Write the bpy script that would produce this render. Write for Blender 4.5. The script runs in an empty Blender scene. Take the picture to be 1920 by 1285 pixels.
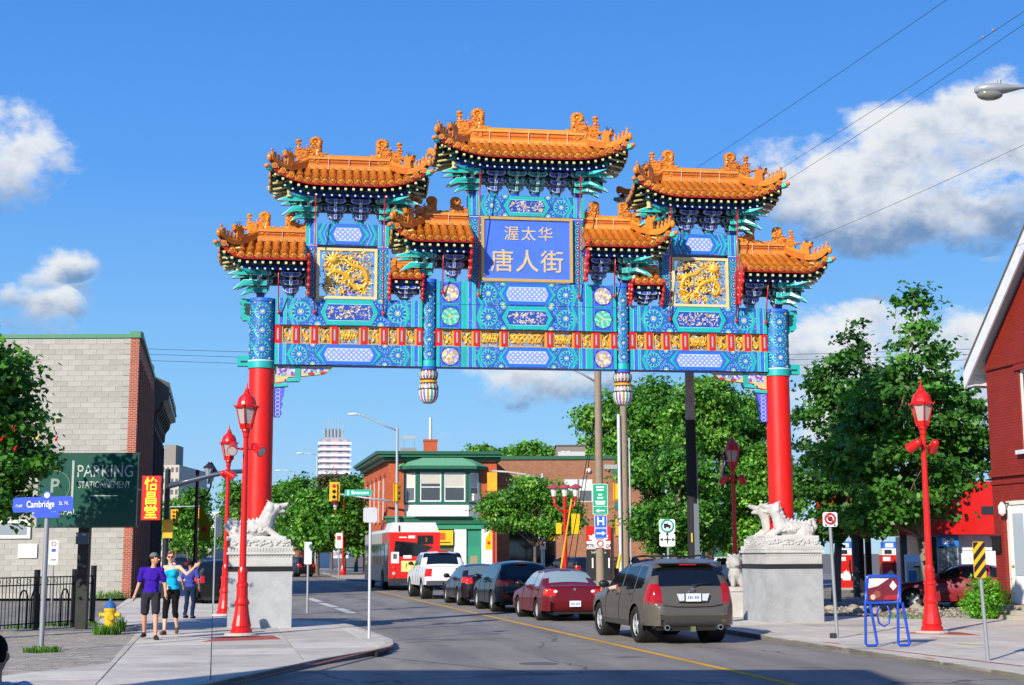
import bpy, math, random
import numpy as np
from mathutils import Matrix, Vector
random.seed(7)
R_ = math.radians
sc = bpy.context.scene
COL = sc.collection
# ---------------------------------------------------------------- camera
FPX, HOR, CH = 2650.0, 1040.0, 1.8
PITCH = math.atan((HOR - 642.5) / FPX)
ROLL = R_(-0.2)
CAMR = Matrix.Rotation(math.pi / 2 + PITCH, 3, 'X') @ Matrix.Rotation(ROLL, 3, 'Z')
cd = bpy.data.cameras.new('camera')
cam = bpy.data.objects.new('camera', cd)
COL.objects.link(cam)
cam.matrix_world = Matrix.Translation((0, 0, CH)) @ CAMR.to_4x4()
cd.sensor_width = 36.0
cd.lens = FPX / 1920 * 36
cd.clip_start = 0.1
cd.clip_end = 6000
sc.camera = cam
SW = 0.10                      # pavement level above the road

def ray(px, py):
    return CAMR @ Vector(((px - 960) / FPX, -(py - 642.5) / FPX, -1))

def G(px, py, z=0.0):
    d = ray(px, py)
    t = (z - CH) / d.z
    return Vector((d.x * t, d.y * t, z))

def at(px, py, Y):
    d = ray(px, py)
    t = Y / d.y
    return Vector((d.x * t, Y, d.z * t + CH))

ST = math.atan((960 - 400) / FPX * math.cos(PITCH))      # street heads this far left of the view
SD = Vector((-math.sin(ST), math.cos(ST), 0))            # along the street, away
TD = Vector((math.cos(ST), math.sin(ST), 0))             # across the street, to the right

def lin(h):
    if not isinstance(h, str):
        return tuple(h)
    o = []
    for i in (0, 2, 4):
        c = int(h[i:i + 2], 16) / 255
        o.append(c / 12.92 if c <= 0.04045 else ((c + 0.055) / 1.055) ** 2.4)
    return tuple(o)

# ---------------------------------------------------------------- sky and sun
EXPO = 0.35
SUN_AZ, SUN_EL = R_(31), R_(27)       # light travels 31 deg right of the view, away from the camera
w = bpy.data.worlds.new('World')
sc.world = w
w.use_nodes = True
nt = w.node_tree
N = nt.nodes
N.clear()

def nd(tree, typ, **kw):
    n = tree.nodes.new(typ)
    for k, v in kw.items():
        setattr(n, k, v)
    return n

def mth(tree, op, a, b=None, c=None, clamp=False):
    n = tree.nodes.new('ShaderNodeMath')
    n.operation = op
    n.use_clamp = clamp
    for i, v in enumerate((a, b, c)):
        if v is None:
            continue
        if isinstance(v, (int, float)):
            n.inputs[i].default_value = v
        else:
            tree.links.new(v, n.inputs[i])
    return n.outputs[0]

def mixc(tree, fac, a, b, typ='MIX'):
    n = tree.nodes.new('ShaderNodeMix')
    n.data_type = 'RGBA'
    n.blend_type = typ
    for sock, v in ((n.inputs[0], fac), (n.inputs[6], a), (n.inputs[7], b)):
        if isinstance(v, (int, float)):
            sock.default_value = v
        elif isinstance(v, tuple):
            sock.default_value = (*v[:3], 1)
        else:
            tree.links.new(v, sock)
    return n.outputs[2]

def sstep(tree, x, lo, hi):
    n = tree.nodes.new('ShaderNodeMapRange')
    n.interpolation_type = 'SMOOTHSTEP'
    tree.links.new(x, n.inputs[0])
    n.inputs[1].default_value = lo
    n.inputs[2].default_value = hi
    return n.outputs[0]

sky = nd(nt, 'ShaderNodeTexSky')
sky.sky_type = 'NISHITA'
sky.sun_disc = False
sky.sun_elevation = SUN_EL
sky.sun_rotation = math.pi + SUN_AZ
sky.altitude = 80
sky.air_density = 1.0
sky.dust_density = 0.0
sky.ozone_density = 2.0
hsv = nd(nt, 'ShaderNodeHueSaturation')
hsv.inputs['Saturation'].default_value = 1.16
hsv.inputs['Value'].default_value = 1.0
nt.links.new(sky.outputs[0], hsv.inputs['Color'])
SKY_STR = 0.125
tc = nd(nt, 'ShaderNodeTexCoord')
sep = nd(nt, 'ShaderNodeSeparateXYZ')
nt.links.new(tc.outputs['Generated'], sep.inputs[0])
az = mth(nt, 'ARCTAN2', sep.outputs[0], sep.outputs[1])
el = mth(nt, 'ARCSINE', sep.outputs[2])
cmb = nd(nt, 'ShaderNodeCombineXYZ')
nt.links.new(az, cmb.inputs[0])
nt.links.new(mth(nt, 'MULTIPLY', el, 1.35), cmb.inputs[1])

def noise(tree, vec, scale, detail, rough=0.55, off=None):
    if off is not None:
        va = nd(tree, 'ShaderNodeVectorMath', operation='ADD')
        tree.links.new(vec, va.inputs[0])
        va.inputs[1].default_value = off
        vec = va.outputs[0]
    n = nd(tree, 'ShaderNodeTexNoise')
    n.inputs['Scale'].default_value = scale
    n.inputs['Detail'].default_value = detail
    n.inputs['Roughness'].default_value = rough
    tree.links.new(vec, n.inputs['Vector'])
    return n.outputs[0]

n1 = noise(nt, cmb.outputs[0], 14.0, 12, 0.6)
n1b = noise(nt, cmb.outputs[0], 14.0, 12, 0.6, (0.012, -0.028, 0))
n2 = noise(nt, cmb.outputs[0], 5.0, 4, 0.5, (3.1, 1.7, 0))

def dirang(px, py):
    d = ray(px, py).normalized()
    return math.atan2(d.x, d.y), math.asin(d.z)

CLOUDS = [(1640, 305, 235, 125), (1870, 300, 210, 160), (1740, 400, 310, 85), (1500, 395, 90, 45),
          (1560, 650, 190, 85), (1740, 660, 220, 90), (1900, 760, 160, 170), (1600, 800, 250, 130),
          (0, 285, 115, 85), (-10, 350, 85, 55), (125, 497, 52, 30), (75, 520, 45, 24), (70, 575, 80, 45), (60, 615, 75, 40), (15, 560, 45, 30),
          (1020, 715, 175, 62), (830, 815, 90, 26), (1180, 900, 160, 60)]
ell = []
for (cx, cy, rx, ry) in CLOUDS:
    a0, e0 = dirang(cx, cy)
    ell.append((a0, e0, rx / FPX, ry / FPX))
for (a0, e0, ra, re) in [(0.75, .2, .16, .06), (1.05, .3, .14, .07), (1.5, .18, .22, .06), (2.1, .33, .2, .09), (2.8, .2, .3, .07),
                         (-.6, .16, .14, .05), (-.95, .28, .18, .08), (-1.5, .2, .22, .06), (-2.2, .36, .24, .1), (-2.8, .17, .2, .05)]:
    ell.append((a0, e0, ra, re))
best = hgt = None
for (a0, e0, ra, re) in ell:
    u = mth(nt, 'MULTIPLY', mth(nt, 'SUBTRACT', az, a0), 1 / ra)
    v = mth(nt, 'MULTIPLY', mth(nt, 'SUBTRACT', el, e0), 1 / re)
    m = mth(nt, 'SUBTRACT', 1.0, mth(nt, 'ADD', mth(nt, 'MULTIPLY', u, u), mth(nt, 'MULTIPLY', v, v)))
    m = mth(nt, 'MAXIMUM', mth(nt, 'MULTIPLY', m, 2.1 if ra > 150 / FPX else 1.05), -2.0)
    wgt = mth(nt, 'MAXIMUM', mth(nt, 'ADD', m, 0.25), 0.0)
    hv = mth(nt, 'MULTIPLY', wgt, v)
    if best is None:
        best, hgt, wsum = m, hv, wgt
    else:
        best = mth(nt, 'MAXIMUM', best, m)
        hgt = mth(nt, 'ADD', hgt, hv)
        wsum = mth(nt, 'ADD', wsum, wgt)
hgt = mth(nt, 'DIVIDE', hgt, mth(nt, 'ADD', wsum, 0.02))
raw = mth(nt, 'ADD', mth(nt, 'MULTIPLY', best, 0.33), mth(nt, 'ADD', mth(nt, 'MULTIPLY', mth(nt, 'SUBTRACT', n1, 0.5), 3.3), mth(nt, 'MULTIPLY', mth(nt, 'SUBTRACT', n2, 0.5), 0.9)))
dens = sstep(nt, raw, 0.0, 0.62)
lit = mth(nt, 'ADD', mth(nt, 'MULTIPLY', mth(nt, 'SUBTRACT', n1b, n1), 1.7), mth(nt, 'ADD', mth(nt, 'MULTIPLY', hgt, 0.55), mth(nt, 'MULTIPLY', n2, 0.9)))
litf = sstep(nt, lit, -0.12, 0.72)
ccol = mixc(nt, litf, lin('7393bd'), lin('f1f3f4'))
skyc = nd(nt, 'ShaderNodeVectorMath', operation='SCALE')
nt.links.new(hsv.outputs[0], skyc.inputs[0])
skyc.inputs['Scale'].default_value = SKY_STR
# clear summer air: the same blue gradient all round, laid over the physical sky
gr = nd(nt, 'ShaderNodeValToRGB')
gr.color_ramp.elements[0].position = 0.0
gr.color_ramp.elements[0].color = (*lin('a6d2f6'), 1)
gr.color_ramp.elements[1].position = 0.9
gr.color_ramp.elements[1].color = (*lin('3d72c4'), 1)
for p_, c_ in ((0.1, '84c4fb'), (0.22, '5ca4f8'), (0.34, '4890ec'), (0.5, '4079d0')):
    e_ = gr.color_ramp.elements.new(p_)
    e_.color = (*lin(c_), 1)
nt.links.new(mth(nt, 'MULTIPLY', mth(nt, 'MAXIMUM', el, 0.0), 1 / 1.2), gr.inputs[0])
grs = nd(nt, 'ShaderNodeVectorMath', operation='SCALE')
nt.links.new(gr.outputs[0], grs.inputs[0])
grs.inputs['Scale'].default_value = 2 ** -EXPO * 0.97
tint = mixc(nt, 0.92, skyc.outputs[0], grs.outputs[0])
cls = nd(nt, 'ShaderNodeVectorMath', operation='SCALE')
nt.links.new(ccol, cls.inputs[0])
cls.inputs['Scale'].default_value = 2 ** -EXPO
final = mixc(nt, mth(nt, 'MULTIPLY', dens, 0.93), tint, cls.outputs[0])
bg = nd(nt, 'ShaderNodeBackground')
nt.links.new(final, bg.inputs[0])
bg.inputs[1].default_value = 1.0
wo = nd(nt, 'ShaderNodeOutputWorld')
nt.links.new(bg.outputs[0], wo.inputs[0])

sl = bpy.data.lights.new('sun', 'SUN')
sl.energy = 5.0
sl.angle = R_(0.5)
sl.color = (1.0, 0.92, 0.79)
so = bpy.data.objects.new('sun', sl)
COL.objects.link(so)
ld = Vector((math.sin(SUN_AZ) * math.cos(SUN_EL), math.cos(SUN_AZ) * math.cos(SUN_EL), -math.sin(SUN_EL)))
so.rotation_euler = ld.to_track_quat('-Z', 'Y').to_euler()
vs = sc.view_settings
vs.view_transform = 'Standard'
vs.look = 'None'
vs.exposure = EXPO
vs.gamma = 1
vs.use_curve_mapping = False

# ---------------------------------------------------------------- materials
MATS = {}

def mat(name, rough=0.6, metal=0.0, amp=0.12, scale=4.0, bump=0.0, bscale=40.0, coat=0.0, rnd=0.0, spec=0.5, detail=5, dirt=0.0, trans=0.0, tcol=None):
    """paint-like material: base colour from the mesh colour, broken up by fine noise"""
    if name in MATS:
        return MATS[name]
    m = bpy.data.materials.new(name)
    m.use_nodes = True
    t = m.node_tree
    bs = t.nodes['Principled BSDF']
    at_ = nd(t, 'ShaderNodeAttribute', attribute_name='Col')
    tcn = nd(t, 'ShaderNodeTexCoord')
    nz = noise(t, tcn.outputs['Object'], scale, detail, 0.6)
    f = mth(t, 'ADD', mth(t, 'MULTIPLY', mth(t, 'SUBTRACT', nz, 0.5), 2.4 * amp), 1.0)
    if rnd:
        oi = nd(t, 'ShaderNodeObjectInfo')
        f = mth(t, 'MULTIPLY', f, mth(t, 'ADD', mth(t, 'MULTIPLY', mth(t, 'SUBTRACT', oi.outputs['Random'], 0.5), 2 * rnd), 1.0))
    vm = nd(t, 'ShaderNodeVectorMath', operation='SCALE')
    t.links.new(at_.outputs['Color'], vm.inputs[0])
    t.links.new(f, vm.inputs['Scale'])
    colr = vm.outputs[0]
    if dirt:
        nz2 = noise(t, tcn.outputs['Object'], scale * 0.23, 6, 0.65, (7.3, 2.2, 5.1))
        colr = mixc(t, mth(t, 'MULTIPLY', sstep(t, nz2, 0.5, 0.72), dirt), colr, (0.06, 0.055, 0.05))
    t.links.new(colr, bs.inputs['Base Color'])
    bs.inputs['Roughness'].default_value = rough
    bs.inputs['Metallic'].default_value = metal
    bs.inputs['Specular IOR Level'].default_value = spec
    if coat:
        bs.inputs['Coat Weight'].default_value = coat
        bs.inputs['Coat Roughness'].default_value = 0.06
    if bump:
        bn = nd(t, 'ShaderNodeBump')
        bn.inputs['Strength'].default_value = bump
        bn.inputs['Distance'].default_value = 0.02
        t.links.new(noise(t, tcn.outputs['Object'], bscale, 4, 0.6), bn.inputs['Height'])
        t.links.new(bn.outputs[0], bs.inputs['Normal'])
    if trans:
        tr = nd(t, 'ShaderNodeBsdfTranslucent')
        hs = mixc(t, 1.0, colr, tcol or (1.3, 1.5, 0.6), 'MULTIPLY')
        t.links.new(hs, tr.inputs[0])
        ms = nd(t, 'ShaderNodeMixShader')
        ms.inputs[0].default_value = trans
        t.links.new(bs.outputs[0], ms.inputs[1])
        t.links.new(tr.outputs[0], ms.inputs[2])
        t.links.new(ms.outputs[0], t.nodes['Material Output'].inputs[0])
    MATS[name] = m
    return m

mat('paint', 0.45, amp=0.16, scale=5, dirt=0.16)
mat('gloss', 0.3, amp=0.12, scale=5, coat=0.12, dirt=0.14)
mat('glaze', 0.22, amp=0.22, scale=8, bump=0.3, bscale=18, rnd=0.16, dirt=0.22)
mat('carpaint', 0.34, metal=0.4, amp=0.08, scale=3, coat=0.45, spec=0.4, dirt=0.12)
mat('carflat', 0.34, metal=0.0, amp=0.06, scale=3, coat=0.3, spec=0.4, dirt=0.08)
mat('matte', 0.85, amp=0.13, scale=5, bump=0.12)
mat('cloth', 0.95, amp=0.05, scale=9, bump=0.12, bscale=12, spec=0.2)
mat('skin', 0.55, amp=0.05, scale=10)
mat('metal', 0.38, metal=0.9, amp=0.1, scale=8)
mat('galv', 0.5, metal=0.25, amp=0.1, scale=7)
mat('gold', 0.3, metal=0.2, amp=0.18, scale=12)
mat('stone', 0.9, amp=0.28, scale=2.6, bump=0.5, bscale=30, rnd=0.09, dirt=0.4)
mat('block', 0.92, amp=0.16, scale=3.0, bump=0.4, bscale=45, rnd=0.10)
mat('concrete', 0.9, amp=0.24, scale=2.2, bump=0.3, bscale=60, rnd=0.06, dirt=0.34, detail=9)
mat('wood', 0.85, amp=0.25, scale=5, bump=0.4, bscale=14)
mat('rubber', 0.8, amp=0.15, scale=10)
mat('glass', 0.05, amp=0.02, scale=1, spec=0.8)
mat('leaf', 0.45, amp=0.1, scale=1.0, trans=0.34, spec=0.4)
mat('lens', 0.12, amp=0.03, scale=2, coat=0.5)

def special(name, build):
    m = bpy.data.materials.new(name)
    m.use_nodes = True
    t = m.node_tree
    build(t, t.nodes['Principled BSDF'])
    MATS[name] = m
    return m

def m_asphalt(t, bs):
    tcn = nd(t, 'ShaderNodeTexCoord')
    o = tcn.outputs['Object']
    big = noise(t, o, 0.16, 6, 0.6)
    mid = noise(t, o, 1.3, 6, 0.65)
    fine = noise(t, o, 55, 3, 0.7)
    mp = nd(t, 'ShaderNodeMapping')
    mp.inputs['Rotation'].default_value = (0, 0, -ST)
    mp.inputs['Scale'].default_value = (1.1, 0.05, 1)
    t.links.new(o, mp.inputs[0])
    lane = noise(t, mp.outputs[0], 1.0, 4, 0.5)
    f = mth(t, 'ADD', mth(t, 'MULTIPLY', big, 0.6), mth(t, 'MULTIPLY', mid, 0.25))
    f = mth(t, 'ADD', f, mth(t, 'MULTIPLY', fine, 0.35))
    f = mth(t, 'ADD', f, mth(t, 'MULTIPLY', lane, 0.5))
    c = mixc(t, sstep(t, f, 0.5, 1.2), lin('6b6762'), lin('9a938a'))
    vo = nd(t, 'ShaderNodeTexVoronoi', feature='DISTANCE_TO_EDGE')
    vo.inputs['Scale'].default_value = 0.22
    wv = nd(t, 'ShaderNodeVectorMath', operation='ADD')
    nv = nd(t, 'ShaderNodeTexNoise')
    nv.inputs['Scale'].default_value = 1.1
    nv.inputs['Detail'].default_value = 4
    t.links.new(o, nv.inputs['Vector'])
    t.links.new(o, wv.inputs[0])
    t.links.new(nv.outputs['Color'], wv.inputs[1])
    t.links.new(wv.outputs[0], vo.inputs['Vector'])
    crack = mth(t, 'MULTIPLY', mth(t, 'LESS_THAN', vo.outputs[0], 0.006), sstep(t, big, 0.42, 0.55))
    c = mixc(t, mth(t, 'MULTIPLY', crack, 0.75), c, (0.02, 0.02, 0.022))
    so_ = nd(t, 'ShaderNodeSeparateXYZ')
    t.links.new(o, so_.inputs[0])
    lat = mth(t, 'ADD', mth(t, 'MULTIPLY', so_.outputs[0], math.cos(ST)), mth(t, 'MULTIPLY', so_.outputs[1], math.sin(ST)))
    wear = mth(t, 'SINE', mth(t, 'MULTIPLY', mth(t, 'SUBTRACT', lat, 5.6), 2 * math.pi / 1.75))
    wear = mth(t, 'MULTIPLY', sstep(t, wear, -0.2, 0.9), mth(t, 'MULTIPLY', mid, 0.5))
    c = mixc(t, wear, c, (0.075, 0.072, 0.07))
    st_ = noise(t, o, 0.9, 3, 0.5, (11, 4, 2))
    c = mixc(t, mth(t, 'MULTIPLY', sstep(t, st_, 0.62, 0.72), 0.55), c, (0.035, 0.034, 0.034))
    t.links.new(c, bs.inputs['Base Color'])
    bs.inputs['Roughness'].default_value = 0.82
    bn = nd(t, 'ShaderNodeBump')
    bn.inputs['Strength'].default_value = 0.5
    bn.inputs['Distance'].default_value = 0.008
    t.links.new(fine, bn.inputs['Height'])
    t.links.new(bn.outputs[0], bs.inputs['Normal'])
special('asphalt', m_asphalt)

def brickmat(name, c1, c2, mortar, bw, bh, mort, rough=0.9, bump=0.5, paint=False):
    """running bond in the object's own x / z (walls are built with local x along the wall)"""
    def b(t, bs):
        tcn = nd(t, 'ShaderNodeTexCoord')
        s = nd(t, 'ShaderNodeSeparateXYZ')
        t.links.new(tcn.outputs['Object'], s.inputs[0])
        cc = nd(t, 'ShaderNodeCombineXYZ')
        t.links.new(mth(t, 'ADD', s.outputs[0], s.outputs[1]), cc.inputs[0])
        t.links.new(s.outputs[2], cc.inputs[1])
        br = nd(t, 'ShaderNodeTexBrick')
        br.inputs['Color1'].default_value = (*lin(c1), 1)
        br.inputs['Color2'].default_value = (*lin(c2), 1)
        br.inputs['Mortar'].default_value = (*lin(mortar), 1)
        br.inputs['Scale'].default_value = 1.0
        br.inputs['Brick Width'].default_value = bw
        br.inputs['Row Height'].default_value = bh
        br.inputs['Mortar Size'].default_value = mort
        br.inputs['Bias'].default_value = -0.1
        t.links.new(cc.outputs[0], br.inputs['Vector'])
        nz = noise(t, tcn.outputs['Object'], 1.1, 6, 0.6)
        vm = nd(t, 'ShaderNodeVectorMath', operation='SCALE')
        t.links.new(br.outputs[0], vm.inputs[0])
        t.links.new(mth(t, 'ADD', mth(t, 'MULTIPLY', nz, 0.5), 0.75), vm.inputs['Scale'])
        t.links.new(vm.outputs[0], bs.inputs['Base Color'])
        bs.inputs['Roughness'].default_value = rough
        bn = nd(t, 'ShaderNodeBump')
        bn.inputs['Strength'].default_value = bump
        bn.inputs['Distance'].default_value = 0.01
        bn.invert = True
        t.links.new(br.outputs['Fac'], bn.inputs['Height'])
        t.links.new(bn.outputs[0], bs.inputs['Normal'])
    return special(name, b)
brickmat('brick_red', 'a8452f', '8b3626', 'b09a8a', 0.215, 0.075, 0.009)
brickmat('brick_painted', '8c281b', '822317', '701b12', 0.215, 0.075, 0.008, 0.6)
brickmat('brick_orange', 'bc5530', 'ac4a2a', '9a6248', 0.3, 0.1, 0.008)
brickmat('brick_brown', '9a6448', '84543c', '8f7662', 0.3, 0.1, 0.009)
brickmat('brick_dark', '86543f', '704232', '5e4a40', 0.22, 0.075, 0.009)

# ---------------------------------------------------------------- mesh builder
def clip_poly(sub, cell):
    """clip polygon sub by the convex ccw polygon cell"""
    out = list(sub)
    n = len(cell)
    for i in range(n):
        a, b = cell[i], cell[(i + 1) % n]
        ex, ey = b[0] - a[0], b[1] - a[1]
        inp, out = out, []
        if not inp:
            break
        for j in range(len(inp)):
            p, q = inp[j - 1], inp[j]
            sp = ex * (p[1] - a[1]) - ey * (p[0] - a[0])
            sq = ex * (q[1] - a[1]) - ey * (q[0] - a[0])
            if (sp >= 0) != (sq >= 0):
                k = sp / (sp - sq)
                out.append((p[0] + (q[0] - p[0]) * k, p[1] + (q[1] - p[1]) * k))
            if sq >= 0:
                out.append(q)
    return out

class B:
    def __init__(s, col='808080'):
        s.v, s.f, s.c, s.sm = [], [], [], []
        s.col = lin(col)
        s.m = None

    def add(s, vs_, fs, col=None, smooth=False):
        o = len(s.v)
        if s.m is not None:
            vs_ = [s.m @ Vector(p) for p in vs_]
        s.v.extend([tuple(p) for p in vs_])
        c = s.col if col is None else lin(col)
        for f in fs:
            s.f.append([i + o for i in f])
            s.c.append(c)
            s.sm.append(smooth)
        return s

    def box(s, x0, x1, y0, y1, z0, z1, col=None):
        return s.add([(x0, y0, z0), (x1, y0, z0), (x1, y1, z0), (x0, y1, z0), (x0, y0, z1), (x1, y0, z1), (x1, y1, z1), (x0, y1, z1)],
                     [(0, 3, 2, 1), (4, 5, 6, 7), (0, 1, 5, 4), (1, 2, 6, 5), (2, 3, 7, 6), (3, 0, 4, 7)], col)

    def bx(s, cx, cy, cz, dx, dy, dz, rz=0.0, col=None, tilt=0.0):
        M_ = Matrix.Translation((cx, cy, cz)) @ Matrix.Rotation(rz, 4, 'Z') @ Matrix.Rotation(tilt, 4, 'Y')
        old = s.m
        s.m = M_ if old is None else old @ M_
        s.box(-dx / 2, dx / 2, -dy / 2, dy / 2, -dz / 2, dz / 2, col)
        s.m = old
        return s

    def cyl(s, p, q, r0, r1=None, n=10, col=None, smooth=True, caps=True):
        r1 = r0 if r1 is None else r1
        p, q = Vector(p), Vector(q)
        d = (q - p)
        if d.length < 1e-9:
            return s
        d.normalize()
        a = d.orthogonal().normalized()
        b = d.cross(a)
        vs_ = []
        for (c, r) in ((p, r0), (q, r1)):
            for i in range(n):
                t = 2 * math.pi * i / n
                vs_.append(c + a * (r * math.cos(t)) + b * (r * math.sin(t)))
        s.add(vs_, [(i, (i + 1) % n, n + (i + 1) % n, n + i) for i in range(n)], col, smooth)
        if caps:
            s.add(vs_, [tuple(range(n))[::-1], tuple(range(n, 2 * n))], col)
        return s

    def tube(s, pts, r, n=6, col=None, closed=False):
        pts = [Vector(p) for p in pts]
        k = len(pts)
        rs = r if isinstance(r, (list, tuple)) else [r] * k
        vs_ = []
        up = None
        for i in range(k):
            if closed:
                d = pts[(i + 1) % k] - pts[i - 1]
            else:
                d = pts[min(i + 1, k - 1)] - pts[max(i - 1, 0)]
            if d.length < 1e-9:
                d = Vector((0, 0, 1))
            d.normalize()
            if up is None:
                up = d.orthogonal().normalized()
            a = up - d * up.dot(d)
            if a.length < 1e-6:
                a = d.orthogonal()
            a.normalize()
            up = a
            b = d.cross(a)
            for j in range(n):
                t = 2 * math.pi * j / n
                vs_.append(pts[i] + a * (rs[i] * math.cos(t)) + b * (rs[i] * math.sin(t)))
        fs = []
        for i in range(k if closed else k - 1):
            i2 = (i + 1) % k
            for j in range(n):
                j2 = (j + 1) % n
                fs.append((i * n + j, i * n + j2, i2 * n + j2, i2 * n + j))
        if not closed:
            fs.append(tuple(range(n))[::-1])
            fs.append(tuple(range((k - 1) * n, k * n)))
        return s.add(vs_, fs, col, True)

    def lathe(s, prof, n=16, c=(0, 0, 0), col=None, colf=None, smooth=True, ph=0.0, sq=1.0):
        """prof: (radius, z) pairs from the bottom up; radius 0 closes an end"""
        for k in range(len(prof) - 1):
            (r0, z0), (r1, z1) = prof[k], prof[k + 1]
            for i in range(n):
                t0, t1 = 2 * math.pi * i / n + ph, 2 * math.pi * (i + 1) / n + ph
                P = lambda r, t, z: (c[0] + r * math.cos(t), c[1] + r * math.sin(t) * sq, c[2] + z)
                cc = colf(k, i) if colf else col
                if r0 < 1e-6:
                    s.add([P(0, 0, z0), P(r1, t1, z1), P(r1, t0, z1)], [(0, 1, 2)], cc, smooth)
                elif r1 < 1e-6:
                    s.add([P(r0, t0, z0), P(r0, t1, z0), P(0, 0, z1)], [(0, 1, 2)], cc, smooth)
                else:
                    s.add([P(r0, t0, z0), P(r0, t1, z0), P(r1, t1, z1), P(r1, t0, z1)], [(0, 1, 2, 3)], cc, smooth)
        return s

    def sph(s, c, r, n=10, m=6, col=None):
        rx, ry, rz = r if isinstance(r, (tuple, list)) else (r, r, r)
        vs_ = [(c[0], c[1], c[2] - rz)]
        for j in range(1, m):
            f = -math.pi / 2 + math.pi * j / m
            for i in range(n):
                t = 2 * math.pi * i / n
                vs_.append((c[0] + rx * math.cos(f) * math.cos(t), c[1] + ry * math.cos(f) * math.sin(t), c[2] + rz * math.sin(f)))
        vs_.append((c[0], c[1], c[2] + rz))
        fs = [(0, 1 + (i + 1) % n, 1 + i) for i in range(n)]
        for j in range(m - 2):
            o = 1 + j * n
            fs += [(o + i, o + (i + 1) % n, o + n + (i + 1) % n, o + n + i) for i in range(n)]
        o = 1 + (m - 2) * n
        t = len(vs_) - 1
        fs += [(o + i, o + (i + 1) % n, t) for i in range(n)]
        return s.add(vs_, fs, col, True)

    def cap(s, p, q, r0, r1=None, n=10, col=None):
        r1 = r0 if r1 is None else r1
        s.cyl(p, q, r0, r1, n, col)
        s.sph(p, r0, n, 6, col)
        s.sph(q, r1, n, 6, col)
        return s

    def prism(s, poly, a, b, axis='y', col=None, side=None):
        """polygon extruded from a to b: axis y -> points are (x, z); x -> (y, z); z -> (x, y)"""
        n = len(poly)
        def P(p, t):
            return (p[0], t, p[1]) if axis == 'y' else ((t, p[0], p[1]) if axis == 'x' else (p[0], p[1], t))
        vs_ = [P(p, a) for p in poly] + [P(p, b) for p in poly]
        s.add(vs_, [tuple(range(n)), tuple(range(n, 2 * n))[::-1]], col)
        s.add(vs_, [(i, n + i, n + (i + 1) % n, (i + 1) % n) for i in range(n)], col if side is None else side)
        return s

    def flat(s, pts, y, col=None, clip=None):
        """thin paint: polygon of (x, z) points in the plane y, facing -y"""
        if clip is not None:
            pts = clip_poly(pts, clip)
            if len(pts) < 3:
                return s
        return s.add([(p[0], y, p[1]) for p in pts], [tuple(range(len(pts)))], col)

    def rect(s, x0, x1, z0, z1, y, col=None):
        return s.flat([(x0, z0), (x1, z0), (x1, z1), (x0, z1)], y, col)

    def out(s, name, material='paint', parent=None, loc=None, rot=None, **props):
        me = s.mesh(name)
        return link(name, me, material, parent, loc, rot, **props)

    def mesh(s, name):
        me = bpy.data.meshes.new(name)
        me.from_pydata(s.v, [], s.f)
        a = me.attributes.new('Col', 'FLOAT_COLOR', 'FACE')
        arr = np.ones((len(s.f), 4), 'f')
        if s.f:
            arr[:, :3] = np.array(s.c, 'f')
        a.data.foreach_set('color', arr.ravel())
        me.polygons.foreach_set('use_smooth', s.sm)
        me.update()
        return me

def link(name, me, material='paint', parent=None, loc=None, rot=None, **props):
    if material and not me.materials:
        me.materials.append(MATS[material] if isinstance(material, str) else material)
    o = bpy.data.objects.new(name, me)
    COL.objects.link(o)
    if parent is not None:
        o.parent = parent
    if loc is not None:
        o.location = loc
    if rot is not None:
        o.rotation_euler = rot
    for k, v in props.items():
        if v is not None:
            o[k] = v
    return o

def thing(name, label, cat, loc=(0, 0, 0), rz=0.0, group=None):
    o = bpy.data.objects.new(name, None)
    o.empty_display_size = 0.2
    COL.objects.link(o)
    o.location = loc
    o.rotation_euler = (0, 0, rz)
    o['label'] = label
    o['category'] = cat
    if group:
        o['group'] = group
    return o

def part(name, parent):
    o = bpy.data.objects.new(name, None)
    COL.objects.link(o)
    o.parent = parent
    return o

def copy_tree(o, parent=None):
    c = o.copy()
    COL.objects.link(c)
    if parent is not None:
        c.parent = parent
        c.matrix_parent_inverse = o.matrix_parent_inverse
    for ch in list(o.children):
        copy_tree(ch, c)
    return c

def setcol(me, col):
    a = me.attributes.get('Col') or me.attributes.new('Col', 'FLOAT_COLOR', 'FACE')
    arr = np.ones((len(me.polygons), 4), 'f')
    arr[:, :3] = lin(col)
    a.data.foreach_set('color', arr.ravel())

def blob(b, name, voxel, col, material, parent=None, smooth=3, loc=None, rot=None, wr=0, **props):
    """fuse the closed shapes of builder b into one continuous skin"""
    me = b.mesh('tmp')
    o = bpy.data.objects.new('tmp', me)
    COL.objects.link(o)
    r = o.modifiers.new('r', 'REMESH')
    r.mode = 'VOXEL'
    r.voxel_size = voxel
    if smooth:
        sm = o.modifiers.new('s', 'SMOOTH')
        sm.iterations = smooth
        sm.factor = 0.5
    dg = bpy.context.evaluated_depsgraph_get()
    nm = bpy.data.meshes.new_from_object(o.evaluated_get(dg))
    bpy.data.objects.remove(o)
    bpy.data.meshes.remove(me)
    nm.name = name
    if wr:           # soft folds
        from mathutils import noise as ns
        for v in nm.vertices:
            q = v.co
            v.co = q + v.normal * (wr * (ns.noise((q.x * 14, q.y * 14, q.z * 7)) + .6 * ns.noise((q.x * 26 + q.z * 18, q.y * 20, q.z * 22))))
    nm.materials.clear()
    nm.polygons.foreach_set('use_smooth', [True] * len(nm.polygons))
    setcol(nm, col)
    return link(name, nm, material, parent, loc, rot, **props)

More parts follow.
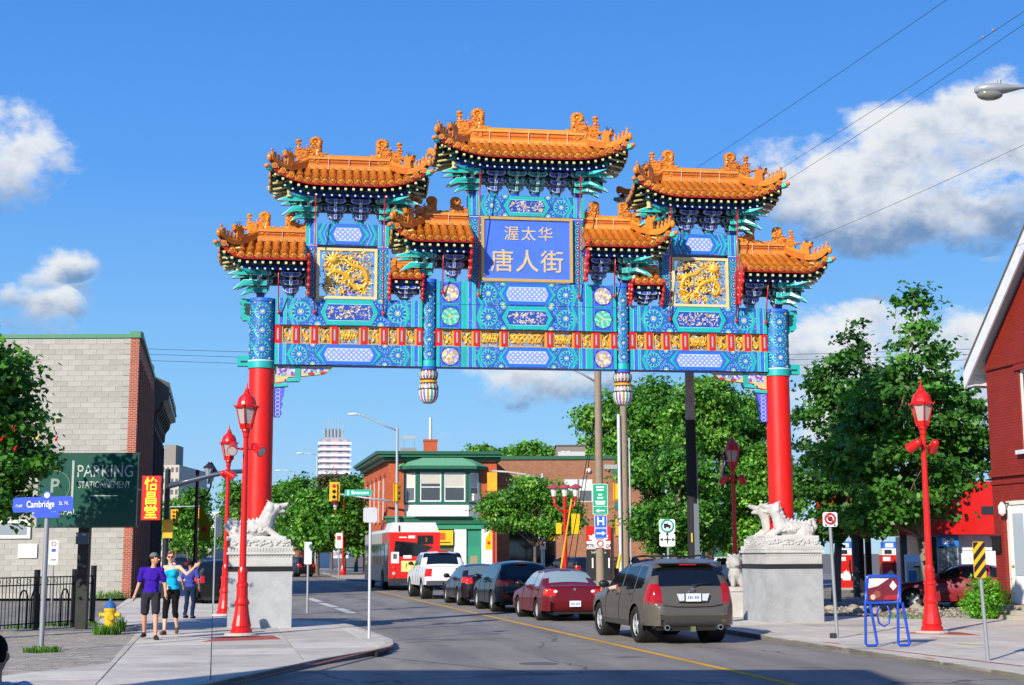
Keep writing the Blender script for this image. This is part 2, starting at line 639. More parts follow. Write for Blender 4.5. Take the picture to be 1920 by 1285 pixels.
def text(body, h, name, material, col, parent, loc, rot=(math.pi / 2, 0, 0), ext=0.003, ax='CENTER', sx=1.0, bold=0.0, sp=1.0):
    cu = bpy.data.curves.new(name, 'FONT')
    cu.body = body
    cu.size = h
    cu.extrude = ext
    cu.align_x = ax
    cu.align_y = 'CENTER'
    cu.offset = bold
    cu.space_character = sp
    cu.resolution_u = 3
    o = bpy.data.objects.new('tmp', cu)
    COL.objects.link(o)
    dg = bpy.context.evaluated_depsgraph_get()
    me = bpy.data.meshes.new_from_object(o.evaluated_get(dg))
    bpy.data.objects.remove(o)
    if sx != 1.0:
        me.transform(Matrix.Diagonal((sx, 1, 1, 1)))
    me.materials.clear()
    setcol(me, col)
    return link(name, me, material, parent, loc, rot)
PI = math.pi
# ================================================================ ground, road, pavements
def xy(pts, z=0.0):
    return [tuple(G(px, py, z)[:2]) for px, py in pts]

b = B('6d6a60')
b.add([(-2500, -300, -.05), (2500, -300, -.05), (2500, 4500, -.05), (-2500, 4500, -.05)], [(0, 1, 2, 3)])
b.out('ground', 'matte', kind='structure')

def st(s, t, z=0.0, o=None):
    """street coordinates: s metres along the street, t metres across it"""
    p = SD * s + TD * t
    return (p.x, p.y, z)
b = B('6a696b')
b.add([st(-60, -45), st(-60, 70), st(118, 70), st(118, -45)], [(0, 1, 2, 3)])
b.add([st(118, -9), st(118, 16), st(1500, 16), st(1500, -9)], [(0, 1, 2, 3)])
road = b.out('road', 'asphalt', kind='structure')
def area(p):
    return sum(p[i - 1][0] * p[i][1] - p[i][0] * p[i - 1][1] for i in range(len(p))) / 2

def ccw(p):
    return p if area(p) > 0 else p[::-1]

# painted lines
def stripe(b, p, q, wd, z=.004, col='d8a020'):
    p, q = Vector(p), Vector(q)
    d = (q - p).normalized()
    n = Vector((-d.y, d.x, 0)) * wd / 2
    b.add([(p - n)[:2] + (z,), (p + n)[:2] + (z,), (q + n)[:2] + (z,), (q - n)[:2] + (z,)], [(3, 2, 1, 0)], col)
b = B('e0a01c')
y0, y1 = G(1500, 1287), G(668, 1100)
k = 26
for i in range(k):
    stripe(b, y0.lerp(y1, i / k), y0.lerp(y1, (i + 1) / k), .15)
b.out('centre_line', 'concrete', road)
for (a, c) in (((579, 1122), (600, 1129)), ((602, 1131), (629, 1139)), ((634, 1141), (660, 1150))):
    b = B('c4c4c2')
    stripe(b, G(*a), G(*c), .32, .004, 'c4c4c2')
    b.out('lane_dash', 'concrete', road)
for (a, c, wd) in (((0, 1), (0, 1), 0),):
    pass
b = B('303133')      # tar seams and skid marks
for (p, q, wd) in (((740, 1178), (935, 1172), .05), ((760, 1205), (960, 1197), .04), ((560, 1092), (668, 1098), .3), ((690, 1230), (1000, 1262), .03)):
    stripe(b, G(*p), G(*q), wd, .003, '3c3c3e')
b.out('tar_seam', 'matte', road)
c0 = G(1010, 1245)
b = B('4a4a4c')
b.cyl((c0.x, c0.y, -.02), (c0.x, c0.y, .006), .33, .33, 24, '5a5a5c')
b.out('manhole_cover', 'matte', road)

KERB_L = [(-500, 1440), (100, 1332), (380, 1284), (480, 1262), (600, 1236), (690, 1221), (722, 1216), (738, 1208), (735, 1199), (700, 1186), (660, 1172), (625, 1166), (585, 1163), (540, 1162)]
PAVE_L = KERB_L + [(425, 1158), (413, 1110), (405, 1070), (401, 1050), (396, 1050), (363, 1060), (300, 1093), (250, 1118), (236, 1125), (175, 1172), (268, 1173), (205, 1243), (0, 1268), (-500, 1330)]
PAVERS = [(-500, 1330), (0, 1268), (205, 1243), (268, 1173), (175, 1172), (0, 1182), (-500, 1215)]
KERB_R = [(2300, 1322), (1920, 1264), (1750, 1238), (1580, 1214), (1440, 1193), (1385, 1184), (1200, 1157), (1000, 1128), (830, 1103), (812, 1098), (830, 1095), (900, 1094), (1060, 1095)]
PAVE_R = KERB_R + [(1120, 1101), (1300, 1126), (1545, 1155), (1830, 1159), (1990, 1166), (2300, 1185)]
KERB_F = [(1500, 1093), (700, 1089), (650, 1086), (624, 1081), (610, 1075), (540, 1062), (470, 1048)]
PAVE_F = KERB_F + [(520, 1048), (600, 1060), (700, 1071), (1500, 1076)]

def pavement(name, px, col, slab=1.5, near=48, maxn=290):
    P = ccw(xy(px, SW))
    b = B(col)
    base = B('8a8781')
    base.prism(P, -.06, SW - .012, 'z')
    root = base.out(name, 'concrete', kind='structure')
    n, rest = 0, B(col)
    cells = []
    ss = [p[0] * SD.x + p[1] * SD.y for p in P]
    tt = [p[0] * TD.x + p[1] * TD.y for p in P]
    i0, i1 = int(min(ss) // slab), int(min(max(ss), 120) // slab) + 1
    j0, j1 = int(min(tt) // slab), int(max(tt) // slab) + 1
    g = .011
    for i in range(i0, i1):
        for j in range(j0, j1):
            c = [st(i * slab + g, j * slab + g), st(i * slab + g, (j + 1) * slab - g), st((i + 1) * slab - g, (j + 1) * slab - g), st((i + 1) * slab - g, j * slab + g)]
            c = ccw([q[:2] for q in c])
            q = clip_poly(P, c)
            if len(q) >= 3 and abs(area(q)) > .02:
                d = sum(p[1] for p in q) / len(q)
                if d > 4:
                    cells.append((d, q))
    cells.sort(key=lambda e: e[0])
    rnd = random.Random(4)
    for k, (d, q) in enumerate(cells):
        if k < maxn and d < near:
            m = rnd.uniform(.84, 1.06)
            t = B(tuple(x * m for x in lin(col)))
            t.prism(q, SW - .05, SW + rnd.uniform(-.002, .002), 'z')
            t.out('paving_slab', 'concrete', root)
        else:
            rest.prism(q, SW - .05, SW, 'z')
    if rest.v:
        rest.out('far_paving', 'concrete', root, kind='stuff')
    return root

def kerb(root, px, wd=.17, col='bbb4a8', seg=2.0, skip=0):
    pts = [G(p[0], p[1], 0.0).to_2d() if False else Vector(G(p[0], p[1], SW)[:2]) for p in px]
    k = 0
    for a, c in zip(pts, pts[1:]):
        L = (c - a).length
        n = max(1, int(L / seg))
        if L > 60:
            n = int(L / 12)
        d = (c - a).normalized()
        nrm = Vector((-d.y, d.x))
        if root.get('flip'):
            nrm = -nrm
        for i in range(n):
            p, q = a.lerp(c, i / n) + d * .004, a.lerp(c, (i + 1) / n) - d * .004
            b = B(col)
            m = random.uniform(.92, 1.05)
            b.prism(ccw([p[:], q[:], (q + nrm * wd)[:], (p + nrm * wd)[:]]), -.06, SW + .004, 'z', tuple(x * m for x in lin(col)))
            b.out('kerb_stone', 'concrete', root)

pl = pavement('left_pavement', PAVE_L, 'c6bfb3')
kerb(pl, KERB_L)
pr = pavement('right_pavement', PAVE_R, 'c6bfb3', near=60)
pr['flip'] = 1
kerb(pr, KERB_R)
pf = pavement('far_pavement', PAVE_F, 'a8a39b', 3.0, 50, 1)
pf['flip'] = 1
kerb(pf, KERB_F, seg=6)

# interlocking pavers on the left
PP = ccw(xy(PAVERS, SW))
base = B('6f6c66')
base.prism(PP, -.06, SW - .02, 'z')
pv = base.out('paver_walk', 'concrete', kind='structure')
bl, bw, g = .225, .115, .006
cells = []
rot = R_(8)
ca, sa = math.cos(rot), math.sin(rot)
for i in range(-180, 60):
    for j in range(120, 330):
        x0, y0 = i * bl + (bl / 2 if j % 2 else 0), j * bw
        c = [(x0 + g, y0 + g), (x0 + bl - g, y0 + g), (x0 + bl - g, y0 + bw - g), (x0 + g, y0 + bw - g)]
        c = [(x * ca - y * sa, x * sa + y * ca) for x, y in c]
        if c[0][1] > 33 or c[0][0] < -14 or c[0][1] < 15:
            continue
        q = clip_poly(PP, c)
        if len(q) >= 3 and abs(area(q)) > .004:
            cells.append((sum(p[1] for p in q) / len(q) + 4 * max(0, -sum(p[0] for p in q) / len(q) - .36 * sum(p[1] for p in q) / len(q)), q))
cells.sort(key=lambda e: e[0])
rest = B('8d8982')
rnd = random.Random(9)
PCOL = ['a39c92', '968f86', '9b938c', '8f887f']
for k, (d, q) in enumerate(cells):
    t = B(PCOL[rnd.randrange(4)]) if k < 290 else rest
    t.prism(q, SW - .05, SW + rnd.uniform(-.003, .003), 'z', PCOL[rnd.randrange(4)])
    if k < 290:
        t.out('paver', 'concrete', pv)
rest.out('paver_field', 'concrete', pv, kind='stuff')

# red pavement insets round the lamp posts, and utility paint marks
b = B('9c4a3c')
b.prism(ccw(xy([(377, 1204), (527, 1199), (512, 1192), (420, 1194)], SW)), SW - .01, SW + .005, 'z', 'a04c3e')
b.out('red_inset', 'concrete', pl)
b = B('9c4a3c')
b.prism(ccw(xy([(1690, 1188), (1840, 1192), (1800, 1186), (1740, 1184)], SW)), SW - .01, SW + .005, 'z', 'a04c3e')
b.out('red_inset', 'concrete', pr)
b = B('c05a3a')
for (p, q, wd) in (((440, 1282), (735, 1212), .10), ):
    stripe(b, G(*p, SW), G(*q, SW), .08, SW + .0065, '8a4a40')
for (p, q, wd) in (((1640, 1217), (1920, 1250), .08),):
    stripe(b, G(*p, SW), G(*q, SW), .06, SW + .0065, 'a8503c')
b.out('red_kerb_line', 'concrete', pl)
b = B('d8703c')
for (p, q, wd, c) in (((1425, 1186), (1452, 1187), .12, 'e07a4a'), ((1545, 1205), (1572, 1207), .12, 'e07a4a'), ((1735, 1233), (1752, 1236), .06, 'e06a40'), ((1610, 1190), (1640, 1189), .25, 'd8cf6a'), ((1745, 1195), (1775, 1197), .1, 'd8cf6a'), ((1800, 1207), (1840, 1210), .2, 'd8cf6a')):
    stripe(b, G(*p, SW), G(*q, SW), wd, SW + .0068, c)
b.out('marking_paint', 'concrete', pr)
# drain inlet in the kerb
b = B('1c1b1a')
p, q = G(706, 1222, SW), G(727, 1216, SW)
d = (q - p).normalized()
n = Vector((d.y, -d.x, 0))
b.prism(ccw([(p + n * .015)[:2], (q + n * .015)[:2], (q - n * .03)[:2], (p - n * .03)[:2]]), .005, SW - .01, 'z')
b.out('drain_inlet', 'matte', pl)
# gravel bed in front of the filling station, with loose rocks
GP = ccw(xy([(1545, 1154), (1872, 1158), (1872, 1136), (1545, 1134)], .05))
b = B('8a7f70')
b.prism(GP, -.05, .05, 'z')
rnd = random.Random(12)
xs, ys = [p[0] for p in GP], [p[1] for p in GP]
for i in range(1500):
    x, y = rnd.uniform(min(xs), max(xs)), rnd.uniform(min(ys), max(ys))
    b.sph((x, y, .05), (rnd.uniform(.04, .09), rnd.uniform(.04, .09), rnd.uniform(.02, .06)), 5, 4, ('9a8e80', '7d7468', 'a89c8c', '6c655c')[i % 4])
b.out('gravel', 'stone', kind='stuff')
def rock_mesh(seed):
    r = random.Random(seed)
    b = B('9c9284')
    b.sph((0, 0, .3), (1, .8, .6), 9, 6)
    b.v = [(x * r.uniform(.8, 1.15), y * r.uniform(.8, 1.15), z * r.uniform(.85, 1.1)) for x, y, z in b.v]
    me = b.mesh('rock')
    me.materials.append(MATS['stone'])
    return me
RM = [rock_mesh(i) for i in range(5)]
for i in range(26):
    px = rnd.uniform(1550, 1845)
    if 1735 < px < 1775:
        continue
    p = G(px, rnd.uniform(1137, 1152), .06)
    o = link('rock', RM[i % 5], None, None, p, (0, 0, rnd.uniform(0, 6)))
    s = rnd.uniform(.10, .26)
    o.scale = (s, s, s * .8)
    o['label'] = 'grey brown rock lying in the gravel bed along the pavement by the filling station'
    o['category'] = 'rock'
    o['group'] = 'rocks in the gravel bed'
# ================================================================ buildings
def holes_wall(b, W, H, holes, col, depth=.14, y=0.0, reveal='5a5048'):
    """front wall in the plane y with real openings; holes: (x0, x1, z0, z1)"""
    xs = sorted({0, W, *[h[0] for h in holes], *[h[1] for h in holes]})
    zs = sorted({0, H, *[h[2] for h in holes], *[h[3] for h in holes]})
    for i in range(len(xs) - 1):
        for j in range(len(zs) - 1):
            cx, cz = (xs[i] + xs[i + 1]) / 2, (zs[j] + zs[j + 1]) / 2
            if not any(h[0] < cx < h[1] and h[2] < cz < h[3] for h in holes):
                b.rect(xs[i], xs[i + 1], zs[j], zs[j + 1], y, col)
    for (a, c, d, e) in holes:
        b.add([(a, y, d), (a, y + depth, d), (a, y + depth, e), (a, y, e)], [(0, 1, 2, 3)], reveal)
        b.add([(c, y, d), (c, y + depth, d), (c, y + depth, e), (c, y, e)], [(3, 2, 1, 0)], reveal)
        b.add([(a, y, d), (c, y, d), (c, y + depth, d), (a, y + depth, d)], [(0, 1, 2, 3)], reveal)
        b.add([(a, y, e), (c, y, e), (c, y + depth, e), (a, y + depth, e)], [(3, 2, 1, 0)], reveal)

def sash(parent, x0, x1, z0, z1, y=.06, col='d8d8d4', fr=.07, bars=1, vert=0, glass='2a3238', name='window', blind=None):
    b = B(col)
    b.box(x0, x0 + fr, y, y + .06, z0, z1)
    b.box(x1 - fr, x1, y, y + .06, z0, z1)
    b.box(x0 + fr, x1 - fr, y, y + .06, z0, z0 + fr)
    b.box(x0 + fr, x1 - fr, y, y + .06, z1 - fr, z1)
    for i in range(bars):
        z = z0 + (z1 - z0) * (i + 1) / (bars + 1)
        b.box(x0 + fr, x1 - fr, y + .005, y + .055, z - fr * .4, z + fr * .4)
    for i in range(vert):
        x = x0 + (x1 - x0) * (i + 1) / (vert + 1)
        b.box(x - fr * .35, x + fr * .35, y + .003, y + .052, z0 + fr, z1 - fr)
    o = b.out(name, 'paint', parent)
    g = B(glass)
    g.box(x0 + fr * .5, x1 - fr * .5, y + .03, y + .04, z0 + fr * .5, z1 - fr * .5)
    g.out('pane', 'glass', o)
    if blind:
        B(blind[0]).box(x0 + fr * .8, x1 - fr * .8, y + .022, y + .028, z0 + (z1 - z0) * blind[1], z1 - fr).out('blind', 'matte', o)
    return o

def shell(b, W, D, H, col, roofcol='4a4844', front=True, y0=0.0):
    """side, back and roof faces of a block whose front is the plane y = y0"""
    b.add([(0, y0, 0), (0, D, 0), (0, D, H), (0, y0, H)], [(3, 2, 1, 0)], col)
    b.add([(W, y0, 0), (W, D, 0), (W, D, H), (W, y0, H)], [(0, 1, 2, 3)], col)
    b.add([(0, D, 0), (W, D, 0), (W, D, H), (0, D, H)], [(3, 2, 1, 0)], col)
    b.add([(0, y0, H - .1), (W, y0, H - .1), (W, D, H - .1), (0, D, H - .1)], [(0, 1, 2, 3)], roofcol)
    if front:
        b.rect(0, W, 0, H, y0, col)

# ---- grey block building at the left, brick corner, green coping
P0 = G(228, 1122, SW)
YB = P0.y
WA, HA = 14.0, at(240, 634, YB).z - SW
BA = thing('block_building', 'grey concrete block building with a brick corner and green coping beside the parking sign', 'building', (P0.x - WA, YB, SW), 0)
b = B('b4b2ab')
b.add([(0, .0, 0), (WA, 0, 0), (WA, 0, HA), (0, 0, HA)], [(0, 1, 2, 3)])
b.add([(0, .0, 0), (0, 15, 0), (0, 15, HA), (0, 0, HA)], [(3, 2, 1, 0)])
b.add([(0, .0, HA - .1), (WA + .3, 0, HA - .1), (WA - 3.1, 15, HA - .1), (0, 15, HA - .1)], [(0, 1, 2, 3)], '5a5a58')
b.out('block_backing', 'matte', BA)
bwid, bh = .57, .222
ME = B('a3a19a').box(-bwid / 2 + .008, bwid / 2 - .008, -.012, .06, -bh / 2 + .006, bh / 2 - .006).mesh('concrete_block')
ME.materials.append(MATS['block'])
cand = []
rest = B('a3a19a')
for r in range(int(HA / bh)):
    n = int(WA / bwid) + 1
    for i in range(n):
        x = WA - (i + (.5 if r % 2 else 0)) * bwid - bwid / 2 + (0 if r % 2 == 0 else 0)
        z = (r + .5) * bh
        if x - bwid / 2 < 0 or (r % 2 and i == 0):
            if r % 2 and i == 0:
                rest.box(WA - bwid / 2 + .008, WA, -.04, .06, z - bh / 2 + .007, z + bh / 2 - .007)
            else:
                continue
        vis = x > WA - 5.0 and not (2.7 < z < 5.2)
        cand.append((0 if vis else 1, WA - x, x, z))
cand.sort()
for k, (v, _, x, z) in enumerate(cand):
    if k < 298:
        link('concrete_block', ME, None, BA, (x, 0, z))
    else:
        m = random.uniform(.9, 1.08)
        rest.box(x - bwid / 2 + .008, x + bwid / 2 - .008, -.012, .06, z - bh / 2 + .006, z + bh / 2 - .006, tuple(q * m for q in lin('a3a19a')))
rest.out('blockwork', 'block', BA, kind='stuff')
L_side = 15
b = B()
b.rect(WA + .002, WA + .36, 0, HA, -.05, 'a04430')
vx = SD.x / SD.y
b.add([(WA + .36, -.05, 0), (WA + .36 + vx * L_side, L_side, 0), (WA + .36 + vx * L_side, L_side, HA), (WA + .36, -.05, HA)], [(0, 1, 2, 3)])
b.out('brick_corner', 'brick_red', BA)
b = B('2f7a52')
b.box(0, WA - .02, -.07, .3, HA, HA + .16)
b.box(WA - .02, WA + .42, -.12, .4, HA, HA + .27)
b.prism([(WA, .4), (WA + .42, .4), (WA + .42 + vx * L_side, L_side), (WA + vx * L_side, L_side)], HA, HA + .2, 'z')
b.out('green_coping', 'paint', BA)
b = B('3b2722')
for i in range(9):
    y = 1 + i * 1.6
    x = WA + .36 + vx * y
    b.box(x - .02, x + .03, y, y + .25, .2, HA - .8)
b.out('brick_pier', 'brick_dark', BA)
for i in range(3):
    sash(BA, 0, 1, 0, 1, name='window').matrix_local = Matrix.Translation((WA + .30 + vx * (3 + i * 4), 3 + i * 4, 4.4)) @ Matrix.Rotation(PI / 2 + ST, 4, 'Z') @ Matrix.Diagonal((1.6, 1, 2.2, 1))
p = at(0, 985, YB)
wn = sash(BA, p.x - BA.location.x - 2.4, p.x - BA.location.x + 1.28, at(0, 1010, YB).z - SW, at(0, 975, YB).z - SW, -.1, 'e8e8e4', .12, 0, 1, '8a9298')
p = at(53, 1033, YB)
B('e4e4e2').box(p.x - BA.location.x - .38, p.x - BA.location.x + .38, -.08, -.045, p.z - SW - .28, p.z - SW + .28).out('wall_notice', 'paint', BA)

# ---- the dark shopfront next door with its bracketed cornice
s0 = Vector((P0.x + .36, YB, SW)) + SD * (15.4)
BB = thing('shop_building', 'dark brick shop building with a heavy bracketed cornice down the left side street', 'building', s0, PI / 2 + ST)
b = B()
LB = 13
HB = 10.3
b.box(0, LB, -.0, 9, 0, HB)
b.out('wall', 'brick_dark', BB)
b = B('35332f')
b.prism([(-.75, HB - .55), (-.75, HB + .35), (-.6, HB + .4), (.2, HB + .75), (.2, HB - 1.2), (-.15, HB - 1.1), (-.3, HB - .7)], -.1, LB, 'x', '57534a')
for i in range(9):
    x = .3 + i * 1.5
    b.prism([(-.5, HB - .56), (-.02, HB - .56), (-.02, HB - 1.9), (-.16, HB - 1.8), (-.2, HB - 1.3), (-.42, HB - 1.0)], x, x + .22, 'x', '3c3934')
    b.sph((x + .1, -.78, HB - .2), (.09, .05, .09), 6, 4, '1c1a18')
b.prism([(.1, HB + .3), (.1, HB + 1.3), (.5, HB + 1.6), (.5, HB + .3)], .2, 1.2, 'x', '4a463e')
b.out('cornice', 'paint', BB)
b = B('2b2a29')
for i in range(7):
    x = .2 + i * 2.0
    b.box(x, x + .3, -.12, -.001, 0, HB - 2)
    b.box(x + .07, x + .1, -.16, -.121, .4, HB - 2.2, '403c38')
    b.box(x + .2, x + .23, -.16, -.121, .4, HB - 2.2, '403c38')
b.out('pilaster', 'paint', BB)
for i in range(6):
    for z in (4.0, 6.6):
        sash(BB, .8 + i * 2.0, 1.9 + i * 2.0, z, z + 1.8, -.07, '2c2a28', .08, 1, 0, '20262c')
b = B('2a2c30')
b.box(.4, LB - .4, -.09, -.05, .5, 3.0, '1a1e22')
b.out('shop_glazing', 'glass', BB)

# ---- the corner house across the far junction: orange brick, green trim, bay window
YC = 112.0
c0 = at(727, 1040, YC)
WC = (at(924, 1040, YC).x - c0.x) / math.cos(ST) * 1.02
HC = at(800, 850, YC).z
BC = thing('corner_building', 'orange brick corner building with green cornice, bay window and white shop pilasters', 'building', (c0.x, YC, 0), ST * .45)
b = B()
holes = []
holes_wall(b, WC, HC, [(1.3, WC - 1.4, 5.2, 8.4)], 'b4502e')
b.add([(WC, 0, 0), (WC, 17, 0), (WC, 17, HC), (WC, 0, HC)], [(0, 1, 2, 3)])
b.out('front_wall', 'brick_orange', BC)
# side wall along the street, in its own frame with four tall windows
sw = part('side_wall', BC)
sw.rotation_euler = (0, 0, PI / 2 + ST - ST * .45)
LS = 19.0
b = B()
hs = [(LS - (1.6 + i * 3.2) - 1.0, LS - (1.6 + i * 3.2), 4.6, 8.3) for i in range(5)]
hs = [(1.8 + i * 3.3, 2.9 + i * 3.3, 4.4, 7.9) for i in range(5)]
holes_wall(b, LS, HC, hs, 'a84a2c')
b.m = None
o = b.out('brick_face', 'brick_orange', sw)
for h in hs:
    sash(sw, h[0], h[1], h[2], h[3], .05, 'd8d4cc', .07, 2, 1, '59646c')
    B('98402a').prism([(h[0] - .15, h[3]), (h[1] + .15, h[3]), (h[1] + .05, h[3] + .3), ((h[0] + h[1]) / 2, h[3] + .45), (h[0] - .05, h[3] + .3)], -.06, .0, 'y').out('window_arch', 'matte', sw)
sw.scale = (-1, 1, 1) if False else (1, 1, 1)
b = B('2c5e48')
dx, dy = math.cos(PI / 2 + ST * .55), math.sin(PI / 2 + ST * .55)
n = Vector((-dy, dx, 0))
E0, E1 = Vector((0, 0, 0)), Vector((dx, dy, 0)) * LS
for (o_, z0, z1, c) in ((1.0, HC - .12, HC + .12, '1f5a40'), (.8, HC - .3, HC - .121, '3c8464'), (.35, HC - .6, HC - .301, '1f5a40')):
    b.prism(ccw([tuple((E1 + n * o_)[:2]), (-o_, -o_), (WC + .3, -o_), (WC + .3, 17), tuple(E1[:2])]), z0, z1, 'z', c)
b.out('cornice', 'paint', BC)
b = B('2c7a58')     # shop front band and panels
b.box(-.2, WC + .1, -.5, -.02, 4.2, 4.65, '1d5a42')
b.box(-.1, WC + .05, -.35, -.022, 3.8, 4.2, '2f8a68')
b.box(-.3, WC + .15, -.6, -.02, 4.65, 4.8, '2f7a58')
b.out('shop_cornice', 'paint', BC)
for i, (x0, x1) in enumerate(((-.05, .75), (2.45, 3.3), (5.2, 6.15), (7.35, 8.2))):
    B('dcdcda').box(x0, x1, -.3, -.025, 0, 3.8).out('pilaster', 'paint', BC)
B('2a7a5e').box(.75, 2.45, -.15, -.03, 0, 3.8).out('shop_panel', 'paint', BC)
B('2a7a5e').box(3.3, 5.2, -.15, -.03, 2.4, 3.8).out('shop_panel', 'paint', BC)
B('5a5444').box(3.3, 5.2, -.1, -.03, 0, 2.4).out('shop_panel', 'paint', BC)
d = B('278066').box(6.15, 7.35, -.12, -.03, 0, 3.75)
d.box(6.22, 7.28, -.14, -.121, .2, 2.4, '2c8a6c')
dd = d.out('door', 'paint', BC)
B('9a8a6c').box(6.45, 7.05, -.16, -.141, .8, 1.7).out('pane', 'glass', dd)
y_ = B('e0b81c').box(3.2, 5.1, -.5, -.3, 2.55, 3.7)
y_.box(4.0, 4.5, -.512, -.502, 2.95, 3.5, 'c8501c')
y_.box(3.4, 4.9, -.512, -.502, 2.7, 2.8, '6a4a10')
y_.out('shop_sign', 'paint', BC)
bay = part('bay_window', BC)
x0, x1 = 1.3, WC - 1.4
q = [(x0, 0), (x0 + .9, -1.0), (x1 - .9, -1.0), (x1, 0)]
b = B('dcdedd')
b.prism(ccw(q), 4.78, 5.72, 'z', 'dcdedd')
b.out('bay_apron', 'paint', bay)
b = B('235e48')
b.prism(ccw([(x0 - .1, .0), (x0 + .85, -1.1), (x1 - .85, -1.1), (x1 + .1, 0)]), 5.72, 5.9, 'z')
b.prism(ccw([(x0 - .1, .0), (x0 + .85, -1.1), (x1 - .85, -1.1), (x1 + .1, 0)]), 8.2, 8.45, 'z')
for (px_, py_) in q + [((x0 + x1) / 2, -1.0), (x0 + 1.05, -1.0), (x1 - 1.05, -1.0)]:
    b.bx(px_, py_ + .02, 7.05, .22, .22, 2.3)
b.out('bay_frame', 'paint', bay)
b = B('5f9a7c')
o1 = [(x0 - .7, 0), (x0 + .3, -1.7), (x1 - .3, -1.7), (x1 + .7, 0)]
b.prism(ccw(o1), 8.45, 8.7, 'z', '235e48')
top = [(x0 + .6, 0), (x0 + 1.4, -.6), (x1 - 1.4, -.6), (x1 - .6, 0)]
b.add([(*p, 8.7) for p in o1] + [(*p, 9.4) for p in top], [(0, 1, 5, 4), (1, 2, 6, 5), (2, 3, 7, 6), (4, 5, 6, 7)], '5f9a7c')
b.out('bay_roof', 'matte', bay)
xm = (x0 + x1) / 2
for k, (a, c) in enumerate(((x0 + 1.16, xm - .11), (xm + .11, x1 - 1.16))):
    w_ = sash(bay, a, c, 5.92, 8.18, -1.06, 'd4d8d8', .1, 1, 0, '4a5258', 'window', ('b8b4ac', .5 if k else .62))
for (a, c, sg) in ((q[0], q[1], 0), (q[2], q[3], 1)):
    d = Vector((c[0] - a[0], c[1] - a[1]))
    w_ = sash(bay, .12, d.length - .12, 5.92, 8.18, -.04, 'd4d8d8', .1, 1, 0, '5a5e62', 'window', ('c0bcb4', .5))
    w_.matrix_local = Matrix.Translation((a[0], a[1], 0)) @ Matrix.Rotation(math.atan2(d.y, d.x), 4, 'Z')
    if sg:
        B('c8c4bc').box(.25, d.length - .25, -.35, .0, 6.0, 6.55).out('air_conditioner', 'paint', w_)
B('5a2c20').box(.55, .72, -.12, -.001, 4.8, HC - .6).out('downpipe', 'paint', BC)
ch = B('9a5a40').box(2.9, 4.0, 4, 5, HC - .2, HC + 1.3)
ch.box(2.85, 4.05, 3.95, 5.05, HC + 1.3, HC + 1.45, '2a4a3c')
cho = ch.out('chimney', 'brick_orange', BC)
B('c4c8ca').cyl((3.45, 4.5, HC + 1.4), (3.45, 4.5, HC + 3.3), .13, .13, 12).out('flue', 'galv', cho)
b = B('8a8c8c')
b.box(1.0, 2.3, 4, 5, HC - .1, HC + .75)
b.box(1.2, 2.2, 4.2, 4.3, HC + 1.5, HC + 1.75, 'a8aaac')
for x in (1.25, 2.1):
    b.box(x, x + .06, 4.2, 4.3, HC + .7, HC + 1.5)
b.out('roof_unit', 'galv', BC)

# ---- long brown brick building beyond it
YD = 121.0
d0 = at(918, 1040, YD)
WD = at(1230, 1040, YD).x - d0.x
HD = at(1000, 862, YD).z
BD = thing('brown_building', 'long plain brown brick building behind the leafy street tree', 'building', (d0.x, YD, 0), 0)
X = lambda px: at(px, 1000, YD).x - d0.x
Z = lambda py: at(1000, py, YD).z
b = B()
hs = [(X(964), X(990), Z(917), Z(897)), (X(1058), X(1084), Z(942), Z(898)), (X(1086), X(1112), Z(942), Z(898)), (X(955), X(1040), 0, 4.2)]
holes_wall(b, WD, HD, hs, '8e5c42')
b.m = None
shell(b, WD, 14, HD, '8e5c42', '6a6660', False)
b.out('wall', 'brick_brown', BD)
for h in hs[:3]:
    sash(BD, h[0], h[1], h[2], h[3], .05, 'b8b8b4', .09, 1, 0, '5c646a', 'window', ('ccd4d4', .5))
B('191b1c').box(hs[3][0], hs[3][1], .1, .14, 0, 4.2).out('dark_entrance', 'glass', BD)
B('22583f').box(-.1, WD + .1, -.15, .3, HD, HD + .3).out('green_coping', 'paint', BD)
b = B('7d7470')
b.box(X(1047), X(1104), 4, 8, HD - .1, Z(830))
b.box(X(1045), X(1106), 3.9, 8.1, Z(830), Z(828), '5f5852')
for px in (1057, 1067):
    b.box(X(px), X(px + 7), 3.95, 3.99, Z(848), Z(840), 'd8d8d4')
b.box(X(1050), X(1102), 3.2, 3.6, HD + .3, HD + .9, 'b4b8ba')
b.out('penthouse', 'matte', BD)
B('e4e4e0').sph((X(1105), -.1, Z(883)), .22, 8, 6).out('wall_lamp', 'paint', BD)

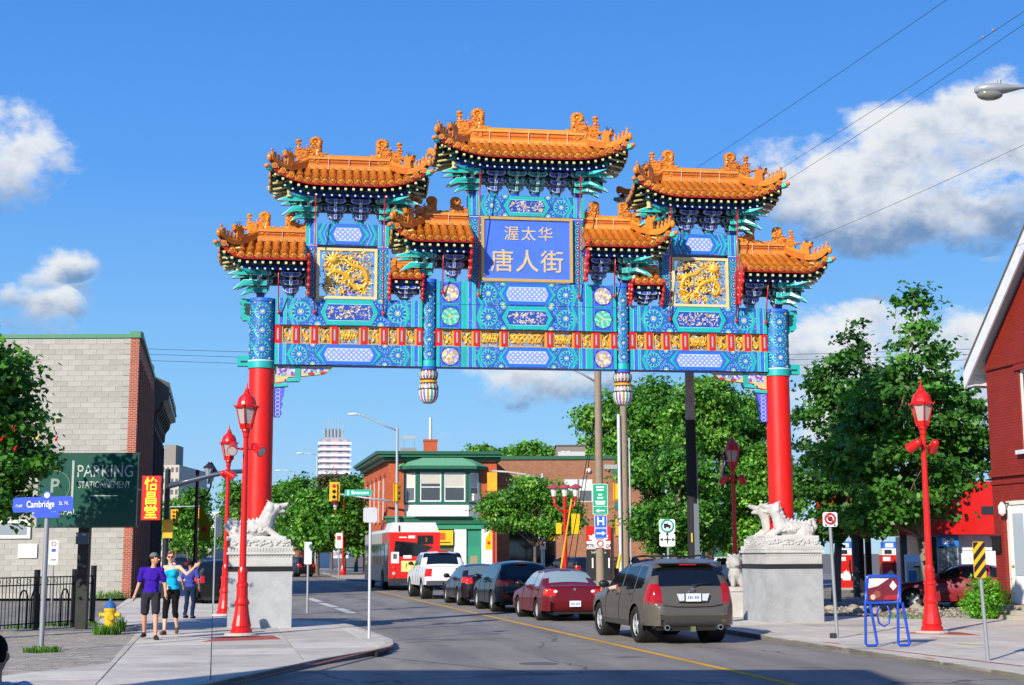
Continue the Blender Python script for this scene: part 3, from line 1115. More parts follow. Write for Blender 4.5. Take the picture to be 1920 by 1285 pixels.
# ---- far apartment tower
YE = 830.0
e0 = at(597, 1040, YE)
k_ = YE / FPX
WE = 55 * k_
HE = at(620, 824, YE).z
BE = thing('apartment_tower', 'white high rise apartment tower with red panels and roof aerials far off', 'building', (e0.x, YE, 0), ST * .6)
b = B('c4ccd4')
shell(b, WE, 26, HE, 'c4ccd4', '909aa4')
b.out('wall', 'matte', BE)
fl = 20
for i in range(fl):
    z = HE * (i + .12) / fl
    f = B('5d6a78')
    f.box(-.02, WE + .02, -.25, -.01, z + HE / fl * .46, z + HE / fl * .92, '8490a0')
    f.box(WE * .08, WE * .2, -.3, -.251, z + HE / fl * .4, z + HE / fl * .9, 'c09aa2')
    f.box(WE * .36, WE * .62, -.3, -.251, z + HE / fl * .4, z + HE / fl * .9, 'c49aa2')
    f.box(WE * .76, WE * .9, -.3, -.251, z + HE / fl * .4, z + HE / fl * .9, 'c09aa2')
    f.box(-.25, -.01, .5, 25, z + HE / fl * .46, z + HE / fl * .92, '909cac')
    f.out('window_band', 'paint', BE)
    if i > 9:
        f = B('dde3ea')
        f.box(-1, WE + 1, -1.6, -.3, z - .1, z + HE / fl * .42, 'd4dce6')
        f.box(-1.4, -.26, 1, 25, z - .1, z + HE / fl * .42, 'c0cad6')
        f.out('balcony', 'paint', BE)
b = B('8f98a2')
b.box(WE * .12, WE * .78, 6, 16, HE, HE + 6, '9aa4ae')
for i in range(9):
    x = WE * (.1 + i * .085)
    b.cyl((x, 7, HE + 4), (x, 7, HE + 9 + (i * 37 % 7)), .22, .15, 5, 'aab4be')
for i in range(5):
    b.box(WE * (.15 + .12 * i), WE * (.15 + .12 * i) + .7, 5.6, 6, HE + 2, HE + 7, '6a747e')
b.out('roof_aerials', 'galv', BE)

# ---- distant street buildings at the left
def far_block(label, px0, px1, pyt, Y, col, dep=20, rows=5, win='4a5560', cols=4, rz=0, name='distant_building'):
    a = at(px0, 1040, Y)
    W_ = at(px1, 1040, Y).x - a.x
    H_ = at((px0 + px1) / 2, pyt, Y).z
    t = thing(name, label, 'building', (a.x, Y, 0), rz)
    b = B(col)
    shell(b, W_, dep, H_, col, '77736c')
    b.out('wall', 'matte', t)
    for j in range(rows):
        for i in range(cols):
            x = W_ * (i + .25) / cols
            z = H_ * (j + .35) / rows
            B(win).box(x, x + W_ * .5 / cols, -.06, -.01, z, z + H_ * .42 / rows).out('window', 'glass', t)
    return t, W_, H_
t, W_, H_ = far_block('tall beige apartment block showing above the dark shop on the left', 288, 331, 872, 260, 'b8b0a4', 24, 9, '5d6468', 5)
B('8a857c').box(W_ * .1, W_ * .6, 4, 10, H_, H_ + 4).out('penthouse', 'matte', t)
far_block('lower cream apartment block with brown ground floors beyond the red Chinese sign', 318, 346, 905, 330, 'c4bcae', 24, 8, '6a6f70', 4)
far_block('white mid rise building at the far end of the street', 394, 424, 960, 620, 'd6d8da', 40, 6, '7a848e', 5)
far_block('narrow dark slab beside the white mid rise at the far end', 417, 428, 966, 600, '5a5650', 40, 6, '3a3f44', 2)
far_block('pale row of shops low at the end of the left street', 350, 396, 990, 420, 'a89c8c', 30, 3, '5a5c5c', 6)
t, W_, H_ = far_block('brick house with a white gable roof behind the roadside trees', 531, 566, 985, 190, '9a5a44', 14, 2, '5a5a58', 3, name='brick_house')
B('8d4a36').prism([(-.3, H_), (W_ + .3, H_), (W_ * .5, H_ + 2.2)], .0, 14, 'y', '8d4a36', 'c8ccd0').out('roof', 'matte', t)
far_block('low white garage behind the trees near the white gable', 566, 600, 985, 200, 'c8ccce', 14, 1, '6a7076', 2, name='garage')

# ---- painted red brick house at the right edge, gable to the street
f0 = G(1873, 1155, SW)
BR = thing('red_house', 'red painted brick house with steep white bargeboards and a white door at the right edge', 'house', f0, -PI / 2 + ST)
# local x runs towards the camera along the wall, +y is away from the street
LH = 9.0
def lx(px):
    return 39.2 / math.cos(ST) * (1 - (1873 - 400) / (px - 400)) * 1.0
He = 7.02
apex = He + 4.5 * .974
b = B()
hs = [(.62, 1.62, .35, 3.1), (1.62, 2.7, 4.4, 6.55)]
xs = [0, *[h for q in hs for h in q[:2]], LH]
holes_wall(b, LH, He, hs, '8a2018', .16, 0, '7a1c14')
b.add([(0, 0, He), (LH, 0, He), (LH / 2, 0, apex)], [(0, 1, 2)])
b.add([(0, 0, 0), (0, 12, 0), (0, 12, He), (0, 0, He)], [(3, 2, 1, 0)])
b.add([(LH, 0, 0), (LH, 12, 0), (LH, 12, He), (LH, 0, He)], [(0, 1, 2, 3)])
b.out('wall', 'brick_painted', BR)
b = B('7f1e16')
for (z, hgt, y) in ((3.75, .14, .09), (3.55, .09, .05), (6.72, .1, .07)):
    b.box(.02, LH, -y, -.002, z, z + hgt)
b.box(.0, .5, -.06, -.002, 0, .7)
b.box(.45, .61, -.07, -.002, .35, 3.3)
b.box(1.5, 2.8, -.07, -.002, 6.55, 6.7)
b.out('brick_band', 'brick_painted', BR)
sl = .974
ov, fo = .52, .4
def rake(o_, z_):
    return [(-ov, He - ov * sl + z_), (LH / 2, apex + z_), (LH + ov, He - ov * sl + z_)]
for (y0_, y1_, th, z_, c, nm, mt_) in ((-fo, -fo + .05, .46, .1, 'd6dade', 'bargeboard', 'paint'), (-fo + .02, 12.5, .14, .28, '5a5450', 'roof', 'matte'), (-fo + .052, 12.4, .05, .12, 'b9bcc0', 'soffit', 'paint')):
    t = B(c)
    top_ = rake(0, z_ + .12)
    bot = [(x, z - th) for x, z in top_]
    t.prism([top_[0], top_[1], bot[1], bot[0]], y0_, y1_, 'y')
    t.prism([top_[1], top_[2], bot[2], bot[1]], y0_, y1_, 'y')
    t.out(nm, mt_, BR)
t = B('c4c8cc')
t.box(-ov, 0, -fo + .06, 12.3, He - ov * sl - .2, He - ov * sl - .16)
t.box(-ov - .04, -ov, -fo + .06, 12.3, He - ov * sl - .2, He - ov * sl + .2, 'd0d4d8')
t.out('eave_board', 'paint', BR)
d = B('d8d4c8')
d.box(.62, .74, .02, .14, .35, 3.1)
d.box(1.5, 1.62, .02, .14, .35, 3.1)
d.box(.74, 1.5, .02, .14, 2.98, 3.1)
d.box(.74, 1.5, .06, .12, .35, 2.97, 'e4e6e6')
do = d.out('door', 'paint', BR)
B('a8b4bc').box(.86, 1.38, .045, .058, 1.1, 2.75).out('pane', 'glass', do)
B('c8a040').sph((.8, .03, 1.35), .04, 8, 6).out('handle', 'metal', do)
sash(BR, hs[1][0], hs[1][1], 4.4, 6.55, .05, 'dcdcd8', .08, 1)
B('d4d8dc').box(hs[1][0] - .1, hs[1][1] + .1, -.16, -.0025, 4.29, 4.4).out('window_sill', 'paint', BR)
b = B('151515')
b.box(.1, .42, -.16, -.002, 1.75, 2.1)
b.box(.08, .44, -.18, -.001, 2.1, 2.16)
b.out('mailbox', 'paint', BR)
b = B('e0e0dc')
b.lathe([(.03, -.16), (.09, -.1), (.1, .1), (.05, .18), (0, .22)], 10, (.78, -.2, 2.85))
b.box(.76, .8, -.2, -.001, 3.0, 3.04, '2a2a2a')
b.out('porch_lantern', 'paint', BR)
b = B('a8a296')
for i in range(3):
    b.box(.3 - .12 * i, 2.4, -.35 - .33 * i, -.003 - .33 * i if i else -.003, -.05, .33 - .11 * i)
b.out('door_step', 'concrete', BR)

# ---- filling station: shop with red fascia, pumps, price sign
YS = 60.0
s0 = at(1776, 1040, YS)
ws = at(1960, 1040, YS).x - s0.x
BS = thing('station_shop', 'white filling station shop with a broad red fascia behind the maple tree', 'shop', (s0.x, YS, 0), 0)
zf0, zf1 = at(1800, 1003, YS).z, at(1800, 905, YS).z
b = B('dcdfe2')
shell(b, ws, 8, zf0, 'dcdfe2', '888888')
for i in range(1, 4):
    b.box(0, ws, -.02, -.005, zf0 * i / 4 - .02, zf0 * i / 4 + .02, 'b8bcc0')
b.out('wall', 'paint', BS)
xl = at(1590, 1040, YS).x - s0.x
b = B('c81a14')
b.box(xl, ws, -.9, 6, zf0 + .004, zf1)
b.out('red_fascia', 'gloss', BS)
B('1c1e22').box(at(1829, 1000, YS).x - s0.x, at(1861, 1000, YS).x - s0.x, -.93, -.902, at(1800, 966, YS).z, at(1800, 951, YS).z).out('fascia_window', 'glass', BS)
for px in (1600, 1690):
    x = at(px, 1040, YS).x - s0.x
    B('3a3c40').box(x - .12, x + .12, -.5, -.26, 0, zf0).out('canopy_post', 'paint', BS)

def shed():
    Y = 82
    p = at(1343, 1040, Y)
    wd = at(1378, 1040, Y).x - p.x
    h = at(1360, 1000, Y).z
    t = thing('garden_shed', 'small green shed with a white corner door behind the street lamp', 'shed', (p.x, Y, 0), .2)
    b = B('3c6a50')
    b.box(0, wd * 1.1, 0, 2.5, 0, h)
    b.prism([(0, h), (wd * 1.1, h), (wd * .55, h + .75)], 0, 2.5, 'y')
    for i in range(7):
        b.box(-.01, wd * 1.1 + .01, -.02, -.004, .2 + i * h / 7, .22 + i * h / 7, '2f5a42')
    b.out('wall', 'paint', t)
    b = B('2a4a3c')
    for s in (0, 1):
        x0_, x1_ = (-.2, wd * .55) if s == 0 else (wd * 1.1 + .2, wd * .55)
        b.prism([(x0_, h - .1), (x1_, h + .8), (x1_, h + .92), (x0_, h + .02)], -.2, 2.7, 'y', '24443a')
    b.out('roof', 'matte', t)
    B('dadcda').box(wd * .62, wd * 1.0, -.05, -.021, 0, h * .85).out('door', 'paint', t)
shed()
# ================================================================ the gateway
ARCH = thing('ceremonial_gateway', 'tall painted Chinese gateway with nine orange tiled roofs spanning the street', 'gateway', (0.359, 35.95, SW), R_(8.22))
ARCH_M = Matrix.Translation((0.359, 35.95, SW)) @ Matrix.Rotation(R_(8.22), 4, 'Z')
TEAL, TEAL2, BLUE, BLUE2, NAVY, LAV, GOLD, CREAM, WHITE, RED, ORA = '17aaa6', '0f8f8c', '2866cc', '1d4aa4', '141c4c', 'a9a6dc', 'dba032', 'd8c491', 'e4e6e8', 'd6140a', 'c9741a'
PI = math.pi

def disc(b, x, z, r, y, col, n=14, clip=None, ph=0.0, rz=1.0):
    b.flat([(x + r * math.cos(2 * PI * i / n + ph), z + r * rz * math.sin(2 * PI * i / n + ph)) for i in range(n)], y, col, clip)

def rosette(b, x, z, r, y, clip=None, alt=False):
    a, c = (TEAL, BLUE) if not alt else (BLUE, TEAL)
    L = [(1.0, '5cc0bc'), (.95, a), (.84, BLUE2), (.66, a), (.5, BLUE2), (.42, c), (.3, '9bd8e8'), (.24, BLUE2), (.16, 'e8d470')]
    for i, (k, col) in enumerate(L):
        disc(b, x, z, r * k, y - .0008 * i, col, 16, clip)
    for i in range(12):
        t = 2 * PI * i / 12
        disc(b, x + .75 * r * math.cos(t), z + .75 * r * math.sin(t), r * .085, y - .009, '7fd8e0' if i % 2 else 'b8b4ea', 6, clip)
        disc(b, x + .58 * r * math.cos(t + .26), z + .58 * r * math.sin(t + .26), r * .075, y - .0095, '3552c8', 6, clip)

def chev(b, x, z0, z1, d, wd, y, col, clip=None):
    """a > shaped stripe; d > 0 points right"""
    zm = (z0 + z1) / 2
    b.flat([(x, z0), (x + wd, z0), (x + d + wd, zm), (x + d, zm)], y, col, clip)
    b.flat([(x, z1), (x + d, zm), (x + d + wd, zm), (x + wd, z1)][::-1] if True else 0, y, col, clip)

def hexa(cx, cz, a, h, p):
    return [(cx - a, cz - h), (cx + a, cz - h), (cx + a + p, cz), (cx + a, cz + h), (cx - a, cz + h), (cx - a - p, cz)]

def cartouche(b, cx, cz, a, h, p, y, style, rnd):
    o1, o2 = (TEAL, BLUE) if style != 'lattice' else (BLUE, TEAL)
    b.flat(hexa(cx, cz, a + .05, h, p + .13), y, BLUE2 if style != 'lattice' else TEAL)
    b.flat(hexa(cx, cz, a + .03, h, p + .06), y - .001, o1)
    b.flat(hexa(cx, cz, a, h * .66, p * .8), y - .002, '8fd8ee')
    b.flat(hexa(cx, cz, a, h * .62, p * .76), y - .003, BLUE2 if style != 'lattice' else 'b0a8e0')
    cl = hexa(cx, cz, a - .02, h * .56, p * .7)
    if style == 'lattice':
        s = .062
        n = int(a / s) + 2
        for i in range(-n, n + 1):
            for j in range(-3, 4):
                c = ('6fd0cc' if (i + j) % 2 else '8c90de')
                disc(b, cx + i * s, cz + j * s, s * .5, y - .004, c, 8, cl)
                disc(b, cx + i * s, cz + j * s, s * .24, y - .005, 'f0e8f0' if (i + j) % 2 else 'c85a8a', 5, cl)
        for i in range(-n, n + 1):
            for j in range(-3, 3):
                disc(b, cx + (i + .5) * s, cz + (j + .5) * s, s * .2, y - .0055, '4a58c8', 4, cl)
    else:
        for k in range(int(a * 230)):
            x, z = cx + rnd.uniform(-a - p * .5, a + p * .5), cz + rnd.uniform(-.5, .5) * h
            if abs(x - cx) > a + p * .1:
                continue
            r = rnd.uniform(.018, .036)
            t0 = rnd.uniform(0, 6.28)
            q = [(x + r * math.cos(t0 + t) * (1 + .5 * t / 3), z + r * math.sin(t0 + t)) for t in (0, .8, 1.6, 2.4, 3.2)]
            q += [(x + r * .45 * math.cos(t0 + t), z + r * .45 * math.sin(t0 + t)) for t in (3.0, 2.2, 1.4, .6)]
            b.flat(q if True else q, y - .004 - .00002 * k, ('d8c488', 'e6d9ae', 'cba652', 'b0a6d8')[k % 4], cl)

def paint_beam(name, u0, u1, z0, z1, y0, y1, style, seed, a=.0, ros=1):
    rnd = random.Random(seed)
    part_ = B(BLUE2).box(u0, u1, y0, y1, z0, z1).out(name, 'paint', ARCH)
    b = B()
    for side, yy in ((1, y0 - .004),):
        L, h, cx, cz = u1 - u0, (z1 - z0), (u0 + u1) / 2, (z0 + z1) / 2
        cl = [(u0, z0), (u1, z0), (u1, z1), (u0, z1)]
        b.rect(u0, u1, z0, z1, yy, '2462ae')
        a = a or L * .145
        # small florets over the ground colour
        for k in range(int(L * h * 90)):
            x, z = rnd.uniform(u0, u1), rnd.uniform(z0, z1)
            disc(b, x, z, .02, yy - .0005 - 1e-5 * k, ('6a7ee0', '24b0b0', '8c86d8')[k % 3], 5, cl)
        for sg in (-1, 1):
            e = u0 if sg < 0 else u1
            def X(d):
                return e - sg * d * 1.0
            for (d0, d1, c) in ((0, .09, TEAL), (.09, .105, '9cc4c8'), (.105, .2, BLUE), (.2, .212, '74b8d8'), (.212, .27, TEAL), (.27, .28, '9cc4c8')):
                if L < 1.8:
                    d0, d1 = d0 * .8, d1 * .8
                x0, x1 = sorted((X(d0), X(d1)))
                b.rect(x0, x1, z0, z1, yy - .0012, c)
            base = .3 if L > 1.8 else .2
            for (d, wd, c) in ((base + .0, .075, TEAL), (base + .075, .06, BLUE), (base + .135, .02, '74b8d8')):
                # points outward
                chev(b, X(d + .12) if sg > 0 else X(d + .12) - 0, z0, z1, sg * .12, -sg * wd, yy - .0014, c, cl)
            # flank rosettes
            f0 = base + .25
            f1 = L / 2 - a - .14
            if f1 - f0 > .3 and ros:
                r = h * .37
                rosette(b, X(f0 + r * .3), cz, r, yy - .002, cl)
                rosette(b, X(f0 + r * 2.0), z0 + .02, r * .85, yy - .002, cl, True)
                rosette(b, X(f0 + r * 2.0), z1 - .02, r * .85, yy - .002, cl, True)
                if f1 - f0 > .9:
                    rosette(b, X(f0 + r * 3.6), cz, r * .6, yy - .002, cl)
            elif ros:
                rosette(b, X((base + .16 + L / 2 - a - .05) / 2), cz, min(h * .3, .12), yy - .002, cl)
        cartouche(b, cx, cz, a, h / 2 - .015, .1, yy - .011, style, rnd)
    b.out('painted_motif', 'paint', part_)
    return part_

# ---- columns with painted sleeves
def wrap(b, cx, cy, r, z0, z1, zs, nx, rr):
    t = B()
    for k, z in enumerate(zs):
        for i in range(nx):
            t.v, t.f, t.c, t.sm = [], [], [], []
            rosette(t, 0, 0, rr, 0)
            ph = 2 * PI * (i + .0) / nx - PI / 2
            vs_ = []
            for (x, y, zz) in t.v:
                an = ph + x / r
                q = r + .004 - y
                vs_.append((cx + q * math.cos(an), cy + q * math.sin(an), z + zz))
            o = len(b.v)
            b.v += vs_
            b.f += [[j + o for j in f] for f in t.f]
            b.c += t.c
            b.sm += t.sm
            for dz in (-.5, .5):
                an = ph + PI / nx
                zc = z + dz * (zs[1] - zs[0] if len(zs) > 1 else .3)
                if z0 < zc < z1:
                    b.sph((cx + r * math.cos(an), cy + r * math.sin(an), zc), (.028, .028, .028), 6, 4, 'd8c060')

for sg in (-1, 1):
    u = 6.68 * sg
    c = part('column', ARCH)
    B(RED).cyl((u, 0, 1.0), (u, 0, 6.33), .315, .31, 40).out('column_shaft', 'paint', c)
    s = B('1c6cb4')
    s.cyl((u, 0, 6.33), (u, 0, 8.06), .322, .322, 40)
    s.cyl((u, 0, 6.30), (u, 0, 6.50), .34, .34, 40, TEAL)
    s.cyl((u, 0, 6.47), (u, 0, 6.50), .345, .345, 40, 'c8dcd8')
    s.cyl((u, 0, 7.98), (u, 0, 8.06), .345, .345, 40, BLUE)
    wrap(s, u, 0, .324, 6.5, 8.0, (6.77, 7.24, 7.71), 5, .205)
    s.out('painted_sleeve', 'paint', c)
    # pedestal under each column, square to the street
    pd = part('pedestal', ARCH)
    pd.location = (6.62 * sg, -.05, 0)
    pd.rotation_euler = (0, 0, R_(3.5))
    q = B('a9a9a7')
    q.box(-.75, .75, -.85, .85, -.05, 1.32, 'a3a6a8')
    q.box(-.745, .745, -.845, .845, 1.44, 1.72, 'b3b2ae')
    q.out('pedestal_block', 'stone', pd)
    B('1c1d1f').box(-.762, .762, -.862, .862, 1.323, 1.437).out('dark_band', 'stone', pd)
    q = B('b9b8b4')
    q.box(-.80, .80, -.90, .90, 1.722, 1.78)
    q.box(-.765, .765, -.865, .865, 1.782, 1.9)
    q.box(-.70, .70, -.80, .80, 1.9, 2.08)
    for i in range(22):
        x = -.72 + i * 1.44 / 21
        q.bx(x, -.865, 1.84, .04, .03, .07)
        q.bx(x, -.85, 1.68, .045, .02, .03)
    for i in range(24):
        y = -.82 + i * 1.64 / 23
        for s_ in (-1, 1):
            q.bx(.765 * s_, y, 1.84, .03, .04, .07)
    rnd = random.Random(5 + sg)
    for i in range(60):
        x = rnd.uniform(-.68, .68)
        q.sph((x, -.80, rnd.uniform(1.93, 2.06)), (.05, .03, .03), 6, 4)
        q.sph((-.70 if i % 2 else .7, rnd.uniform(-.75, .75), rnd.uniform(1.93, 2.06)), (.03, .05, .03), 6, 4)
    q.out('carved_cornice', 'stone', pd)
    # turquoise bracket heads sticking out beyond the column
    b = B(TEAL)
    k = sg
    pts = [(.3, 8.05), (.56, 8.07), (.58, 7.95), (.52, 7.92), (.57, 7.8), (.53, 7.68), (.56, 7.6), (.48, 7.5), (.40, 7.52), (.36, 7.44), (.3, 7.42)]
    b.prism([(u + k * x, z) for x, z in pts][::k], -.09, .09, 'y', TEAL, '12403f')
    b.prism([(u + k * (x - .1) if x > .35 else u + k * x, (z - 7.75) * .55 + 7.77) for x, z in pts][::k], -.1, -.092, 'y', '0b3b40', '0b3b40')
    b.out('beam_end_bracket', 'paint', c)
    b = B(TEAL)
    pts = [(.3, 6.36), (.6, 6.36), (.6, 6.62), (.3, 6.62)]
    b.prism([(u + k * x, z) for x, z in pts][::k], -.09, .09, 'y', TEAL, '12403f')
    b.prism([(u + k * x, z) for x, z in [(.36, 6.45), (.52, 6.45), (.52, 6.49), (.36, 6.49)]][::k], -.1, -.092, 'y', '0b3b40', '0b3b40')
    b.out('beam_end_bracket', 'paint', c)

# ---- hanging posts with lotus bud pendants
BUD = [TEAL, WHITE, 'b04848', 'e9eef2', '4a62d8', WHITE, 'd08a2a', WHITE]
for sg in (-1, 1):
    u = 2.51 * sg
    h = part('hanging_post', ARCH)
    s = B('1c6cb4')
    s.cyl((u, -.06, 6.45), (u, -.06, 8.66), .18, .18, 28)
    s.cyl((u, -.06, 6.40), (u, -.06, 6.56), .195, .195, 28, TEAL)
    s.cyl((u, -.06, 6.33), (u, -.06, 6.41), .2, .22, 28, BLUE)
    s.cyl((u, -.06, 8.56), (u, -.06, 8.66), .2, .2, 28, BLUE)
    wrap(s, u, -.06, .182, 6.55, 8.6, (6.72, 7.09, 7.46, 7.83, 8.2), 4, .15)
    s.out('painted_post', 'paint', h)
    b = B(WHITE)
    pet = ['c85040', '2fb5b0', 'd08a2a', '4a62d8']
    def ring(z0, z1, r0, r1, n, bulge=1.0):
        for i in range(n):
            t = 2 * PI * i / n
            for (dx, c, rr) in ((.42, WHITE, 0), (.30, pet[i % 4], .006), (.1, WHITE, .01)):
                pr = []
                dt = 2 * PI / n * dx
                V_ = []
                for (zz, rad, wk) in ((z0, r0, .55), ((z0 * .7 + z1 * .3), (r0 * .7 + r1 * .3) + .012, 1), ((z0 * .3 + z1 * .7), (r0 * .3 + r1 * .7) + .012, 1), (z1, r1, .55)):
                    sh = (1 - dx) * .12 * (z1 - z0)
                    zz = min(max(zz, min(z0, z1) + sh), max(z0, z1) - sh)
                    for e in (-1, 1):
                        V_.append((u + (rad + rr) * math.cos(t + e * dt * wk), -.06 + (rad + rr) * math.sin(t + e * dt * wk), zz))
                b.add(V_, [(0, 1, 3, 2), (2, 3, 5, 4), (4, 5, 7, 6)], c, True)
    b.lathe([(.2, 6.33), (.225, 6.28), (.235, 6.15), (.2, 6.06)], 32, (u, -.06, 0), '5a2a20')
    ring(6.08, 6.31, .218, .228, 16)
    b.lathe([(.2, 6.06), (.225, 6.045), (.225, 6.0), (.2, 5.985)], 32, (u, -.06, 0), GOLD)
    n = 32
    prof = [(0, 5.47), (.09, 5.475), (.16, 5.51), (.21, 5.57), (.245, 5.66), (.255, 5.75), (.25, 5.815)]
    b.lathe(prof, 48, (u, -.06, 0), None, lambda k, i: ['e8ecec', '30b4ae', '30b4ae', 'e8ecec', 'b2525a', 'b2525a', 'e8ecec', '6274dc', '6274dc', 'e8ecec', 'cf8420', 'cf8420'][(i) % 12])
    b.lathe([(.25, 5.815), (.262, 5.825), (.25, 5.835), (.235, 5.9), (.2, 5.985)], 32, (u, -.06, 0), '20242a')
    ring(5.83, 5.98, .25, .215, 16)
    b.out('lotus_pendant', 'gloss', h)

# ---- beams
for sg in (-1, 1):
    u0, u1 = sorted((sg * 6.37, sg * 2.69))
    paint_beam('beam', u0, u1, 6.40, 6.93, -.22, .22, 'lattice', 11 + sg)
    paint_beam('beam', u0, u1, 7.40, 8.08, -.22, .22, 'scroll', 21 + sg)
M_ = [('lattice', 6.40, 6.93), ('scroll', 7.38, 8.0), ('lattice', 8.01, 8.6)]
for i, (st, z0, z1) in enumerate(M_):
    p = paint_beam('beam', -1.62, 1.62, z0, z1, -.24, .2, st, 31 + i)
    for sg in (-1, 1):
        u0, u1 = sorted((sg * 1.622, sg * 2.33))
        pp = B('3450c4').box(u0, u1, -.238, .2, z0, z1).out('beam_end_panel', 'paint', ARCH)
        b = B()
        b.rect(u0, u1, z0, z1, -.242, TEAL)
        b.rect(u0 + .08, u1 - .08, z0, z1, -.243, '3a52c4')
        b.rect(u0 + .13, u1 - .13, z0, z1, -.244, TEAL)
        b.rect(u0 + .14, u1 - .14, z0 + .02, z1 - .02, -.245, '3c5ad0' if i != 1 else '2c50c8')
        cx, cz, r = (u0 + u1) / 2, (z0 + z1) / 2, min(z1 - z0, .54) * .46
        b.flat([(cx + r * (1 + .05 * math.cos(8 * t)) * math.cos(t), cz + r * (1 + .05 * math.cos(8 * t)) * math.sin(t)) for t in [2 * PI * q / 48 for q in range(48)]], -.246, '1c2a6a')
        disc(b, cx, cz, r * .9, -.247, '5fb8a0' if i == 1 else '8f94d4', 20)
        rnd = random.Random(77 + i + sg)
        if i != 1:
            for k in range(60):
                a_, q = rnd.uniform(0, 6.28), r * .82 * math.sqrt(rnd.random())
                disc(b, cx + q * math.cos(a_), cz + q * math.sin(a_), .028, -.248 - .00003 * k, ('d8c27a', 'ece0b0', 'b89448')[k % 3], 6)
        else:
            for k in range(3):
                for j in range(6 + 5 * k):
                    a_ = 2 * PI * j / (6 + 5 * k)
                    disc(b, cx + r * (.25 + .27 * k) * math.cos(a_), cz + r * (.25 + .27 * k) * math.sin(a_), .035, -.248 - .0002 * k, '4ea692' if j % 2 else '86d0b4', 8)
            disc(b, cx, cz, .04, -.25, 'd8b060', 8)
        b.out('medallion', 'paint', pp)

# ---- carved gold frieze between the beams
def swirl(b, rnd, x0, x1, z0, z1, n, y=-.1, cols=None, amp=1.0):
    cols = cols or ['e3a92e', 'f0c04a', 'd2901c', 'f6d680']
    for k in range(n):
        cx, cz = rnd.uniform(x0 + .04, x1 - .04), rnd.uniform(z0 + .04, z1 - .04)
        r = rnd.uniform(.03, .075) * amp
        t0, t1 = rnd.uniform(0, 6.28), rnd.uniform(3, 6.5) * rnd.choice((-1, 1))
        pts = []
        for i in range(9):
            t = t0 + t1 * i / 8
            q = r * (1.25 - .1 * i)
            pts.append((min(max(cx + q * math.cos(t), x0 + .01), x1 - .01), y + rnd.uniform(-.02, .02), min(max(cz + q * math.sin(t), z0 + .01), z1 - .01)))
        rr = rnd.uniform(.010, .018) * (amp ** .5)
        b.tube(pts, [rr * (1 - .07 * i) for i in range(9)], 5, cols[k % len(cols)])

def frieze(u0, u1, z0, z1, widths, seed):
    rnd = random.Random(seed)
    tot = sum(widths)
    x = u0
    pw = .15
    L = (u1 - u0 - pw)
    for i in range(len(widths) + 1):
        p = B(RED).box(x, x + pw, -.2, .2, z0 + .001, z1 - .001)
        p.box(x + .045, x + pw - .045, -.206, -.201, z0 + .08, z1 - .08, '3a3f52')
        p.box(x + .055, x + pw - .055, -.209, -.2065, z0 + .09, z1 - .09, 'b4b6bc')
        for k in range(5):
            p.sph((x + pw / 2, -.21, z0 + .12 + k * (z1 - z0 - .24) / 4), (.012, .008, .016), 5, 4, '7a84a8')
        p.out('frieze_post', 'gloss', ARCH)
        if i == len(widths):
            break
        a = x + pw
        b_ = x + L * widths[i] / tot
        f = B('c8963e')
        t = .05
        f.box(a, a + t, -.17, .17, z0 + .002, z1 - .002)
        f.box(b_ - t, b_, -.17, .17, z0 + .002, z1 - .002)
        f.box(a + t, b_ - t, -.17, .17, z0 + .002, z0 + .03)
        f.box(a + t, b_ - t, -.17, .17, z1 - .03, z1 - .002)
        fr = f.out('frieze_frame', 'paint', ARCH)
        g = B()
        X0, X1, Z0, Z1 = a + t, b_ - t, z0 + .03, z1 - .03
        n = int((X1 - X0) * 75)
        swirl(g, rnd, X0, X1, Z0, Z1, n // 2, -.03, ['b8c8dc', '4a64b0', '8aa8d0', '24356e'])
        g.out('cloud_relief', 'paint', fr)
        g = B()
        swirl(g, rnd, X0, X1, Z0, Z1, n, -.1)
        m = int((X1 - X0) / .22) + 1
        for k in range(m):
            cx = X0 + (k + .5) * (X1 - X0) / m
            pts = [(cx + .1 * math.sin(i * .9 + k) * min(1, (X1 - X0) * 3), -.13, Z0 + (Z1 - Z0) * (.1 + .8 * i / 7)) for i in range(8)]
            if X1 - X0 > .4:
                pts = [(X0 + (X1 - X0) * (.06 + .88 * (i / 9)), -.13, (Z0 + Z1) / 2 + .12 * math.sin(i * 1.5 + k * 2)) for i in range(10)]
            g.tube([(min(max(p[0], X0 + .02), X1 - .02), p[1], p[2]) for p in pts], [.03 - .0015 * i for i in range(len(pts))], 6, 'eab43a')
        g.out('gold_relief', 'gold', fr)
        x = b_
for sg in (-1, 1):
    u0, u1 = sorted((sg * 6.37, sg * 2.68))
    frieze(u0, u1, 6.932, 7.398, [1, 1, 1.12, 1.62, 1.12, 1, 1], 50 + sg)
frieze(-2.35, 2.35, 6.932, 7.378, [1, 1.05, 1.5, 2.5, 1.5, 1.05, 1], 60)

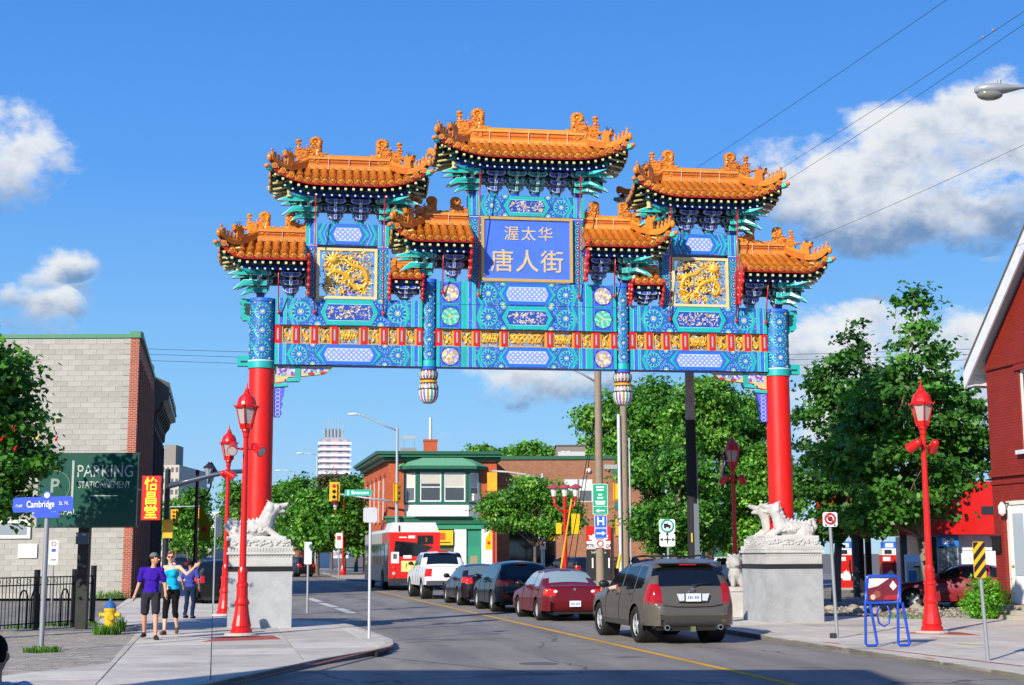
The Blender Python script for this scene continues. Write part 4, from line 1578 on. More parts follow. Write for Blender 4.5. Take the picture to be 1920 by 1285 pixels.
# ---- upper bays: posts, top beams, dragon panels, name board
def bay_post(u, z0, z1, sq=.27):
    p = B('22407c').box(u - sq / 2, u + sq / 2, -.2, .14, z0, z1).out('bay_post', 'paint', ARCH)
    b = B()
    a, c = u - sq / 2, u + sq / 2
    b.rect(a + .015, c - .015, z0 + .02, z1 - .02, -.204, '1d8f98')
    n = int((z1 - z0) / .2)
    for k in range(n):
        z = z0 + (k + .5) * (z1 - z0) / n
        disc(b, u, z, .11, -.206, '2a54b8', 10)
        disc(b, u, z, .085, -.207, '3fbab8', 10)
        disc(b, u, z, .06, -.208, '28429c', 8)
        b.sph((u, -.207, z), (.022, .022, .022), 6, 4, 'dcc88c')
        for e in (-1, 1):
            b.sph((u + e * (sq / 2 - .01), -.207, z + .1), (.018, .012, .018), 5, 4, 'd8d2c0')
    b.rect(a, c, z1 - .1, z1 - .01, -.2095, BLUE)
    b.rect(a, c, z1 - .012, z1, -.21, WHITE)
    for e in (-1, 1):           # side faces get their dots too
        for k in range(n):
            z = z0 + (k + .5) * (z1 - z0) / n
            b.sph((u + e * sq / 2, -.03, z), (.02, .024, .024), 6, 4, 'dcc88c')
    b.out('painted_motif', 'paint', p)

def dragon_panel(cu, z0, z1, hw, seed, fl=1):
    rnd = random.Random(seed)
    f = B(CREAM)
    t = .07
    for (a, c, d, e) in ((-hw, -hw + t, z0, z1), (hw - t, hw, z0, z1), (-hw + t, hw - t, z0, z0 + t), (-hw + t, hw - t, z1 - t, z1)):
        f.box(cu + a, cu + c, -.24, -.1, d, e, 'd9c68e')
    fr = f.out('panel_frame', 'paint', ARCH)
    X0, X1, Z0, Z1 = cu - hw + t, cu + hw - t, z0 + t, z1 - t
    g = B()
    swirl(g, rnd, X0, X1, Z0, Z1, 120, -.1, ['2c4fc0', '8fc4e8', '1c2f86', '4fb0b8', '263a78', 'b0d4ee'], 1.25)
    for (xa, za, xb, zb) in ((-.55, .62, .1, .42), (-.6, .1, -.2, .18), (.1, .2, .6, .3)):
        pts = [(cu + fl * (xa + (xb - xa) * i / 7), -.15, z0 + .62 + (za - .4 + (zb - za) * i / 7) + .03 * math.sin(i * 1.4)) for i in range(8)]
        g.tube([(min(max(p[0], X0), X1), p[1], p[2]) for p in pts], .035, 6, '2440b4')
    for k in range(3):
        g.prism([(cu - .16 + .05 * k, z0 + t), (cu + .16 - .05 * k, z0 + t), (cu, z0 + t + .28 - .08 * k)], -.2 - .01 * k, -.12, 'y', '3858cc' if k % 2 == 0 else '9ab0ec')
    g.out('cloud_relief', 'paint', fr)
    g = B()
    # body: an s-shaped coil, with spines, legs and a maned head
    key = [(-.42, .30), (-.5, .52), (-.3, .68), (-.02, .58), (.12, .36), (.38, .28), (.5, .5), (.4, .76), (.14, .84), (-.04, .98), (-.26, 1.08), (-.42, .96)]
    pts = []
    for i in range(len(key) - 1):
        for j in range(5):
            p0, p1, p2, p3 = key[max(i - 1, 0)], key[i], key[i + 1], key[min(i + 2, len(key) - 1)]
            s_ = j / 5
            q = [.5 * (2 * p1[d] + (p2[d] - p0[d]) * s_ + (2 * p0[d] - 5 * p1[d] + 4 * p2[d] - p3[d]) * s_ ** 2 + (3 * p1[d] - p0[d] - 3 * p2[d] + p3[d]) * s_ ** 3) for d in (0, 1)]
            pts.append((cu + fl * q[0], -.2 - .05 * math.sin(i + s_), z0 + .02 + q[1]))
    n = len(pts)
    g.tube(pts, [.025 + .04 * math.sin(PI * min(1, (i + 4) / n)) for i in range(n)], 8, 'e8b034')
    for i in range(0, n, 2):
        p = Vector(pts[i])
        d = Vector(pts[min(i + 1, n - 1)]) - Vector(pts[max(i - 1, 0)])
        nr = Vector((-d.z, 0, d.x)).normalized()
        for s_ in (-1, 1):
            g.cyl(p + nr * s_ * .06, p + nr * s_ * .125 + Vector((0, -.02, 0)), .028, .004, 5, 'f4cc5c')
    hx, hz = cu - fl * .36, z0 + 1.0
    g.sph((hx, -.27, hz), (.14, .09, .11), 10, 7, 'f0be46')
    for k in range(12):
        a = 2 * PI * k / 12
        g.cyl((hx, -.25, hz), (hx + .25 * math.cos(a), -.27, hz + .22 * math.sin(a)), .045, .006, 5, 'f6d468')
    for (lx, lz) in ((-.1, .44), (.3, .6), (.06, .72), (-.36, .76), (.42, .18), (-.12, .2)):
        lx = cu + fl * lx
        for k in range(5):
            a = 2 * PI * k / 5 + lz
            g.tube([(lx, -.22, z0 + lz), (lx + .07 * math.cos(a), -.26, z0 + lz + .07 * math.sin(a)), (lx + .13 * math.cos(a + .5), -.22, z0 + lz + .12 * math.sin(a + .5))], [.032, .022, .006], 5, 'f0c250')
    swirl(g, rnd, X0 + .05, X1 - .05, Z0, Z1, 110, -.21, None, 1.3)
    for k in range(60):
        x, z = rnd.uniform(X0 + .1, X1 - .1), rnd.uniform(Z0 + .05, Z1 - .05)
        a_ = rnd.uniform(0, 6.28)
        g.cyl((x, -.22, z), (x + .12 * math.cos(a_), -.27, z + .12 * math.sin(a_)), .03, .004, 5, ('f4cc5c', 'e0a428', 'fbe08a')[k % 3])
    v = np.array(g.v)
    v[:, 0] = np.clip(v[:, 0], X0, X1)
    v[:, 2] = np.clip(v[:, 2], Z0, Z1)
    g.v = [tuple(p) for p in v]
    g.out('gold_dragon_relief', 'gold', fr)

for sg in (-1, 1):
    cu = 4.6 * sg
    for e in (-1, 1):
        bay_post(cu + e * .9, 8.08, 9.46)
    paint_beam('top_beam', cu - 1.05, cu + 1.05, 9.47, 10.02, -.22, .18, 'lattice', 41 + sg, .28, 0)
    dragon_panel(cu, 8.082, 9.39, .76, 81 + sg, -sg)
for e in (-1, 1):
    bay_post(e * 1.34, 8.6, 10.33, .3)
paint_beam('top_beam', -1.52, 1.52, 10.35, 10.9, -.22, .18, 'scroll', 45, .42, 1)
nb = part('name_board', ARCH)
f = B('c9a45e')
X, Z0, Z1, t = 1.19, 8.62, 10.32, .075
tl = Matrix.Translation((0, -.22, 0))
f.m = tl
f.box(-X, -X + t, -.09, .0, Z0, Z1)
f.box(X - t, X, -.09, .0, Z0, Z1)
f.box(-X + t, X - t, -.09, 0, Z0, Z0 + t)
f.box(-X + t, X - t, -.09, 0, Z1 - t, Z1)
f.out('board_frame', 'gold', nb)
B('4a72ee').box(-X + t, X - t, -.27, -.225, Z0 + t, Z1 - t).out('board_panel', 'gloss', nb)
text('渥太华', .40, 'gold_lettering', 'gold', 'd9c08a', nb, (.04, -.275, 9.86), ext=.012, sp=1.22, bold=.002)
text('唐人街', .62, 'gold_lettering', 'gold', 'd9c08a', nb, (0, -.275, 9.12), ext=.014, sp=1.1, bold=.005)

# ---- bracket sets (dougong)
def bow(a, h, drop=.55):
    return [(-a, h), (-a - .01, h * .5), (-a * .8, h * .12), (-a * .45, 0), (a * .45, 0), (a * .8, h * .12), (a + .01, h * .5), (a, h)]

def bracket(u, z0, hgt, tone, tiers=3, k=1.0, back=True):
    b = B()
    c1, c2 = ('1d9a92', '0a4a4c') if tone == 'teal' else ('4450b4', '141b52')
    th = hgt / (tiers + .6)
    b.box(u - .09 * k, u + .09 * k, -.1, .1, z0, z0 + th * .5, '1f9f98' if tone != 'teal' else '3a4cc0')
    b.prism([(u - .09 * k, z0 + th * .5), (u + .09 * k, z0 + th * .5), (u + .12 * k, z0 + th * .72), (u - .12 * k, z0 + th * .72)], -.125, .12, 'y', c1, WHITE)
    for i in range(tiers):
        z = z0 + th * (.72 + .92 * i)
        y = -.12 - .13 * i
        for (yy, aa, sh) in ((y, .14 + .055 * i, 0), (-.1, .2 + .085 * i, .02)):
            if not back and yy == -.1:
                continue
            a = aa * k
            p = bow(a, th * .62)
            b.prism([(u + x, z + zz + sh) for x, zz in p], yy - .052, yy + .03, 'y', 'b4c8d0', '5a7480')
            b.prism([(u + x * .84, z + sh + .014 + zz * .74) for x, zz in p], yy - .057, yy - .0525, 'y', c1 if yy != -.1 else '0b1216', c1)  # back arms near black: shadow inside the cluster put into the colour
            for e in (-1, 0, 1):
                b.box(u + e * a * .86 - .038 * k, u + e * a * .86 + .038 * k, yy - .06, yy + .03, z + sh + th * .62, z + sh + th * .86, c1 if e else ('dfe3f0' if i % 2 else c2))
        # projecting arm (beak) towards the street, white edged
        b.box(u - .034, u + .034, y - .17, .12, z - .02, z + th * .5, 'c4d4d8')
        b.box(u - .022, u + .022, y - .176, y - .1705, z - .005, z + th * .46, c1)
        b.box(u - .0345, u - .0342, y - .16, y, z, z + th * .4, c2)
        # the same stepping on the far side
        a = (.14 + .055 * i) * k
        b.prism([(u + x, z + zz) for x, zz in bow(a, th * .62)], .1 + .13 * i, .16 + .13 * i, 'y', c1, WHITE)
        if i == 0:
            b.box(u + .05, u + .1, -.16, -.13, z - .03, z + .05, 'c03a20')
    return b

def beaks(b, u, z0, hgt, sg, L=.62):
    """pointed turquoise arms reaching out past the corner"""
    th = hgt / 3.4
    for i, (ln, zz, yy, lift) in enumerate(((L * .62, z0 + th * .55, -.24, -.06), (L * .9, z0 + th * 1.3, -.36, -.09), (L * 1.05, z0 + th * 2.45, -.5, .03), (L * .8, z0 + th * 1.5, -.05, -.07), (L * .95, z0 + th * 2.5, -.1, .0))):
        p = [(-.16, 0), (ln * .55, 0), (ln, lift - .03), (ln * .98, lift + .01), (ln * .6, .15), (-.16, .13)]
        q = [(-.15, .008), (ln * .55, .01), (ln * .95, lift - .01), (ln * .6, .132), (-.15, .115)]
        s = lambda pp: [(u + sg * x, zz + z) for x, z in pp][::sg]
        b.prism(s(p), yy - .05, yy + .05, 'y', '9fd0cc', '123436')
        b.prism(s(q), yy - .056, yy - .0505, 'y', '1fb2aa', '1fb2aa')
        # diagonal and forward beaks
        d = Vector((sg * .75, -.66, 0))
        base = Vector((u, yy, zz + .06))
        if i < 3:
            for dd, l2 in ((d, ln * .9),) if i != 1 else ((d, ln * .8),):
                tip = base + dd * l2 + Vector((0, 0, lift * 1.3))
                b.cyl(base, base + dd * l2 * .5, .055, .05, 4, '1f9a98', False)
                b.cyl(base + dd * l2 * .5, tip, .055, .004, 4, '35c8c0', False)
        for e in (.05, .24):
            b.box(u + sg * e - .03, u + sg * e + .03, yy - .075, yy + .02, zz + .12, zz + .27, '9fe0da')

# ---- the nine roofs
TCOL = ['c4722a', 'cc7c30', 'ba6824', 'd08638']
MESHES = {}

def chiwen():
    """ridge-end dragon; the curled tail is on +x (inwards), the sword hilt on -x"""
    b = B('d07c18')
    b.box(-.24, .24, -.08, .08, 0, .30)
    b.prism([(-.30, .24), (.34, .24), (.30, .34), (.16, .40), (.22, .60), (.05, .5), (-.08, .42), (-.2, .44), (-.26, .34)], -.075, .075)
    for i in range(9):
        t = -.9 + i * .62
        b.sph((.16 + .085 * math.cos(t), 0, .66 + .095 * math.sin(t)), (.062, .085, .062), 8, 5)
    b.sph((.15, 0, .66), (.07, .06, .07), 8, 5)
    b.cyl((.2, 0, .3), (.22, 0, .62), .09, .075, 8)
    b.cyl((-.2, 0, .4), (-.2, 0, .66), .04, .035, 8)
    b.sph((-.2, 0, .68), (.065, .065, .05), 8, 5)
    b.box(-.25, -.15, -.045, .045, .58, .63)
    b.cyl((-.26, 0, .28), (-.44, 0, .33), .05, .025, 6)
    b.cyl((.28, 0, .28), (.40, 0, .36), .05, .02, 6)
    rnd = random.Random(3)
    for i in range(70):
        x, z = rnd.uniform(-.25, .3), rnd.uniform(.04, .56)
        for s in (-1, 1):
            b.sph((x, s * .078, z), (rnd.uniform(.018, .04), .02, rnd.uniform(.015, .035)), 6, 4, ('d07a22', 'b85a10', 'da8a34')[i % 3])
    return b.mesh('ridge_dragon')

def hip_dragon():
    b = B('d07a1c')
    b.prism([(-.13, 0), (.12, 0), (.1, .16), (.17, .26), (.2, .34), (.05, .31), (-.03, .38), (-.09, .26), (-.12, .3)], -.06, .06)
    b.sph((.1, 0, .27), (.09, .075, .07), 8, 5)
    b.sph((.16, 0, .22), (.06, .06, .04), 6, 4, 'b35a14')
    for s in (-1, 1):
        b.sph((.1, .06 * s, .31), (.02, .02, .02), 6, 4, '3a2210')
        b.tube([(.02, .03 * s, .34), (.0, .05 * s, .42), (-.04, .07 * s, .45)], .006, 4, '20242c')
        b.tube([(.02, .03 * s, .34), (.05, .05 * s, .43), (.09, .07 * s, .45)], .006, 4, '20242c')
    return b.mesh('hip_dragon')

def beast():
    b = B('d08026')
    b.sph((0, 0, .05), (.055, .04, .06), 8, 5)
    b.cyl((-.01, 0, .06), (.02, 0, .15), .038, .028, 7)
    b.sph((.03, 0, .17), (.042, .032, .034), 8, 5)
    b.cyl((.0, 0, .19), (-.01, 0, .235), .018, .006, 5)
    b.cyl((.045, 0, 0), (.03, 0, .1), .016, .014, 5)
    return b.mesh('ridge_beast')
MESHES['chiwen'], MESHES['hipd'], MESHES['beast'] = chiwen(), hip_dragon(), beast()

def tile_mesh(L, r, cap):
    """one barrel tile, crown up, lying along +x from 0 to L; with a round end disc when it is the eave tile"""
    b = B()
    n = 7
    col = lin('c6742a')
    rows = [(0, r * .92), (L * .93, r), (L * .94, r * 1.1), (L, r * 1.1)]
    V_, F_ = [], []
    for x, rr in rows:
        for i in range(n):
            t = PI * i / (n - 1)
            V_.append((x, rr * math.cos(t), rr * math.sin(t) * 1.05))
    for k in range(len(rows) - 1):
        for i in range(n - 1):
            F_.append((k * n + i, (k + 1) * n + i, (k + 1) * n + i + 1, k * n + i + 1))
    b.add(V_, F_, col, True)
    if cap:
        b.cyl((L, 0, .0), (L + .03, 0, .0), r * .98, r * .98, 12, 'd08636')
        b.cyl((L + .03, 0, .0), (L + .04, 0, .0), r * .66, r * .5, 10, 'c06c16')
        for s in (-1, 1):
            b.add([(L + .01, s * r * .8, .0), (L + .01, s * .112, -.01), (L + .02, s * .112, -.085), (L + .02, s * r * .9, -.05)], [(0, 1, 2, 3) if s > 0 else (3, 2, 1, 0)], 'c87c2e')
    else:
        b.add([V_[-n + i] for i in range(n)], [tuple(range(n))], col)
    me = b.mesh('roof_tile')
    me.materials.append(MATS['glaze'])
    return me

for m_ in ('chiwen', 'hipd', 'beast'):
    MESHES[m_].materials.append(MATS['glaze'])

def roof(u0, u1, zb, ze, zr, D, hipL, hipR, ridge_h=.34, dragons=True, sp=.225, lift=.26, hgt=None, clusters=None, tiles=True, tones=None):
    rt = part('roof', ARCH)
    ua = u0 + (D * .92 if hipL else 0)       # ridge ends
    ub = u1 - (D * .92 if hipR else 0)
    def prof(s):                              # s 0 ridge .. 1 eave: concave slope
        return zr + (ze - zr) * (s ** .78)
    def pos(u, s, side=-1):
        """point on the front (side -1) or back slope"""
        t = 0.0
        if hipL and u < ua:
            t = (ua - u) / (ua - u0)
        if hipR and u > ub:
            t = (u - ub) / (u1 - ub)
        cur = max(0.0, (abs(u - (u0 + u1) / 2) / ((u1 - u0) / 2)) - .35) / .65 if (hipL and u < (u0 + u1) / 2) or (hipR and u > (u0 + u1) / 2) else 0
        return Vector((u, side * D * s, prof(s) + lift * cur ** 2.2 * s ** 2)), t
    # slab (both slopes, with thickness)
    NU, NS = 24, 6
    b = B('b4541a')
    for side in (-1, 1):
        for off, col in ((0, 'b8641a'), (-.07, '0e3a3a')):
            V_, F_ = [], []
            for i in range(NU + 1):
                u = u0 + (u1 - u0) * i / NU
                for j in range(NS + 1):
                    _, t = pos(u, 0, side)
                    s = t + (1 - t) * j / NS
                    p, _ = pos(u, s, side)
                    V_.append((p.x, p.y, p.z + off))
            for i in range(NU):
                for j in range(NS):
                    a = i * (NS + 1) + j
                    F_.append((a, a + 1, a + NS + 2, a + NS + 1))
            b.add(V_, F_, col, True)
        # eave board, red below the tile discs
        for i in range(NU):
            ua_, ub_ = u0 + (u1 - u0) * i / NU, u0 + (u1 - u0) * (i + 1) / NU
            p, q = pos(ua_, 1, side)[0], pos(ub_, 1, side)[0]
            b.add([(p.x, p.y * 1.0, p.z + .0), (q.x, q.y, q.z + .0), (q.x, q.y * .99, q.z - .1), (p.x, p.y * .99, p.z - .1)], [(0, 1, 2, 3)], '9c1512')
            b.add([(p.x, p.y * .99, p.z - .1), (q.x, q.y * .99, q.z - .1), (q.x, q.y * .7, q.z - .02), (p.x, p.y * .7, p.z - .02)], [(0, 1, 2, 3)], '3a1210')
    # hip end slopes
    for hip, ue, ur, sg in ((hipL, u0, ua, -1), (hipR, u1, ub, 1)):
        if hip:
            V_, F_ = [], []
            for i in range(7):
                for j in range(7):
                    s = j / 6
                    x = ur + (ue - ur) * s
                    y = -D * s + 2 * D * s * i / 6
                    e = abs(2 * i / 6 - 1)
                    V_.append((x, y, prof(s) + lift * e ** 2.2 * s ** 2))
            for i in range(6):
                for j in range(6):
                    a = i * 7 + j
                    F_.append((a, a + 1, a + 8, a + 7))
            b.add(V_, F_, 'b8641a', True)
            b.add([(x, y, z - .08) for x, y, z in V_], F_, '0e3a3a', True)
            st = B()
            n = max(3, int(2 * D / sp))
            for i in range(n):
                y = -D + (i + .5) * 2 * D / n
                s0 = abs(y) / D
                pts = []
                for j in range(4):
                    s = s0 + (1 - s0) * j / 3
                    e = abs(y) / (D * s + 1e-6)
                    pts.append((ur + (ue - ur) * s, y, prof(s) + lift * min(1, e) ** 2.2 * s ** 2 + .02))
                st.tube(pts, .075, 6, TCOL[i % 4])
                st.cyl(pts[-1], (pts[-1][0] + sg * .04, y, pts[-1][2]), .088, .088, 10, 'd08636')
                st.cyl((ue - sg * .06, y, pts[-1][2] - .2), (ue - sg * .5, y, pts[-1][2] - .1), .03, .03, 6, 'c8c080')
            st.out('end_tiling', 'glaze', rt, kind='stuff')
        else:
            b.add([(ue, -D, ze - .08), (ue, D, ze - .08), (ue, 0, zr)], [(0, 1, 2)], 'b8641a')
    b.out('roof_slab', 'glaze', rt)
    # tile rows
    n = max(3, int(round((u1 - u0) / sp)))
    for i in range(n if tiles else 0):
        u = u0 + (i + .5) * (u1 - u0) / n
        _, t = pos(u, 0)
        s0 = max(t, .1)
        segs = 2 if 1 - s0 > .45 else 1
        for k in range(segs):
            sa, sb = s0 + (1 - s0) * k / segs, s0 + (1 - s0) * (k + 1) / segs
            p, q = pos(u, sa)[0], pos(u, sb)[0]
            d = q - p
            key = (round(d.length, 1), k == segs - 1)
            if key not in MESHES:
                MESHES[key] = tile_mesh(max(.1, key[0]), .078, key[1])
            x = d.normalized()
            z = x.cross(Vector((1, 0, 0)))
            if z.z < 0:
                z = -z
            y = z.cross(x)
            o = link('roof_tile', MESHES[key], None, rt)
            sc_ = d.length / max(.1, key[0])
            o.matrix_local = Matrix.Translation(p + Vector((0, 0, .012 + .012 * (1 - k)))) @ Matrix((x, y, z)).transposed().to_4x4() @ Matrix.Diagonal((sc_, 1, 1, 1))
    # back tiling as one piece
    st = B()
    for i in range(n):
        u = u0 + (i + .5) * (u1 - u0) / n
        _, t = pos(u, 0)
        pts = [pos(u, t + (1 - t) * j / 3, 1)[0] + Vector((0, 0, .02)) for j in range(4)]
        st.tube(pts, .075, 6, TCOL[i % 4])
    st.out('back_tiling', 'glaze', rt, kind='stuff')
    # ridge with mouldings
    rb = B('cc7620')
    rb.box(ua, ub, -.11, .11, zr - .06, zr + .06, 'd88c3c')
    rb.box(ua, ub, -.085, .085, zr + .06, zr + ridge_h - .09, 'c86e14')
    rb.box(ua, ub, -.1, .1, zr + ridge_h * .42, zr + ridge_h * .5, 'b4540e')
    rb.box(ua, ub, -.12, .12, zr + ridge_h - .09, zr + ridge_h - .03, 'da9040')
    rb.cyl((ua, 0, zr + ridge_h - .03), (ub, 0, zr + ridge_h - .03), .085, .085, 10, 'd48428')
    k = max(1, int((ub - ua) / .45))
    for i in range(1, k):
        x = ua + (ub - ua) * i / k
        rb.box(x - .008, x + .008, -.126, .126, zr - .05, zr + ridge_h - .02, 'e2b08a')
    rb.out('main_ridge', 'glaze', rt)
    # hips
    for hip, ue, ur, sg in ((hipL, u0, ua, -1), (hipR, u1, ub, 1)):
        if not hip:
            continue
        for side in (-1, 1):
            pts = []
            for j in range(9):
                s = j / 8
                u = ur + (ue - ur) * s
                p, _ = pos(u, s, side)
                pts.append(p + Vector((0, 0, .06 + .05 * s)))
            h = B('cc7620')
            for j in range(8):
                a, c = pts[j], pts[j + 1]
                d = (c - a)
                ln = Vector((-d.y, d.x, 0)).normalized() * .075
                hh = Vector((0, 0, .17 if j < 4 else .11))
                h.add([a - ln, a + ln, c + ln, c - ln, a - ln + hh, a + ln + hh, c + ln + hh, c - ln + hh],
                      [(4, 5, 6, 7), (0, 1, 5, 4), (2, 3, 7, 6), (1, 2, 6, 5), (3, 0, 4, 7)], 'c06a1c' if j < 4 else 'd07c22')
                h.cyl(a + hh, c + hh, .062, .062, 8, 'd8862c')
            tip = pts[-1]
            h.sph(tip + Vector((sg * .02, side * .02, .06)), (.07, .07, .11), 8, 6, 'd0802c')
            h.out('hip_ridge', 'glaze', rt)
            # corner beam with turquoise end and tile cap
            cb = B('0f6a66')
            d = (pts[8] - pts[4])
            d.z *= .6
            d.normalize()
            e = pts[8] + Vector((0, 0, -.22))
            cb.cyl(e - d * .9, e - d * .02, .07, .065, 4, '12706c', False)
            cb.cyl(e - d * .02, e + d * .1, .085, .08, 4, '35c9c0', False)
            cb.sph(e + d * .12 + Vector((0, 0, .02)), (.075, .075, .06), 8, 5, 'cf7c34')
            cb.out('corner_beam', 'paint', rt)
            if side < 0:
                dr = (pts[8] - pts[4])
                rz = math.atan2(dr.y, dr.x)
                o = link('hip_dragon', MESHES['hipd'], None, rt, pts[4] + Vector((0, 0, .14)), (0, 0, rz))
                for q in range(4):
                    f = 5.4 + q * .72
                    i0 = int(f)
                    p = pts[i0].lerp(pts[min(i0 + 1, 8)], f - i0)
                    o = link('ridge_beast', MESHES['beast'], None, rt, p + Vector((0, 0, .15)), (0, 0, rz))
                    o.scale = (.95, 1, .95)
            else:
                link('hip_dragon', MESHES['hipd'], None, rt, pts[4] + Vector((0, 0, .14)), (0, 0, math.atan2((pts[8] - pts[4]).y, (pts[8] - pts[4]).x)))
    if dragons:
        for ur, sg in ((ua, 1), (ub, -1)):
            o = link('ridge_dragon', MESHES['chiwen'], None, rt, (ur + (0 if (hipL if sg > 0 else hipR) else .24 * sg), 0, zr + .05), (0, 0, 0 if sg > 0 else PI))
            o.scale = (dragons * 1.28, dragons * 1.2, dragons)
    # rafters: cream painted ends in two rows
    rf = B('0f4a48')
    m = int((u1 - u0) / .19)
    for i in range(m):
        u = u0 + .12 + i * (u1 - u0 - .24) / max(1, m - 1)
        p = pos(u, 1)[0]
        for side in (-1, 1):
            rf.box(u - .034, u + .034, side * D * .94 - .0, side * D * .55, p.z - .2, p.z - .135, '0f4a48')
            y = side * D * .945
            rf.box(u - .03, u + .03, min(y, y - .012 * -side), max(y, y - .012 * -side), p.z - .195, p.z - .14, 'cfc687')
            y2 = side * D * .78
            rf.cyl((u + .05, y2, p.z - .29), (u + .05, side * D * .3, p.z - .2), .028, .028, 6, '1a2c6a')
            rf.cyl((u + .05, y2, p.z - .29), (u + .05, y2 + side * .012, p.z - .29), .027, .027, 8, 'b8d0c4')
    rf.out('rafter_row', 'paint', rt, kind='stuff')
    # painted purlin and fascia under the rafters
    zt = ze - .12
    hb = .62 * D
    fs = B(NAVY)
    xa, xb = u0 + (.5 * D if hipL else .02), u1 - (.5 * D if hipR else .02)
    fs.box(xa, xb, -hb, -hb + .12, zt - .1, zt + .07, '1b2c78')
    fs.box(xa, xb, hb - .12, hb, zt - .1, zt + .07, '1b2c78')
    fs.box(xa - .04, xb + .04, -hb - .01, -hb + .14, zt - .145, zt - .102, '1a3cae')
    for i in range(max(1, int((xb - xa) / .8))):
        x = xa + .4 + i * .8
        if x + .2 < xb:
            fs.flat(hexa(x, zt - .015, .16, .05, .05), -hb - .003, '16707a')
            fs.flat(hexa(x, zt - .015, .1, .03, .03), -hb - .004, '5a8aa0')
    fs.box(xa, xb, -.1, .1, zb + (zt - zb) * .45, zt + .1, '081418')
    fs.box(xa, xb, -hb + .12, hb - .12, zt + .02, zt + .05, '0a2a2c')
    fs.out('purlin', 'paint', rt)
    # bracket sets
    hh = (zt - .1) - zb
    cl = clusters
    for i, u in enumerate(cl):
        corner = (hipL and i == 0) or (hipR and i == len(cl) - 1)
        tone = (tones or ['blue', 'teal'])[i % len(tones or [0, 0])] if not corner else 'teal'
        b = bracket(u, zb, hh, tone, 3, 1.0 if not corner else 1.05)
        if corner:
            sg = -1 if i == 0 and hipL else 1
            beaks(b, u, zb, hh, sg, min(1.0, D * .78))
            # vase strut under the hip corner
            ue = u0 if sg < 0 else u1
            vx = u + (ue - u) * .52
            b.lathe([(.075, 0), (.08, .04), (.055, .07), (.07, .16), (.05, .2)], 10, (vx, -D * .55, zt - .2), 'cfc080')
            b.sph((vx + sg * .02, -D * .58, zt + .1), (.1, .1, .12), 8, 6, '17807c')
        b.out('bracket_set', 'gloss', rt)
    return rt

